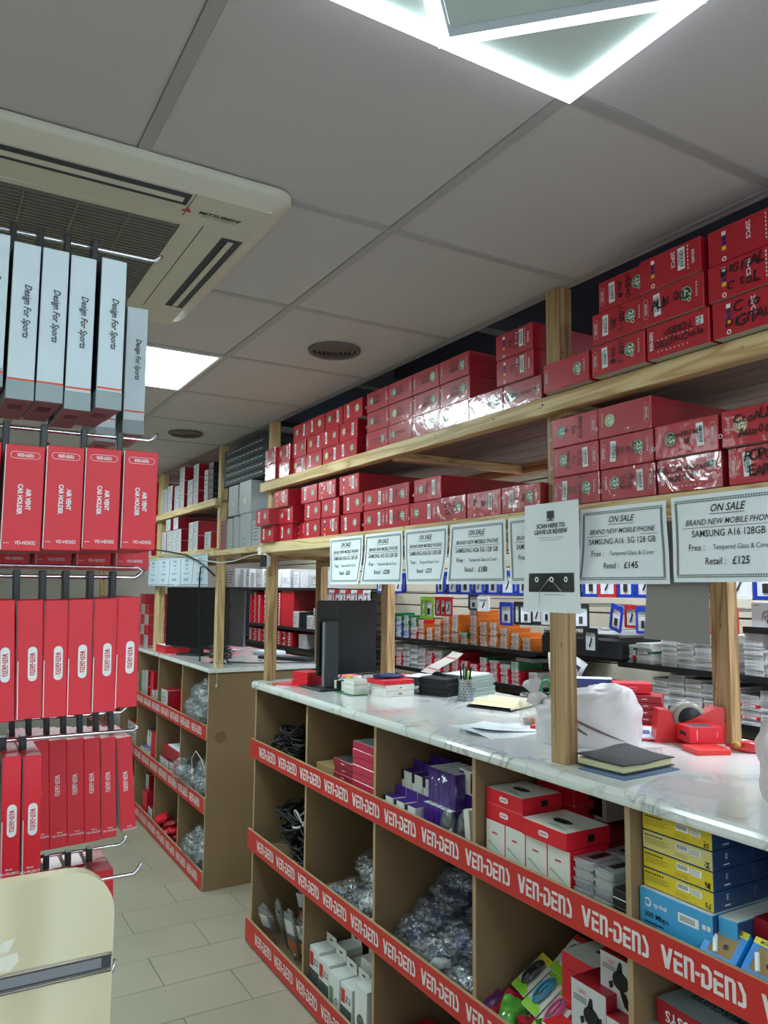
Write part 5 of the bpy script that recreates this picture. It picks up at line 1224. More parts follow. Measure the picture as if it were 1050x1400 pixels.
for k in range(3): part('cable', MB().tube([(1.72+.03*k, 3.70, T0+.004), (1.85, 3.62-.03*k, T0+.02+.01*k), (1.92, 3.50+.02*k, T0+.035), (2.02, 3.66, T0+.004)], .0035, 6), ['cable_black'], t)
# --- stacks of red boxes against the far posts
for c_, (x, y) in enumerate([(1.56, 6.50), (1.56, 6.64), (1.60, 6.90)]):
    for k in range(5 if c_ else 4): wbox(x, y, T2+k*.083, .3, .13, .082, 'red and white box on the far worktop, %s stack, %s from below' % (ORD[c_], ORD[k]), 'red boxes stacked beyond the large monitor', front='red_card' if (k+c_) % 2 else 'matte_white', seed=k)
# --- security camera on the corner post, its lead, and the dangling cables by the post
t = thing('security_camera', 'small black and white camera fixed at the corner of the shelf', 'camera', (1.472, 3.70, 1.872), (0, 0, .8))
part('housing', MB().cham((-.028, -.022, -.034), (.022, .022, .036), .012), ['white'], t)
part('face', MB().cham((-.034, -.018, -.030), (-.026, .018, .031), .004), ['black_plastic'], t)
part('mount', MB().box((-.005, -.008, .034), (.008, .008, .046)), ['white'], t)
t = thing('camera_lead', 'thin white lead looping from the camera to the further post', 'cable')
part('lead', MB().tube([(1.49, 3.70, 1.90), (1.485, 3.82, 1.915), (1.48, 4.0, 1.905), (1.48, 4.2, 1.885), (1.47, 4.4, 1.880), (1.445, 4.56, 1.895), (1.447, 4.8, 1.915), (1.447, 5.2, 1.945), (1.447, 5.7, 1.96)], .0035, 6), ['cable_white'], t)
t = thing('black_overhead_cable', 'thick black cable drooping across the further price notices', 'cable')
part('cable', MB().tube([(1.40, 5.95, 2.02), (1.42, 5.5, 1.99), (1.435, 5.0, 1.945), (1.44, 4.75, 1.90), (1.445, 4.62, 1.865), (1.47, 4.50, 1.805)], .006, 6), ['cable_black'], t)
part('cable', MB().tube([(1.445, 4.62, 1.865), (1.44, 4.68, 1.86), (1.445, 4.72, 1.80), (1.45, 4.73, 1.6), (1.455, 4.70, 1.4), (1.47, 4.74, 1.285)], .0045, 6), ['cable_black'], t)
t = thing('cable_tie', 'white cord tied around the foot of the further post', 'cord'); 
m = MB(); m.tube([(1.492, 4.520, 1.300), (1.555, 4.520, 1.295), (1.556, 4.585, 1.295), (1.492, 4.585, 1.300)], .0028, 6, closed=True); m.tube([(1.492, 4.52, 1.298), (1.500, 4.508, 1.26), (1.505, 4.506, 1.20), (1.502, 4.507, 1.165)], .0018, 5); part('cord', m, ['cable_white'], t)
part('bead', MB().blob((.008, .006, .010), 1, .1, 2, 2, 0, TR(1.502, 4.506, 1.16)), ['cable_white'], t)
# ================================================================== GOODS ALONG THE SLATWALL BEHIND THE COUNTER
BX = 3.0
for (y0, y1, z, nm) in ((3.40, 5.30, 1.385, 'upper'), (3.40, 5.30, 1.18, 'lower'), (1.2, 2.80, 1.385, 'upper near'), (1.2, 2.80, 1.18, 'lower near'), (5.9, 8.8, 1.365, 'far middle'), (5.9, 8.8, 1.18, 'far lower'), (5.9, 8.8, 1.735, 'far upper'), (1.2, 2.10, 1.588, 'short')):
    t = thing('wall_shelf', 'black metal wall shelf behind the counter, %s one' % nm, 'shelf', (BX, (y0+y1)/2, z))
    part('board', MB().cham((0, -(y1-y0)/2, -.018), (.58, (y1-y0)/2, -.001), .002), ['shelf_black'], t)
    part('price_rail', MB().cham((-.004, -(y1-y0)/2, -.024), (.0, (y1-y0)/2, .004), .001), ['shelf_black'], t)
    for k in range(2): part('bracket', MB().prism([(.05, -.018), (.58, -.018), (.58, -.09)], -.002, .002, 0, Matrix(((1, 0, 0, 0), (0, 0, -1, 0), (0, 1, 0, 0), (0, 0, 0, 1)))), ['shelf_black'], t, (0, (-1 if k else 1)*(y1-y0)*.35, 0))
SH = .0124
def slim_mesh(c, lab, w_, d):
    def f():
        m = MB().cham((0, -w_/2+.001, .0004), (d, w_/2-.001, SH-.0002), .0006, 0)
        m.quad(-w_*.40, SH*.14, w_*.30, SH*.86, 1, TR(-.0006, 0, 0) @ F_MX)
        m.quad(-w_*.32, SH*.40, w_*.05, SH*.60, 2, TR(-.0010, 0, 0) @ F_MX)
        return m.mesh('slim_box', [c, lab, 'ink_soft' if c not in ('off_white', 'white') else 'sports_grey'])
    return shared(('slim', c, lab, w_, d), f)
CN = {'orange_card': 'orange', 'green_card': 'green', 'red_card': 'red', 'blue_card': 'blue', 'off_white': 'white', 'white': 'white'}
def stack(y, z, cols, where, idx, w_=.088, d=.17, x=BX+.012, seed=0):
    rn = random.Random(seed+idx*7)
    for k, c in enumerate(cols):
        n = CN[c]; lab = 'sticker' if n != 'white' else 'label_white'
        tag(obj('%s_slim_box' % n, slim_mesh(c, lab, w_, d), None, (x+rn.uniform(0, .007), y+rn.uniform(-.003, .003), z+k*SH), (0, 0, rn.uniform(-.03, .03))),
            'slim %s box, %s from below in the %s stack of the %s' % (n, ORD[k], ORD[idx], where), 'box', 'slim %s boxes on the %s' % (n, where))
O, G, R_, B, Wt, W2_ = 'orange_card', 'green_card', 'red_card', 'blue_card', 'off_white', 'white'
up = [[G]*3+[B]*9+[G]*2, [B]*9+[G]*3, [B]*5+[G]*8, [R_]*4+[Wt]*3+[G]*5, [O]*9+[R_]*2, [O]*7, [O]*12, [O]*14, [O]*5+[Wt]*1+[O]*9, [O]*3+[G]*3, [O]*16+[O]*2, [O]*12, [O]*12, [O]*10, [O]*8, [O]*6]
y = 5.02
for k, c in enumerate(up): stack(y-k*.101, 1.385, c, 'far upper wall shelf', k)
lo = [[R_]*5+[Wt]*8, [R_]*8+[Wt]*4, [Wt]*13, [Wt]*13, [Wt]*12, [R_]*10+[Wt]*1, [R_]*8+[Wt]*4, [R_]*4+[G]*4, [R_]*12, [R_]*8, [Wt]*3+[R_]*4, [R_]*9+[G]*2, [R_]*9+[Wt]*1, [R_]*7+[Wt]*2, [R_]*7+[G]*4]
for k, c in enumerate(lo): stack(5.02-k*.101, 1.18, c, 'far lower wall shelf', k, seed=3)
rn = random.Random(2)
nu = [(2.745, [G, R_, R_, Wt, Wt, G, Wt]), (2.650, [Wt]*4+[G]+[Wt]*3), (2.500, [Wt]*14), (2.407, [Wt]*13), (2.314, [Wt]*14), (2.221, [Wt]*13), (2.065, [Wt]*15), (1.972, [Wt]*9), (1.88, [Wt]*9), (1.787, [Wt]*12), (1.694, [Wt]*10)]
for k, (y, c) in enumerate(nu): stack(y, 1.385, c, 'near upper wall shelf', k, w_=.090, seed=5)
nl = [(2.745, [R_]*3+[Wt]*1+[R_]*2), (2.650, [R_]*3+[Wt]*3), (2.557, [Wt]*12), (2.464, [Wt]*14), (2.371, [Wt]*13), (2.278, [Wt]*3+[R_]*2+[Wt]*7), (2.185, [Wt]*12), (2.092, [Wt]*2+[R_]+[Wt]*3+[R_]+[Wt]*3), (1.999, [Wt]*12), (1.906, [Wt]*8+[R_]*2+[Wt]), (1.813, [Wt]*10)]
for k, (y, c) in enumerate(nl): stack(y, 1.18, c, 'near lower wall shelf', k, w_=.090, seed=9)
# larger boxes among the slim ones
def gbox(x, y, z, d, w_, h_, label, front='off_white', side='off_white', grp=None, pr=True, nm='product_box', seed=0): return wbox(x, y, z, d, w_, h_, label, grp, front, seed, side, pr, 'box', nm)
gbox(BX+.02, 3.462, 1.18+0.0, .2, .07, .085, 'white printed carton at the near end of the far lower wall shelf')
gbox(BX+.02, 3.535+.0, 1.18+.0125*11+.002, .2, .15, .022, 'flat grey box lying on the slim red stacks', 'grey_grid', 'grey_grid')
gbox(BX+.06, 2.02, 1.385+.0124*15+.001, .2, .09, .02, 'grey folder on the tallest near stack', 'grey_grid', 'grey_grid') if False else None
# drawing box on the short shelf
b = gbox(BX+.005, 1.985, 1.589, .10, .155, .105, 'white box with a line drawing on the short black shelf', 'paper', 'off_white', pr=False)
m = MB(); M = FR(0, .052); m.ring(.012, .014, 0, M @ TR(-.012, .004, 0), 16); m.ring(.018, .0195, 0, M @ TR(.01, -.012, 0), 16, 0, 1.3); m.quad(-.006, -.034, .016, -.016, 0, M); m.tube([(-.03, -.02, 0), (-.02, .01, 0), (0, .022, 0), (.02, .014, 0), (.034, -.004, 0)], .0012, 4, 0, M); m.quad(-.066, .040, -.04, .043, 1, M); part('line_drawing', m, ['ink_soft', 'fascia_red'], b)
# dark machine between the two shelf groups
t = thing('counter_machine', 'dark machine with rounded grey lid hanging on the slatwall', 'machine', (BX-.05, 3.03, 1.385))
part('body', MB().cham((0, -.29, 0), (.34, .29, .12), .018), ['matte_black'], t); part('lid', MB().cham((.01, -.285, .118), (.34, .285, .150), .014), ['grid_bar'], t); part('front_slot', MB().box((-.001, -.2, .05), (.001, .2, .062)), ['ink'], t)
part('wall_bracket', MB().box((.34, -.05, .02), (.665, .05, .10)), ['shelf_black'], t)
t = thing('machine_lead', 'grey lead hanging from the dark wall machine', 'cable'); part('lead', MB().tube([(2.94, 3.235, 1.40), (2.93, 3.22, 1.32), (2.94, 3.20, 1.22), (2.97, 3.18, 1.05), (2.99, 3.18, .8)], .006, 6), ['grid_bar'], t)
# --- blister packs on slatwall hooks
def rrect(w_, h_, r, n=4):
    o = []
    for cx_, cy_, a0 in ((w_/2-r, h_/2-r, 0), (-w_/2+r, h_/2-r, PI/2), (-w_/2+r, -h_/2+r, PI), (w_/2-r, -h_/2+r, 1.5*PI)):
        for i in range(n+1): a = a0+PI/2*i/n; o.append((cx_+r*math.cos(a), cy_+r*math.sin(a)))
    return o
def blister(y, z, w_, h_, col, label, x=2.95, tilt=0, yaw_=0, prod=0, group='blister packs on slatwall hooks'):
    key = (col, round(w_, 3), round(h_, 3), prod)
    def ring():
        m = MB(); A = rrect(w_, h_, .010); B = rrect(w_*.74, h_*.70, .006); B = [(p[0], p[1]-h_*.04) for p in B]; k = len(A); M = F_MX
        for z_, fl in ((.004, False), (-.004, True)):
            vs = [(p[0], p[1], z_) for p in A]+[(p[0], p[1], z_) for p in B]; fs = [(i, (i+1) % k, k+(i+1) % k, k+i) for i in range(k)]
            m.add(vs, [tuple(reversed(f)) for f in fs] if fl else fs, 0, M)
        vs = [(p[0], p[1], .004) for p in A]+[(p[0], p[1], -.004) for p in A]; m.add(vs, [(i, k+i, k+(i+1) % k, (i+1) % k) for i in range(k)], 0, M)
        return m.mesh('frame', [col])
    t = tag(obj('blister_pack', shared(('bf',)+key, ring), None, (x, y, z), (tilt, 0, yaw_)), label, 'package', group)
    def ins():
        m = MB(); M = TR(.0025, 0, 0) @ F_MX; m.box((-w_*.37, -h_*.39, -.002), (w_*.37, h_*.31, .0005), 0, M)
        rn = random.Random(prod)
        if prod % 2 == 0: m.tube([(-w_*.1, -h_*.25, .003), (0, -h_*.1, .004), (w_*.08, h_*.05, .003), (w_*.05, h_*.12, .003)], .004, 5, 1, M)
        else: m.box((-w_*.12, -h_*.3, 0), (w_*.1, -h_*.02, .005), 1, M)
        for q in range(3): m.quad(-w_*.3, h_*(.24-.05*q), w_*rn.uniform(0, .3), h_*(.255-.05*q), 2, M, .0008)
        return m.mesh('insert_card', ['paper', 'ink', 'ink_soft'])
    obj('insert_card', shared(('bi',)+key, ins), t); obj('window', shared(('bw', round(w_, 3), round(h_, 3)), lambda: MB().quad(-w_*.37, -h_*.39, w_*.37, h_*.31, 0, TR(-.006, 0, 0) @ F_MX).mesh('window', ['wrap_film'])), t)
    return t
BB, BRd, BK, BG, BN, BWt = 'blister_blue', 'blister_red', 'matte_black', 'lime', 'navy', 'off_white'
cn = {BB: 'blue', BRd: 'red', BK: 'black', BG: 'green', BN: 'navy', BWt: 'white'}
row = [(5.10, BB), (4.97, BB), (4.84, BB), (4.30, BB), (4.16, BB), (4.02, BB), (3.88, BB), (3.74, BB), (3.60, BB), (3.46, BB), (3.32, BB), (3.18, BK), (3.05, BK), (2.93, BB), (2.82, BRd), (2.70, BB), (2.58, BB), (2.46, BB), (2.34, BRd), (2.22, BB), (2.08, BWt), (1.96, BB), (1.84, BB), (1.72, BB)]
for k, (y, c) in enumerate(row):
    for q in range(2): blister(y-.012*q, 1.775+.008*q, .115, .140, c, '%s framed blister pack, top hook row, %s from the far end, %s' % (cn[c], ORD[k] if k < 20 else 'twenty-%s' % ORD[k-20], 'behind' if q else 'foremost'), 2.955+.020*q, 0, .12*((k % 3)-1), k+q)
lowr = [(4.455, 1.612, .085, .150, BG, 0), (4.40, 1.612, .085, .150, BG, .2), (4.285, 1.625, .075, .125, BRd, 0), (4.225, 1.625, .075, .125, BRd, .15), (4.17, 1.625, .075, .125, BRd, .1), (3.90, 1.66, .10, .10, BN, 0), (3.80, 1.65, .09, .09, BWt, .3), (3.585, 1.598, .13, .135, BB, -.1), (3.46, 1.605, .085, .130, BK, .3), (3.41, 1.605, .085, .130, BK, .5), (3.32, 1.61, .075, .12, BK, .2), (3.24, 1.61, .075, .12, BWt, .1), (3.07, 1.605, .085, .12, BK, -.1), (2.98, 1.605, .085, .13, BK, .9), (2.885, 1.487, .095, .125, BK, 0), (2.74, 1.605, .100, .130, BB, -.25), (2.645, 1.615, .080, .110, BRd, 0), (2.575, 1.600, .070, .13, BB, .2), (2.505, 1.610, .085, .110, BRd, -.1), (2.395, 1.618, .09, .095, BRd, .2), (2.335, 1.618, .07, .10, BN, .3), (2.25, 1.610, .095, .115, BRd, 0), (2.17, 1.610, .085, .11, BRd, .3), (2.105, 1.615, .06, .12, BRd, .5)]
for k, (y, z, w_, h_, c, yw) in enumerate(lowr):
    tilt = .22 if k == 15 else .0
    blister(y, z, w_, h_, c, '%s framed blister pack, lower hook row, %s from the far end' % (cn[c], ORD[k] if k < 20 else 'twenty-%s' % ORD[k-20]), 2.90 if k == 14 else 2.93, tilt, yw, k)
for k in range(9): blister(6.1-.10*k, 1.66, .09, .13, BRd if k % 2 else BWt, '%s blister pack hanging beyond the desktop monitor, %s from the far end' % ('red' if k % 2 else 'white', ORD[k]), 2.95, 0, .1, k)
def whook(y, z, label, ln=.62):
    t = thing('slatwall_hook', label, 'hook', (room_x1-.018, y, z), group='thin steel slatwall hooks'); part('arm', MB().tube([(0, 0, 0), (-ln, 0, 0), (-ln-.02, 0, .012)], .0025, 5), ['steel'], t)
for k, (y, c) in enumerate(row): whook(y, 1.835, 'steel slatwall hook in the top row, %s from the far end' % (ORD[k] if k < 20 else 'twenty-%s' % ORD[k-20]))
for k in range(9): whook(6.1-.10*k, 1.715, 'steel slatwall hook beyond the desktop monitor, %s from the far end' % ORD[k], .6)
for k, q in enumerate(lowr): whook(q[0], q[1]+q[3]/2-.012, 'steel slatwall hook in the lower row, %s from the far end' % (ORD[k] if k < 20 else 'twenty-%s' % ORD[k-20]))
# white tags curling below the machine
for k, (x, y, z, a) in enumerate([(2.78, 2.83, 1.40, .5), (2.76, 2.86, 1.36, -.3), (2.74, 2.88, 1.325, .6), (2.76, 2.84, 1.318, -.6)]):
    t = thing('white_packet', 'curled white packet below the dark machine, %s from the top' % ORD[k], 'packet', (x, y, z), (.3+a*.5, .15*k, a), 'curled white packets under the machine')
    vs, fs, _ = paper(.075, .085, .03, 60+k, 8, 8, lift=.05); part('sheet', place(MB().add(vs, fs, 0, None, True), F_MX), ['paper'], t)
    m = MB(); m.quad(-.02, -.06, .02, -.03, 0); m.v = [(a_, b_, .012) for a_, b_, c_ in m.v]; place(m, F_MX); part('barcode', m, ['ink_soft'], t)
t = thing('white_card', 'white card leaning behind the carrier bag', 'card', (2.262, 2.25, 1.273)); part('card', MB().cham((0, -.05, 0), (.004, .05, .12), .001), ['paper'], t)
t = thing('storage_cabinet', 'low dark cabinet behind the counter under the wall shelves', 'cabinet', (3.05, 3.3, 0)); part('carcass', MB().cham((0, -2.1, 0), (.54, 2.1, .92), .004), ['matte_black'], t)
for k in range(6): part('door', MB().cham((-.018, -2.09+k*.7, .06), (0, -2.09+k*.7+.69, .90), .003), ['shelf_black'], t)
for k in range(5): gbox(3.02, 2.0+.13*k, .921, .25, .12, .05+.02*(k % 3), 'white carton on the low dark cabinet, %s along' % ORD[k], 'off_white', 'off_white', 'white cartons on the low dark cabinet', seed=k)
for k in range(6): gbox(3.02, 3.55+.16*k, .921, .25, .15, .10+.03*(k % 3), '%s carton on the far half of the low cabinet, %s along' % (('dark', 'green', 'dark')[k % 3], ORD[k]), ('matte_black', 'green_card', 'carton_side')[k % 3], ('matte_black', 'green_card', 'carton_side')[k % 3], 'cartons on the far half of the low cabinet', pr=False)
# --- far part, seen between the posts
x = BX+.01
for k in range(7):
    y = 8.05-.105*k
    if k == 4: continue
    for r in range(1): pass
cols = [(8.35, .10, .24), (8.22, .10, .27), (8.0, .07, .30), (7.85, .07, .33), (7.72, .07, .31), (7.56, .08, .36), (7.44, .07, .34), (7.32, .07, .33), (7.18, .07, .35)]
for k, (y, w_, h_) in enumerate(cols):
    n = int(h_/.027)
    for r in range(n): tag(obj('red_slim_box', shared(('rs', w_), lambda: MB().cham((0, -w_/2+.002, .0004), (.2, w_/2-.002, .0262), .001, 0).quad(-w_*.22, .004, w_*.22, .022, 1, TR(-.0008, 0, 0) @ F_MX).mesh('slim_box', ['red_card', 'sticker'])), None, (x+.006*((r*k) % 2), y, 1.366+r*.027)), 'red box with white label, %s from below, %s pile of the farthest shelves' % (ORD[r], ORD[k]), 'box', 'red labelled boxes on the farthest shelf')
for k in range(4): gbox(x, 7.48+.0*k, 1.0, .2, .1, .1, '') if False else None
gbox(x, 6.98, 1.366, .34, .30, .345, 'large plain red box on the farthest middle shelf', 'red_card', 'carton_side', pr=False)
gbox(x-.005, 6.93-.08, 1.366, .16, .13, .15, 'white box in front of the large red box', 'plate_beige', 'off_white') if False else None
for k, (y, w_, h_, f) in enumerate([(6.78, .12, .15, 'plate_beige'), (6.66, .07, .145, 'matte_black'), (6.58, .07, .13, 'matte_black'), (6.47, .12, .12, 'off_white'), (6.34, .10, .19, 'off_white')]): gbox(x, y, 1.366, .2, w_, h_, '%s small box on the farthest middle shelf, %s along' % ({'plate_beige': 'cream', 'matte_black': 'black', 'off_white': 'white'}[f], ORD[k]), f, f, 'small boxes on the farthest middle shelf', seed=k)
for k in range(9):
    y = 7.95-.13*k; n = [5, 5, 5, 6, 5, 5, 5, 5, 5][k]
    for r in range(n): tag(obj('red_slim_box', shared(('rs2',), lambda: MB().cham((0, -.058, .0004), (.2, .058, .0262), .001, 0).quad(-.03, .004, .012, .022, 1, TR(-.0008, 0, 0) @ F_MX).mesh('slim_box', ['red_card', 'sticker'])), None, (x+.008*((r*k) % 2), y, 1.181+r*.027)), 'red box with white label, %s from below, %s pile of the lowest far shelf' % (ORD[r], ORD[k]), 'box', 'red labelled boxes on the lowest far shelf')
gbox(x, 6.62, 1.181, .2, .16, .13, 'pale green-white box on the lowest far shelf', 'off_white', 'off_white')
for k, (y, z, w_, h_) in enumerate([(8.62, 0, .28, .22), (8.25, 0, .12, .2), (8.08, 0, .10, .2), (7.93, 0, .12, .16), (7.74, 0, .2, .05), (7.74, .051, .2, .05), (7.74, .102, .2, .05), (7.74, .153, .2, .04), (7.52, 0, .2, .06), (7.52, .061, .2, .06), (7.52, .122, .2, .06), (7.28, 0, .25, .045), (7.28, .046, .25, .045), (7.28, .092, .25, .045), (7.28, .138, .25, .045), (7.03, 0, .2, .05), (7.03, .051, .2, .05), (7.03, .102, .2, .08), (6.78, 0, .13, .15), (6.60, 0, .18, .16), (6.40, 0, .16, .12)]):
    gbox(x, y, 1.736+z, .28, w_, h_, 'white box on the topmost far shelf, %s counted from the far end' % (ORD[k] if k < 20 else 'last'), 'white', 'white', 'white boxes on the topmost far shelf', seed=k, pr=(k % 2 == 0))
# floor-standing far end: stacks of red boxes by the back wall
for c_ in range(4):
    for r in range(8): gbox(.95+.0*c_, 8.3-.0*c_, 0, .1, .1, .1, '') if False else None
# ================================================================== GOODS IN THE CUBBIES
Z1, Z2, Z3 = .906, .466, .031
def cable_coil(x, y, z, R, r, turns, seed, label, col='cable_black', tiltmax=.5, group=None, rot=(0, 0, 0)):
    t = thing('coiled_cable', label, 'cable', (x, y, z), rot, group)
    m = MB(); coil(m, R, r, turns, seed, (0, 0, r*2), .6, 0, 16, tiltmax); part('cable', m, [col], t)
    rn = random.Random(seed); m = MB()
    a = rn.uniform(0, 6); m.tube([(R*.8*math.cos(a), R*.8*math.sin(a), .01), (R*1.1*math.cos(a+.3), R*1.1*math.sin(a+.3), .03), (R*1.2*math.cos(a+.5), R*1.2*math.sin(a+.5), .02)], r, 5); m.box((-.009, -.006, -.004), (.012, .006, .004), 0, TR(R*1.2*math.cos(a+.5), R*1.2*math.sin(a+.5), .02) @ RZ(a)); part('plug', m, [col], t)
    return t
CB = 'black cables heaped in the end cubbies'
rn = random.Random(11)
for k in range(13):
    cable_coil(1.545+.075*(k % 3)+rn.uniform(-.01, .01), 3.27+.07*(k//3*2 % 5)+rn.uniform(-.03, .05), Z1+.0095*k, .066, .0042, 7, 100+k, 'coiled black cable in the top end cubby, %s from below' % ORD[k], tiltmax=.7, group=CB)
cable_coil(1.58, 3.56, Z1+.10, .055, .0035, 5, 121, 'thin black cable standing up at the far side of the top end cubby', tiltmax=1.2)
t = thing('white_connectors', 'little white connectors caught in the black cables of the top end cubby', 'connectors', (1.49, 3.33, Z1+.045)); part('connector', MB().blob((.018, .030, .014), 3, .5, 3, 2), ['white'], t)
for k in range(17):
    cable_coil(1.556+.07*(k % 3)+rn.uniform(-.01, .01), 3.28+.065*(k//2 % 4)+rn.uniform(-.02, .04), Z2+.0125*k, .070, .0046, 8, 140+k, 'coiled black cable in the middle end cubby, %s from below' % ORD[k], tiltmax=.8, group=CB)
cable_coil(1.53, 3.36, Z2+.20, .05, .005, 2, 171, 'pale grey cable loop on the middle heap of black cables', 'cable_white', 1.1)
def bagged(x, y, z, s, seed, label, inner='cable_white', shell='clear_bag', group=None, rot=(0, 0, 0), coils=True, core=None, lim=None):
    t = thing('bagged_cable', label, 'bagged cable', (x, y, z), (0, 0, 0), group); M = RZ(rot[2])
    def fit(m):
        if lim: m.v = [(max(v[0], lim[2]-x+.004*abs(math.sin(v[1]*90))), min(max(v[1], lim[0]-y+.004*abs(math.sin(v[2]*80))), lim[1]-y-.004*abs(math.sin(v[2]*70))), max(v[2], lim[3]-z)) for v in m.v]
        return m
    m = MB()
    if coils: coil(m, s[0]*.50, .0036, 6, seed, (0, 0, s[2]*.35), .55, 0, 14, .9)
    if core: m.blob((s[0]*.62, s[1]*.62, s[2]*.62), seed, .4, 2.6, 3, 1, M @ TR(0, 0, s[2]*.6), flat=-.4)
    part('contents', fit(m), [inner]+([core] if core else []), t)
    part('plastic_bag', fit(MB().blob(s, seed+5, .55, 2.6, 4, 0, M @ TR(0, 0, s[2]*.75), flat=-.72, ridged=True)), [shell], t); return t
WB = 'clear bags of cables in the middle row'
k = 0
for (x, y, z, sx, sy, sz, inn, core) in [(1.55, 2.63, 0, .07, .08, .05, 'cable_white', None), (1.54, 2.76, 0, .07, .085, .05, 'cable_white', 'white'), (1.55, 2.91, 0, .07, .08, .045, 'cable_black', 'matte_black'), (1.63, 2.64, .05, .08, .08, .05, 'cable_white', 'off_white'), (1.62, 2.79, .055, .075, .08, .05, 'cable_white', None), (1.68, 2.66, .12, .09, .08, .055, 'cable_white', 'off_white'), (1.70, 2.82, .12, .085, .085, .05, 'cable_black', 'matte_black'), (1.78, 2.70, .175, .08, .09, .05, 'cable_black', None), (1.52, 2.70, .045, .06, .06, .04, 'cable_white', 'white'), (1.60, 2.63, .13, .07, .07, .05, 'cable_white', 'white'), (1.58, 2.74, .11, .07, .08, .05, 'cable_white', 'off_white'), (1.64, 2.88, .10, .07, .08, .05, 'cable_black', 'matte_black'), (1.63, 2.66, .19, .07, .08, .05, 'cable_white', None)]:
    bagged(x+.035, y, Z2+z, (sx, sy, sz), 200+k, 'crinkled clear bag of %s cable in the second middle cubby, %s bag' % ('black' if inn == 'cable_black' else 'white', ORD[k]), inn, 'clear_bag', WB, (0, 0, k*.7), True, core, (2.560, 3.134, 1.478, .468)); k += 1
t = bagged(1.525, 2.97, Z2+.005, (.03, .03, .03), 230, 'small blue wrapped plug among the clear bags', 'blister_blue', 'clear_bag', None, coils=False, core='blister_blue')
t = thing('white_ring', 'white cable loop at the front of the clear bags', 'cable', (1.50, 2.61, Z2+.03), (.2, 1.2, 0)); part('ring', MB().tube([(.024*math.cos(2*PI*i/16), .024*math.sin(2*PI*i/16), 0) for i in range(16)], .004, 6, closed=True), ['cable_white'], t)
k = 0
for (x, y, z, sx, sy, sz, core, sh) in [(1.56, 2.45, 0, .08, .09, .055, 'navy', 'clear_bag'), (1.54, 2.28, 0, .075, .095, .05, 'navy', 'clear_bag'), (1.53, 2.10, 0, .07, .10, .045, 'matte_black', 'clear_bag'), (1.62, 2.40, .07, .085, .10, .055, 'navy', 'frosted_bag'), (1.60, 2.22, .06, .08, .09, .05, 'navy_soft', 'clear_bag'), (1.60, 2.05, .05, .08, .08, .05, 'matte_black', 'clear_bag'), (1.68, 2.36, .15, .09, .11, .055, 'navy', 'frosted_bag'), (1.68, 2.14, .13, .09, .10, .06, 'matte_black', 'frosted_bag'), (1.75, 2.30, .215, .09, .13, .05, 'navy', 'frosted_bag'), (1.50, 2.22, .035, .05, .085, .03, 'off_white', 'clear_bag'), (1.49, 2.05, .02, .05, .06, .035, 'matte_black', 'clear_bag')]:
    bagged(x+.045, y, Z2+z, (sx, sy, sz), 260+k, 'clear bag of %s leads in the third middle cubby, %s bag' % ({'navy': 'navy', 'navy_soft': 'blue', 'matte_black': 'black', 'off_white': 'white'}[core], ORD[k]), 'cable_black' if core == 'matte_black' else 'navy', sh, 'bags of navy and black leads', (0, 0, k*.9), True, core, (1.957, 2.536, 1.478, .468)); k += 1
# packets with orange labels, bottom end cubby
for k, (x, y, z, a, b) in enumerate([(1.50, 3.66, .05, .5, .2), (1.53, 3.55, .09, .7, -.3), (1.52, 3.42, .10, .9, .1), (1.55, 3.33, .10, .8, .4), (1.53, 3.26, .09, .6, -.1), (1.62, 3.50, .17, .9, .3), (1.64, 3.36, .20, .8, -.3)]):
    t = thing('cable_packet', 'clear hanging packet with orange and white card, %s in the bottom end cubby' % ORD[k], 'packet', (x+.01, y, Z3+z+.03), (.1, -.5+a*.3, b), 'packets in the bottom end cubby'); t.scale = (1.25, 1.25, 1.35)
    part('card', MB().cham((-.004, -.035, -.07), (.0, .035, .07), .001, 0, None, [0, 0, 0, 0, 0, 0]), ['matte_black' if k % 2 else 'aluminium'], t)
    m = MB(); m.quad(-.03, -.06, .03, -.02, 1, TR(-.0045, 0, 0) @ F_MX); m.quad(-.03, .0, .03, .05, 0, TR(-.0045, 0, 0) @ F_MX @ RZ(.2)); part('printed_label', m, ['sticker', 'orange_card'], t)
    part('plastic_bag', MB().blob((.018, .045, .085), 300+k, .35, 2.8, 3, 0, TR(.004, 0, 0), ridged=True), ['clear_bag'], t)
# --- second top cubby: brown carton and slim red boxes
def plain(name, label, x, y, z, d, w_, h_, mats, faces=None, group=None, rz=0, c=.0012, cat='box'):
    return tag(obj(name, MB().cham((0, -w_/2, .0003), (d, w_/2, h_), c, 0, None, faces).mesh(name, mats), None, (x, y, z), (0, 0, rz)), label, cat, group)
plain('brown_carton', 'small brown card carton beside the slim red boxes', 1.50, 3.045, Z1, .16, .155, .085, ['brown_card'], rz=.05)
plain('brown_carton', 'second brown card carton standing further inside the cubby', 1.66, 2.93, Z1, .10, .12, .13, ['brown_card'])
for k in range(5):
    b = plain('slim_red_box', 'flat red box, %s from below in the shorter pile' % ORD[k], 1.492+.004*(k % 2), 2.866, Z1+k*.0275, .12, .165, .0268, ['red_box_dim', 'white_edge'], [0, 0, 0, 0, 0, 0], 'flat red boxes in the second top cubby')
    part('printed_mark', MB().quad(-.015, .012, .015, .0145, 0, TR(-.0006, 0, 0) @ F_MX), ['white'], b)
part('top_print', MB().cham((.004, -.078, .0268), (.112, .078, .0275), .0003), ['ink_soft'], b)
for k in range(8): plain('slim_red_box', 'flat red box, %s from below in the taller wrapped pile' % ORD[k], 1.484+.003*(k % 2), 2.680, Z1+k*.0295, .14, .180, .0288, ['red_box_pink', 'sports_grey'], [0, 0, 0, 0, 0, 1 if k == 7 else 0], 'taller wrapped pile of flat red boxes')
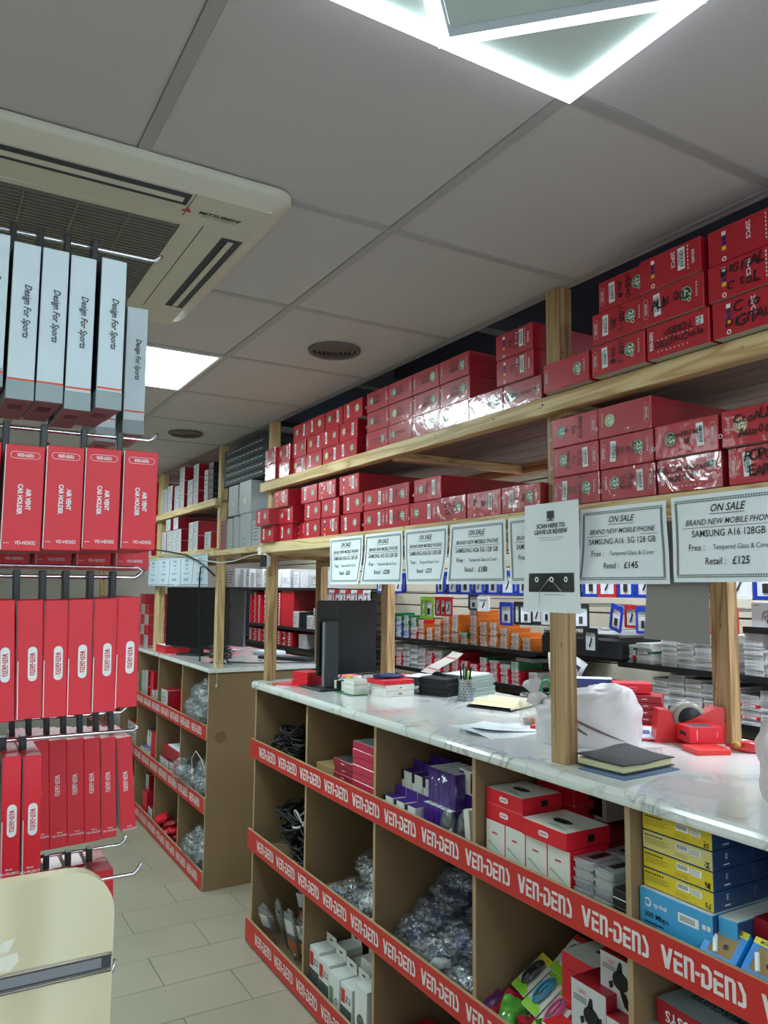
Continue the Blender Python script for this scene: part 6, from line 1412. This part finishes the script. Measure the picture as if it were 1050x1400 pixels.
plain('dark_boxes', 'dark carton in the shadow behind the flat red boxes', 1.70, 2.70, Z1, .25, .22, .26, ['matte_black'])
# --- third top cubby: purple and white boxes
def purple_tab(x, y, z, label, grp, d=.055, w_=.066, h_=.085):
    t = plain('purple_topped_box', label, x, y, z, d, w_, h_, ['plate_beige', 'purple_card'], [0, 0, 0, 0, 0, 1], grp)
    part('hang_tab', MB().cham((d-.003, -w_*.5, h_-.002), (d, w_*.5, h_+.032), .0006), ['purple_card'], t)
    part('black_flash', MB().cham((-.0012, w_*.25, h_*.80), (.001, w_*.5, h_*1.01), .0003), ['ink'], t)
    part('printed_mark', MB().quad(-w_*.1, h_*.2, w_*.3, h_*.6, 0, TR(-.0006, 0, 0) @ F_MX), ['label_white'], t); return t
for k in range(3):
    purple_tab(1.482, 2.488-.075*k, Z1+.0, 'purple-topped white box in the front lower rank, %s along' % ORD[k], 'purple-topped boxes of the lower rank')
    purple_tab(1.560, 2.488-.072*k, Z1+.0, 'purple-topped white box in the second rank, %s along' % ORD[k], 'purple-topped boxes of the second rank', h_=.165)
    purple_tab(1.632, 2.488-.072*k, Z1+.0, 'purple-topped white box in the third rank, %s along' % ORD[k], 'purple-topped boxes of the third rank', h_=.180)
for r in range(2):
    for k in range(5): 
        z = Z1+r*.115; plain('purple_box', 'purple box standing on edge, %s in the %s wrapped row' % (ORD[k], ('lower', 'upper')[r]), 1.50+.02*r, 2.268-.032*k, z, .13, .030, .113, ['purple_card', 'off_white'], [0, 0, 0, 0, 0, 1], 'purple boxes standing on edge')
t = thing('shrink_wrap', 'clear wrapping around the purple boxes', 'plastic wrap', (1.565, 2.204, Z1+.118)); part('film', MB().blob((.078, .088, .060), 77, .25, 2.4, 4, 0, TR(0, 0, .055), ridged=True), ['wrap_film'], t)
for k in range(2):
    b = plain('white_carton', 'white carton with purple and black flash beside the purple boxes, %s one' % ('lower', 'upper')[k], 1.560, 2.095, Z1+k*.122, .20, .125, .120, ['plate_beige', 'purple_card'], None, 'white cartons beside the purple boxes')
    part('printed_flash', MB().quad(-.062, .06, -.035, .115, 1, TR(-.0007, 0, 0) @ F_MX).quad(-.062, .0, .01, .045, 1, TR(-.0007, 0, 0) @ F_MX).quad(.0, .05, .03, .115, 0, TR(-.0007, 0, 0) @ F_MX), ['ink', 'purple_card'], b)
for k in range(2):
    t = thing('dark_pouch', 'grey-black plastic pouch at the near side of the purple boxes, %s' % ORD[k], 'pouch', (1.492+.02*k, 2.135-.062*k, Z1), (0, .08, 0), 'grey-black pouches'); part('pouch', MB().cham((-.008, -.028, 0), (.012, .028, .112), .006), ['pouch_dark'], t); part('plastic', MB().blob((.02, .034, .062), 91+k, .25, 2.5, 3, 0, TR(0, 0, .062), ridged=True), ['clear_bag'], t)
t = thing('white_card_pack', 'white and green pack with a headphone picture leaning on the divider', 'box', (1.488, 1.998, Z1), (-.12, 0, 0)); part('pack', MB().cham((0, -.006, 0), (.16, .022, .15), .001, 0), ['plate_beige'], t)
part('picture', MB().ring(.030, .034, 0, TR(.045, -.0066, .085) @ F_MY, 20).quad(-.02, .004, .01, .022, 1, TR(.03, -.0068, 0) @ F_MY), ['sports_grey', 'lime'], t)
part('green_flash', MB().quad(-.012, .01, .012, .03, 0, TR(-.0006, .008, 0) @ F_MX), ['lime'], t)
# --- fourth top cubby: phone holder boxes and tins
def holder_box(x, y, z, w_, h_, d, label, grp, face):
    mats = ['red_card', 'plate_beige', 'red_card_dark']
    faces = [1, 0, 0, 0, 0, 0] if face == 'front' else [0, 0, 0, 0, 0, 1]
    t = plain('holder_box', label, x, y, z, d, w_, h_, mats, faces, grp)
    m = MB()
    if face == 'front':
        m.quad(-.014, h_*.76, .010, h_*.79, 0, TR(-.0007, 0, 0) @ F_MX); m.poly([(-w_*.45, h_*.58), (-w_*.30, h_*.62), (w_*.1, h_*.50), (w_*.40, h_*.40), (w_*.1, h_*.46)], 1, TR(-.0007, 0, 0) @ F_MX); m.poly([(-w_*.3, h_*.02), (-w_*.34, h_*.14), (-w_*.1, h_*.20), (w_*.2, h_*.14), (w_*.3, h_*.02)], 2, TR(-.0007, 0, 0) @ F_MX)
        part('printed_picture', m, ['fascia_red', 'green_wash', 'ink'], t)
    else:
        m.pill(.040, .0155, 0, TR(-.0007, 0, h_*.5) @ F_MX); logo(m, .0058, TR(-.0011, 0, h_*.5) @ F_MX, 1); m.quad(-.020, h_*.3, .005, h_*.7, 2, TR(d*.6, -w_/2-.0007, 0) @ F_MY)
        M = TR(d*.42, 0, h_+.0007) @ F_UP; m.poly([(-.035, .0), (-.028, .016), (.0, .02), (.03, .014), (.036, .0), (.02, -.012), (-.015, -.014)], 2, M); m.poly([(-.02, -.045), (.01, -.025), (.07, -.05), (.07, -.053)], 3, M)
        part('printed_marks', m, ['white', 'fascia_red', 'ink', 'green_wash'], t)
    return t
for k in range(4): holder_box(1.487, 1.876-.089*k, Z1, .087, .152, .14, 'white-fronted phone holder box in the lower rank, %s along' % ORD[k], 'white-fronted phone holder boxes', 'front')
for k in range(2): holder_box(1.490, 1.840, Z1+.153+k*.045, .165, .044, .15, 'red phone holder box beside the divider, %s one' % ('lower', 'upper')[k], 'red phone holder boxes beside the divider', 'top')
holder_box(1.476, 1.655, Z1+.153, .175, .046, .16, 'red phone holder box with a picture lid, in front of the tins', None, 'top')
for k in range(3): holder_box(1.68, 1.83-.0*k, Z1+.153+k*.045, .165, .044, .13, 'red phone holder box in the rear pile, %s from below' % ORD[k], 'rear pile of red phone holder boxes', 'top')
for k in range(6): 
    b = plain('red_box', 'tall dark red box standing at the back of the cubby, %s along' % ORD[k], 1.87, 1.70-.058*k, Z1, .16, .056, .275, ['red_card_dark', 'carton_side'], None, 'tall dark red boxes at the back'); part('picture', MB().disc(.010, 0, TR(-.0006, 0, .16) @ F_MX, 10), ['ink'], b)
b = plain('black_window_box', 'white box with dark window at the back of the cubby', 1.76, 1.745, Z1+.153, .10, .09, .12, ['off_white', 'off_white']); part('window', MB().quad(-.03, .012, .03, .108, 0, TR(-.0007, 0, 0) @ F_MX), ['ink'], b)
for k in range(5): plain('flat_red_box', 'flat dark red box lying behind the tins, %s along' % ORD[k], 1.69, 1.72-.062*k, Z1, .165, .060, .135-.004*k, ['red_card_dark', 'carton_side'], None, 'flat dark red boxes behind the tins')
# tins
def tin_mesh():
    m = MB(); A = rrect(.105, .068, .014, 4)
    M = I4
    m.prism([(x*.93, y*.90) for x, y in A], .0005, .004, 0, M); m.prism([(x*.97, y*.95) for x, y in A], .004, .0140, 0, M); m.prism([(x*.95, y*.92) for x, y in A], .0140, .0152, 1, M); m.prism([(x*1.03, y*1.05) for x, y in A], .0152, .0212, 0, M); m.prism([(x*.9, y*.86) for x, y in A], .0212, .0226, 0, M); return m.mesh('tin', ['tin', 'steel'])
tm_ = tin_mesh(); band = MB().cham((-.020, -.011, .0226), (.045, .011, .0236), .0003).mesh('black_band', ['ink']); pr = MB()
for q in range(5):
    for w in range(3): pr.quad(-.038+.016*q, .013+.005*w, -.028+.016*q, .0145+.005*w, 0, TR(0, 0, .0229))
pr = pr.mesh('printed_dots', ['ink_soft'])
pos = [(1.540, 1.526, 6), (1.532, 1.449, 6), (1.585, 1.3915, 6), (1.650, 1.522, 6), (1.646, 1.445, 6), (1.700, 1.3915, 6), (1.758, 1.50, 6), (1.758, 1.427, 6)]
for c_, (x, y, n) in enumerate(pos):
    for k in range(n):
        t = tag(obj('metal_tin', tm_, None, (x+.002*((k*3+c_) % 3), y, Z1+k*.0242), (0, 0, PI/2*0+.03*((k+c_) % 3-1))), 'flat silver tin, %s from below in the %s column' % (ORD[k], ORD[c_]), 'tin', 'silver tins in the fourth top cubby')
        if k == n-1: obj('black_band', band, t); obj('printed_dots', pr, t)
for k in range(3): b = plain('black_box', 'small black box with white stripe beside the tins, %s from below' % ORD[k], 1.466, 1.378, Z1+.002+k*.040, .035, .045, .039, ['ink', 'matte_black'], None, 'small black boxes beside the tins'); part('stripe', MB().quad(-.02, .018, .02, .0205, 0, TR(-.0006, 0, 0) @ F_MX), ['white'], b)
# --- fifth top cubby: yellow-edged router boxes, pale blue box, charger boxes
for k in range(4):
    z = Z1+.147+k*.0425
    b = plain('yellow_edged_box', 'long box with yellow side and deep blue end, %s from below' % ORD[k], 1.492, 1.232, z, .24, .190, .0415, ['deep_blue', 'yellow_pale' if k == 2 else 'yellow_card'], [1, 0, 0, 0, 0, 0], 'yellow-sided router boxes')
    m = MB(); M = TR(-.0007, 0, .0205) @ F_MX
    for q in range(8): m.quad(-.088+q*.0065, .010, -.084+q*.0065, .014, 0, M)
    for q in range(4): m.quad(-.088, .004-q*.0035, -.02-.012*(q % 2), .0052-q*.0035, 1, M)
    for q in range(3): m.quad(-.005, -.008-q*.003, .03, -.0072-q*.003, 1, M)
    m.quad(.0, .0005, .034, .015, 2, M); m.quad(.037, -.0005, .066, .014, 2, M)
    for q in range(9): m.quad(.003+q*.0031, .004, .0045+q*.0031, .013, 0, M, .0003)
    for q in range(3): m.quad(.039, .002+q*.004, .062, .0035+q*.004, 1, M, .0003)
    rr_ = random.Random(k)
    for i in range(6):
        for j in range(6):
            if rr_.random() < .55: m.quad(.074+i*.0022, -.017+j*.0022, .0762+i*.0022, -.0148+j*.0022, 0, M)
    part('printed_label', m, ['ink', 'yellow_ink', 'sticker'], b)
    m = MB(); M = TR(.12, -.0957, .0205) @ F_MY; m.text('F', .03, M @ TR(.02, 0, 0), 0, .03); m.text('E', .016, M @ TR(-.075, .006, 0), 1, .02); m.quad(-.085, -.012, -.065, -.009, 1, M); part('printed_end', m, ['end_print', 'fascia_text'], b)
def router_box(x, y, w_, label, full):
    t = plain('blue_router_box', label, x, y, Z1+.0005, .22, w_, .145, ['sky_blue', 'plate_beige', 'deep_blue'], [0, 2, 2, 2, 2, 1])
    m = MB(); M = TR(-.0007, 0, .072) @ F_MX
    if full:
        m.ring(.0065, .010, 0, M @ TR(-.074, .045, 0), 14); m.quad(-.084, .042, -.078, .048, 0, M); m.text('tp-link', .0145, M @ TR(-.038, .044, 0), 0, .02); m.text('300 Mbps', .0175, M @ TR(-.050, .018, 0), 1, .01)
        for q in range(2): m.quad(-.085, .000-q*.007, -.03-.02*q, .003-q*.007, 1, M); m.pill(.06, .012, 2, M @ TR(-.015+q*.030, -.046, 0) @ RZ(PI/2))
        m.quad(.010, .032, .064, .052, 3, M); 
        for q in range(12): m.quad(.016+q*.0033, .036, .0175+q*.0033, .048, 4, M, .0003)
        for q in range(2): m.quad(.073+q*.012, .038, .082+q*.012, .048, 2, M)
        m2 = MB(); M2 = TR(.03, -w_/2-.0007, .09) @ F_MY
        for q in range(5): m2.quad(-.012, .035-q*.022, .03, .037-q*.022, 0, M2)
        m2.quad(.0, -.008, .02, .0, 1, M2); part('printed_end', m2, ['end_print', 'badge_gold'], t)
        part('top_print', MB().ring(.006, .008, 0, TR(.06, .03, .1456), 14).quad(.03, -.085, .12, -.04, 1, TR(0, 0, .1456)), ['ink_soft', 'green_wash'], t)
        part('printed_front', m, ['white', 'ink', 'plate_beige', 'sticker', 'ink_soft'], t)
    return t
router_box(1.480, 1.232, .196, 'pale blue router box reading 300 Mbps under the yellow-sided boxes', True)
router_box(1.495, 1.108, .046, 'second pale blue router box seen end on', False)
for k in range(3):
    b = plain('dark_red_carton', 'dark red carton behind the small blue boxes, %s along' % ORD[k], 1.545, 1.046-.076*k, Z1, .26, .073, .150, ['red_card_dark', 'red_card_dark'], None, 'dark red cartons in the fifth top cubby'); 
    part('printed_logo', MB().pill(.034, .010, 0, TR(.07, 0, .1507) @ F_UP, line=.001), ['fascia_text'], b)
def mate_box(y, label):
    t = thing('charger_box', label, 'box', (1.456, y, .975), (0, -.80, -.06), 'small bright blue windowed boxes')
    a, b = .080, .088
    m = MB(); m.box((0, -b/2, -.036), (a, b/2, -.001), 0)
    m.add([(0, -b/2, 0), (a, -b/2, 0), (a, b/2, 0), (0, b/2, 0), (.014, -b*.33, 0), (a*.80, -b*.33, 0), (a*.80, b*.33, 0), (.014, b*.33, 0)], [(0, 1, 5, 4), (1, 2, 6, 5), (2, 3, 7, 6), (3, 0, 4, 7)], 0)
    part('carton', m, ['bright_blue'], t); part('window_well', MB().quad(.013, -b*.34, a*.81, b*.34, 0, TR(0, 0, -.0008)), ['brown_card'], t)
    m = MB(); m.quad(a*.84, -b/2, a+.001, b/2, 0, TR(0, 0, .0006)); part('yellow_band', m, ['yellow'], t)
    m = MB(); m.text('MOBILE MATE', .0095, TR(a*.92, 0, .0010) @ F_UP, 0, .03, .0, 1.0); m.quad(.003, -.03, .006, -.012, 1, TR(0, 0, .0008)); part('printed_text', m, ['ink', 'white'], t)
    part('white_plug', MB().box((.018, -.006, .0), (.055, .002, .006), 0, RZ(.5)).disc(.006, 1, TR(.035, -.008, .0012), 12), ['white', 'ink'], t); return t
mate_box(1.112, 'small bright blue box with window reading MOBILE MATE, first one'); mate_box(1.015, 'small bright blue box with window reading MOBILE MATE, cut by the frame')
# --- fourth middle cubby
for k, (x, y, z, a, col, col2) in enumerate([(1.60, 1.845, .150, .12, 'cable_black', 'yellow'), (1.570, 1.765, .140, .10, 'cyan_cable', 'lime'), (1.545, 1.690, .125, .06, 'pink_cable', 'lime'), (1.675, 1.765, .215, .1, 'cable_white', 'blister_red'), (1.650, 1.690, .20, .05, 'blister_red', 'pink_cable')]):
    t = thing('lead_pack', 'carded phone lead in clear blister, %s lead' % ('black', 'turquoise', 'pink', 'white', 'red')[k], 'package', (x, y, Z2+z), (.0, -.62, -.25+.05*k), 'colourful carded phone leads')
    part('backing_card', MB().cham((-.065, -.040, -.004), (.065, .040, 0), .001), ['card_mix'], t)
    part('colour_corner', MB().poly([(-.064, -.039), (-.064, .039), (-.040, .039), (-.025, .0), (-.045, -.039)], 0, TR(0, 0, .0006)).quad(.045, -.039, .064, .039, 1, TR(0, 0, .0006)), ['lime', col2], t)
    m = MB()
    for q in range(3): m.tube([((.042-.003*q)*math.cos(2*PI*i/20)+.003, (.020-.002*q)*math.sin(2*PI*i/20), .006+.003*q) for i in range(20)], .0032, 5, closed=True)
    m.box((-.01, -.004, .008), (.02, .004, .014)); part('lead', m, [col], t)
    part('blister', MB().cham((-.050, -.028, .0), (.056, .028, .018), .006), ['wrap_film'], t)
for k in range(9):
    t = thing('foil_packet', 'shiny multicoloured packet beneath the carded leads, %s along' % ORD[k], 'packet', (1.50+.03*(k % 2), 1.90-.045*k, Z2+.055+.012*(k % 3)), (.2, -.5, .3*k), 'shiny packets under the carded leads'); vs, fs, _ = paper(.085, .11, .05, 400+k, 10, 10, lift=.02); part('packet', MB().add([(v_[1]+.05, v_[0], v_[2]+.012*noise.noise(Vector(v_)*60+Vector((k, 0, 0)))) for v_ in vs], fs, 0, None, True), [('purple_foil', 'red_foil', 'green_foil')[k % 3]], t)
for k in range(7):
    b = plain('flat_red_box', 'flat bright red box in the tall pile, %s from below' % ORD[k], 1.565, 1.612, Z2+k*.0410, .165, .150, .0402, ['red_card', 'plate_beige'], [0, 0, 0, 0, 0, 1 if k == 6 else 0], 'tall pile of flat red boxes in the fourth middle cubby')
part('top_picture', MB().quad(.07, -.06, .13, .02, 0, TR(0, 0, .0409)), ['ink_soft'], b)
b = plain('earphone_box', 'red box with three black buds pictured, tilted at the front', 1.480, 1.600, Z2+.03, .16, .15, .10, ['bright_red_card', 'plate_beige'], [1, 0, 0, 0, 0, 0]); 
m = MB()
for q in range(3): m.ring(.003, .0085, 0, TR(.075, -.020+.026*q, .1008) @ RZ(.3), 14); m.disc(.003, 1, TR(.075, -.020+.026*q, .1009), 8)
part('printed_buds', m, ['ink', 'ink_soft'], b); part('printed_text', MB().quad(-.06, .06, -.02, .064, 0, TR(-.0007, 0, 0) @ F_MX).quad(-.06, .05, -.0, .053, 0, TR(-.0007, 0, 0) @ F_MX), ['ink_soft'], b)
def phone_picture(m, s, M):
    m.ring(0.0, .020*s, 0, M @ TR(0, .012*s, 0), 16, 0, 1.15); m.poly([(-.012*s, .028*s), (-.004*s, .050*s), (.004*s, .050*s), (.006*s, .028*s)], 0, M); m.poly([(-.004*s, -.004*s), (.014*s, -.008*s), (.030*s, -.032*s), (.030*s, -.044*s), (.010*s, -.036*s), (.0, -.016*s)], 0, M); m.poly([(-.022*s, .006*s), (-.034*s, .0), (-.030*s, -.014*s), (-.020*s, -.006*s)], 0, M); m.poly([(.018*s, .018*s), (.030*s, .022*s), (.032*s, .006*s), (.022*s, .004*s)], 0, M)
for k, (x, y, z, w_, h_) in enumerate([(1.515, 1.437, .255, .115, .120), (1.478, 1.500, .14, .120, .150), (1.470, 1.398, .11, .070, .145)]):
    t = plain('car_mount_box', 'white-fronted car mount box with black holder picture, %s' % ('upper one by the divider', 'front one', 'partly cut, by the divider')[k], x, y, Z2+z, .10, w_, h_, ['red_card_dark', 'paper_grey'], [1, 0, 0, 0, 0, 0], 'white-fronted car mount boxes')
    m = MB(); M = TR(-.0007, 0, 0) @ F_MX; phone_picture(m, 1.15, M @ TR(.010, h_*.45, 0)); m.pill(.036, .010, 1, M @ TR(-w_*.16, h_*.86, 0), line=.0006); logo(m, .0045, M @ TR(-w_*.16, h_*.86, 0), 1)
    for q in range(3): m.quad(-w_*.42, h_*(.76-.035*q), -w_*.05, h_*(.775-.035*q), 2, M)
    part('printed_picture', m, ['ink', 'fascia_red', 'ink_soft'], t)
plain('box_support', 'plain red carton carrying the upper car mount box', 1.535, 1.437, Z2, .14, .12, .254, ['carton_side'])
plain('box_support', 'low red carton under the front car mount boxes', 1.480, 1.452, Z2, .05, .175, .108, ['carton_side'])
# --- fifth middle cubby
for k in range(2):
    b = plain('red_adapter_box', 'red box with upside-down white lettering, %s' % ('upper one', 'lower one')[k], 1.51-.03*k, 1.195+.03*k, Z2+.28-.062*k, .20, .25, .055, ['merc_red', 'sports_grey'], [0, 0, 0, 0, 0, 1], 'red boxes with MERCUSYS lettering', rz=-.04)
    m = MB(); m.text('MERCUSYS', .034, TR(-.0008, .02, .028) @ F_MX @ RZ(PI), 0, .02, 0, .95); part('lettering', m, ['white'], b)
    m = MB(); m.text('MERCUSYS', .03, TR(.08, .02, .0557) @ F_UP @ RZ(PI), 0, .02, 0, .95); part('top_lettering', m, ['ink_soft'], b)
plain('box_support', 'red carton below the lettered red boxes', 1.50, 1.20, Z2, .24, .24, .215, ['carton_side'])
for k in range(2): 
    b = plain('white_adapter_box', 'white-faced box beside the lettered red boxes, %s along' % ORD[k], 1.478, 1.130-.135*k, Z2+.10, .16, .125, .215, ['ink', 'paper_grey'], [1, 0, 0, 0, 0, 0], 'white-faced boxes in the fifth middle cubby'); part('printed_text', MB().text('Selected Model', .012, TR(-.0007, 0, .185) @ F_MX, 0, .0, .2).quad(-.05, .165, .02, .168, 0, TR(-.0007, 0, 0) @ F_MX), ['ink_soft'], b)
plain('box_support', 'dark carton under the white-faced boxes', 1.478, 1.06, Z2, .16, .28, .099, ['matte_black'])
# --- bottom cubbies
for k, (x, y, h_, kk) in enumerate([(1.485, 3.085, .205, 0), (1.480, 2.985, .195, 0), (1.476, 2.885, .185, 1), (1.472, 2.775, .190, 0), (1.470, 2.655, .235, 2), (1.575, 3.03, .215, 0), (1.575, 2.80, .25, 3), (1.60, 2.92, .19, 0)]):
    b = plain('hang_tab_box', 'white box with hanging tab in the bottom cubby, %s' % ('at the far side', 'second along', 'with green picture', 'with red letters, fourth', 'plain, with round earbud picture', 'rear far one', 'rear tall white one', 'rear middle one')[k], x, y, Z3, .085, .092, h_, ['off_white', 'plate_beige'], None, 'white boxes with hanging tabs')
    part('hang_tab', MB().cham((.078, -.045, h_-.002), (.0805, .045, h_+.038), .0005).box((.0774, -.012, h_+.014), (.0776, .012, h_+.022), 1), ['plate_beige', 'ink'], b)
    m = MB(); M = TR(-.0007, 0, 0) @ F_MX
    if kk == 0: m.quad(-.040, h_*.64, -.008, h_*.90, 1, M); m.text('Z.2', .03, M @ TR(.018, h_*.75, 0), 0, .02); m.quad(-.044, .004, .044, h_*.58, 2, M); m.quad(.01, .004, .040, h_*.3, 3, M, .0003)
    elif kk == 1: m.quad(-.040, h_*.15, -.005, h_*.72, 3, M); m.ring(.008, .012, 0, M @ TR(.02, h_*.5, 0), 10); m.ring(.008, .012, 0, M @ TR(.02, h_*.3, 0), 10)
    elif kk == 2: m.disc(.028, 2, M @ TR(0, h_*.48, 0), 18); m.ring(.012, .018, 3, M @ TR(0, h_*.48, .0003), 12); m.disc(.018, 2, M @ TR(-.01, h_*.14, 0), 14)
    else: m.quad(-.02, h_*.6, .02, h_*.62, 0, M)
    part('printed_front', m, ['ink', 'fascia_red', 'picture_grey', 'picture_green'], b)
b = plain('red_box', 'red and white box low in the third bottom cubby', 1.49, 2.36, Z3, .2, .22, .15, ['carton_side', 'plate_beige'], [1, 0, 0, 0, 0, 0], rz=.2)
plain('red_box', 'dark red carton at the back of the third bottom cubby', 1.72, 2.2, Z3, .2, .22, .20, ['carton_side'])
for k in range(4): plain('red_box', 'red carton low in the fourth bottom cubby, %s along' % ORD[k], 1.50, 1.85-.13*k, Z3, .2, .12, .15+.02*(k % 2), ['carton_side', 'plate_beige'], [1 if k % 2 else 0, 0, 0, 0, 0, 0], 'cartons low in the fourth bottom cubby')
# ================================================================== FURTHER CUBBIES
Y1, Y2_, Y3_ = .861, .441, .031
k = 0
for (z, pts) in ((Y1, [(1.53, 4.60, .0), (1.52, 4.72, 0), (1.53, 4.86, 0), (1.50, 4.66, .07), (1.51, 4.78, .075), (1.53, 4.92, .06), (1.52, 4.62, .14), (1.53, 4.74, .145), (1.56, 4.85, .14), (1.57, 4.68, .20)]),
                 (Y2_, [(1.53, 4.60, 0), (1.51, 4.72, 0), (1.52, 4.86, 0), (1.52, 4.64, .07), (1.50, 4.80, .06), (1.465, 4.95, .085), (1.56, 4.72, .13)]),
                 (Y3_, [(1.53, 4.60, 0), (1.52, 4.74, .0), (1.51, 4.90, 0), (1.53, 4.66, .07), (1.52, 4.82, .075), (1.55, 4.72, .14)])):
    for q, (x, y, dz) in enumerate([(a, 4.5+(b-4.5)*1.12, c*1.15) for a, b, c in pts]):
        nm = {Y1: 'top', Y2_: 'middle', Y3_: 'bottom'}[z]
        core = {'top': 'bag_grey', 'middle': 'bag_grey', 'bottom': 'bag_grey'}[nm]
        bagged(x+(.02 if dz < .08 and x > 1.49 else .005), y, z+dz, (.078, .082, .062), 500+k, 'crinkled grey bag in the %s end cubby of the further unit, %s' % (nm, ORD[q]), 'cable_white' if nm == 'middle' else 'sports_grey', 'clear_bag', 'crinkled bags in the further end cubbies', (0, 0, k), nm == 'middle', core, (4.536, 5.058, 1.478 if dz < .05 else 1.40, z)); k += 1
t = thing('string_loop', 'thin white cord looping over the clear bags of the further unit', 'cord'); part('cord', MB().tube([(1.48, 4.60, .64), (1.475, 4.66, .71), (1.475, 4.78, .74), (1.475, 4.86, .68), (1.475, 4.84, .58), (1.48, 4.75, .53)], .0025, 5), ['cable_white'], t)
def ub(y, z, w_, h_, x, d, label, f, s, grp): return wbox(x, y, z, d, w_, h_, label, grp, f, 1, s, f in ('matte_white',))
G6 = 'white and red boxes in the further cubbies'
n = 0
for (y, z, w_, hs, x) in [(5.16, Y1, .10, [.13, .12], 1.50), (5.27, Y1, .10, [.13, .14], 1.55), (5.40, Y1, .10, [.12, .13], 1.56), (5.55, Y1, .17, [.16], 1.475), (5.75, Y1, .09, [.13], 1.475), (5.86, Y1, .09, [.12], 1.475), (5.97, Y1, .09, [.12, .12], 1.49), (6.10, Y1, .09, [.12, .12], 1.48), (6.20, Y1, .09, [.12, .11], 1.48), (6.42, Y1, .2, [.2], 1.49),
                          (6.0, Y3_, .13, [.20], 1.475), (6.12, Y3_, .09, [.29], 1.52), (5.83, Y3_, .12, [.12], 1.475), (6.4, Y3_, .16, [.22], 1.48),
                          (5.18, Y2_, .12, [.13], 1.475), (5.31, Y2_, .11, [.125], 1.475), (5.44, Y2_, .11, [.12], 1.475), (5.56, Y2_, .11, [.12], 1.475)]:
    zz = z
    for r, h_ in enumerate(hs):
        ub(y, zz, w_, h_, x, .25, 'boxed gadget in the further unit, column %s, %s' % (ORD[n] if n < 20 else 'last', ('bottom', 'above it')[r]), 'matte_white' if n % 4 != 2 else 'red_card', 'carton_side', G6); zz += h_+.001
    n += 1
plain('red_box', 'wide dark red box with white lid in the further middle cubby', 1.485, 5.37, Y2_+.131, .25, .42, .075, ['carton_side', 'plate_beige'], [0, 0, 0, 0, 0, 0]); plain('card_sheet', 'white card on the wide dark red box', 1.50, 5.35, Y2_+.207, .2, .30, .006, ['paper'])
for r in range(4):
    for q in range(2): plain('small_red_box', 'small red boxed lead, %s from below, %s column of the further unit' % (ORD[r], ORD[q]), 1.478, 5.755+.085*q, Y2_+r*.062, .2, .082, .060, ['carton_side', 'red_card'], [1, 0, 0, 0, 0, 0], 'small red boxed leads in the further unit')
for r in range(2):
    for q in range(4): purple_tab(1.478+.05*r, 5.95+.075*q, Y2_, 'purple and white box in the further unit, %s along, %s rank' % (ORD[q], ('front', 'rear')[r]), 'purple and white boxes in the further unit', h_=.09 if r == 0 else .20)
for q in range(9):
    t = thing('red_packet', 'crumpled red packet in the bottom further cubby, %s' % ORD[q], 'packet', (1.50+.03*(q % 2), 5.16+.055*q, Y3_+.03+.035*(q % 3)), (.2, .3, .5*q), 'crumpled red packets'); part('packet', MB().blob((.055, .05, .022), 600+q, .5, 2.2, 3), ['red_card_dark' if q % 2 else 'red_card'], t)
for c_ in range(3):
    for y in ((6.6, 7.2, 7.9)): ub(y, (Y1, Y2_, Y3_)[c_], .3, .2, 1.5, .3, 'carton in the hidden end of the further unit, row %s at %s' % (ORD[c_], 'near' if y < 7 else 'mid' if y < 7.5 else 'far'), 'matte_white', 'carton_side', 'cartons at the hidden end of the further unit')
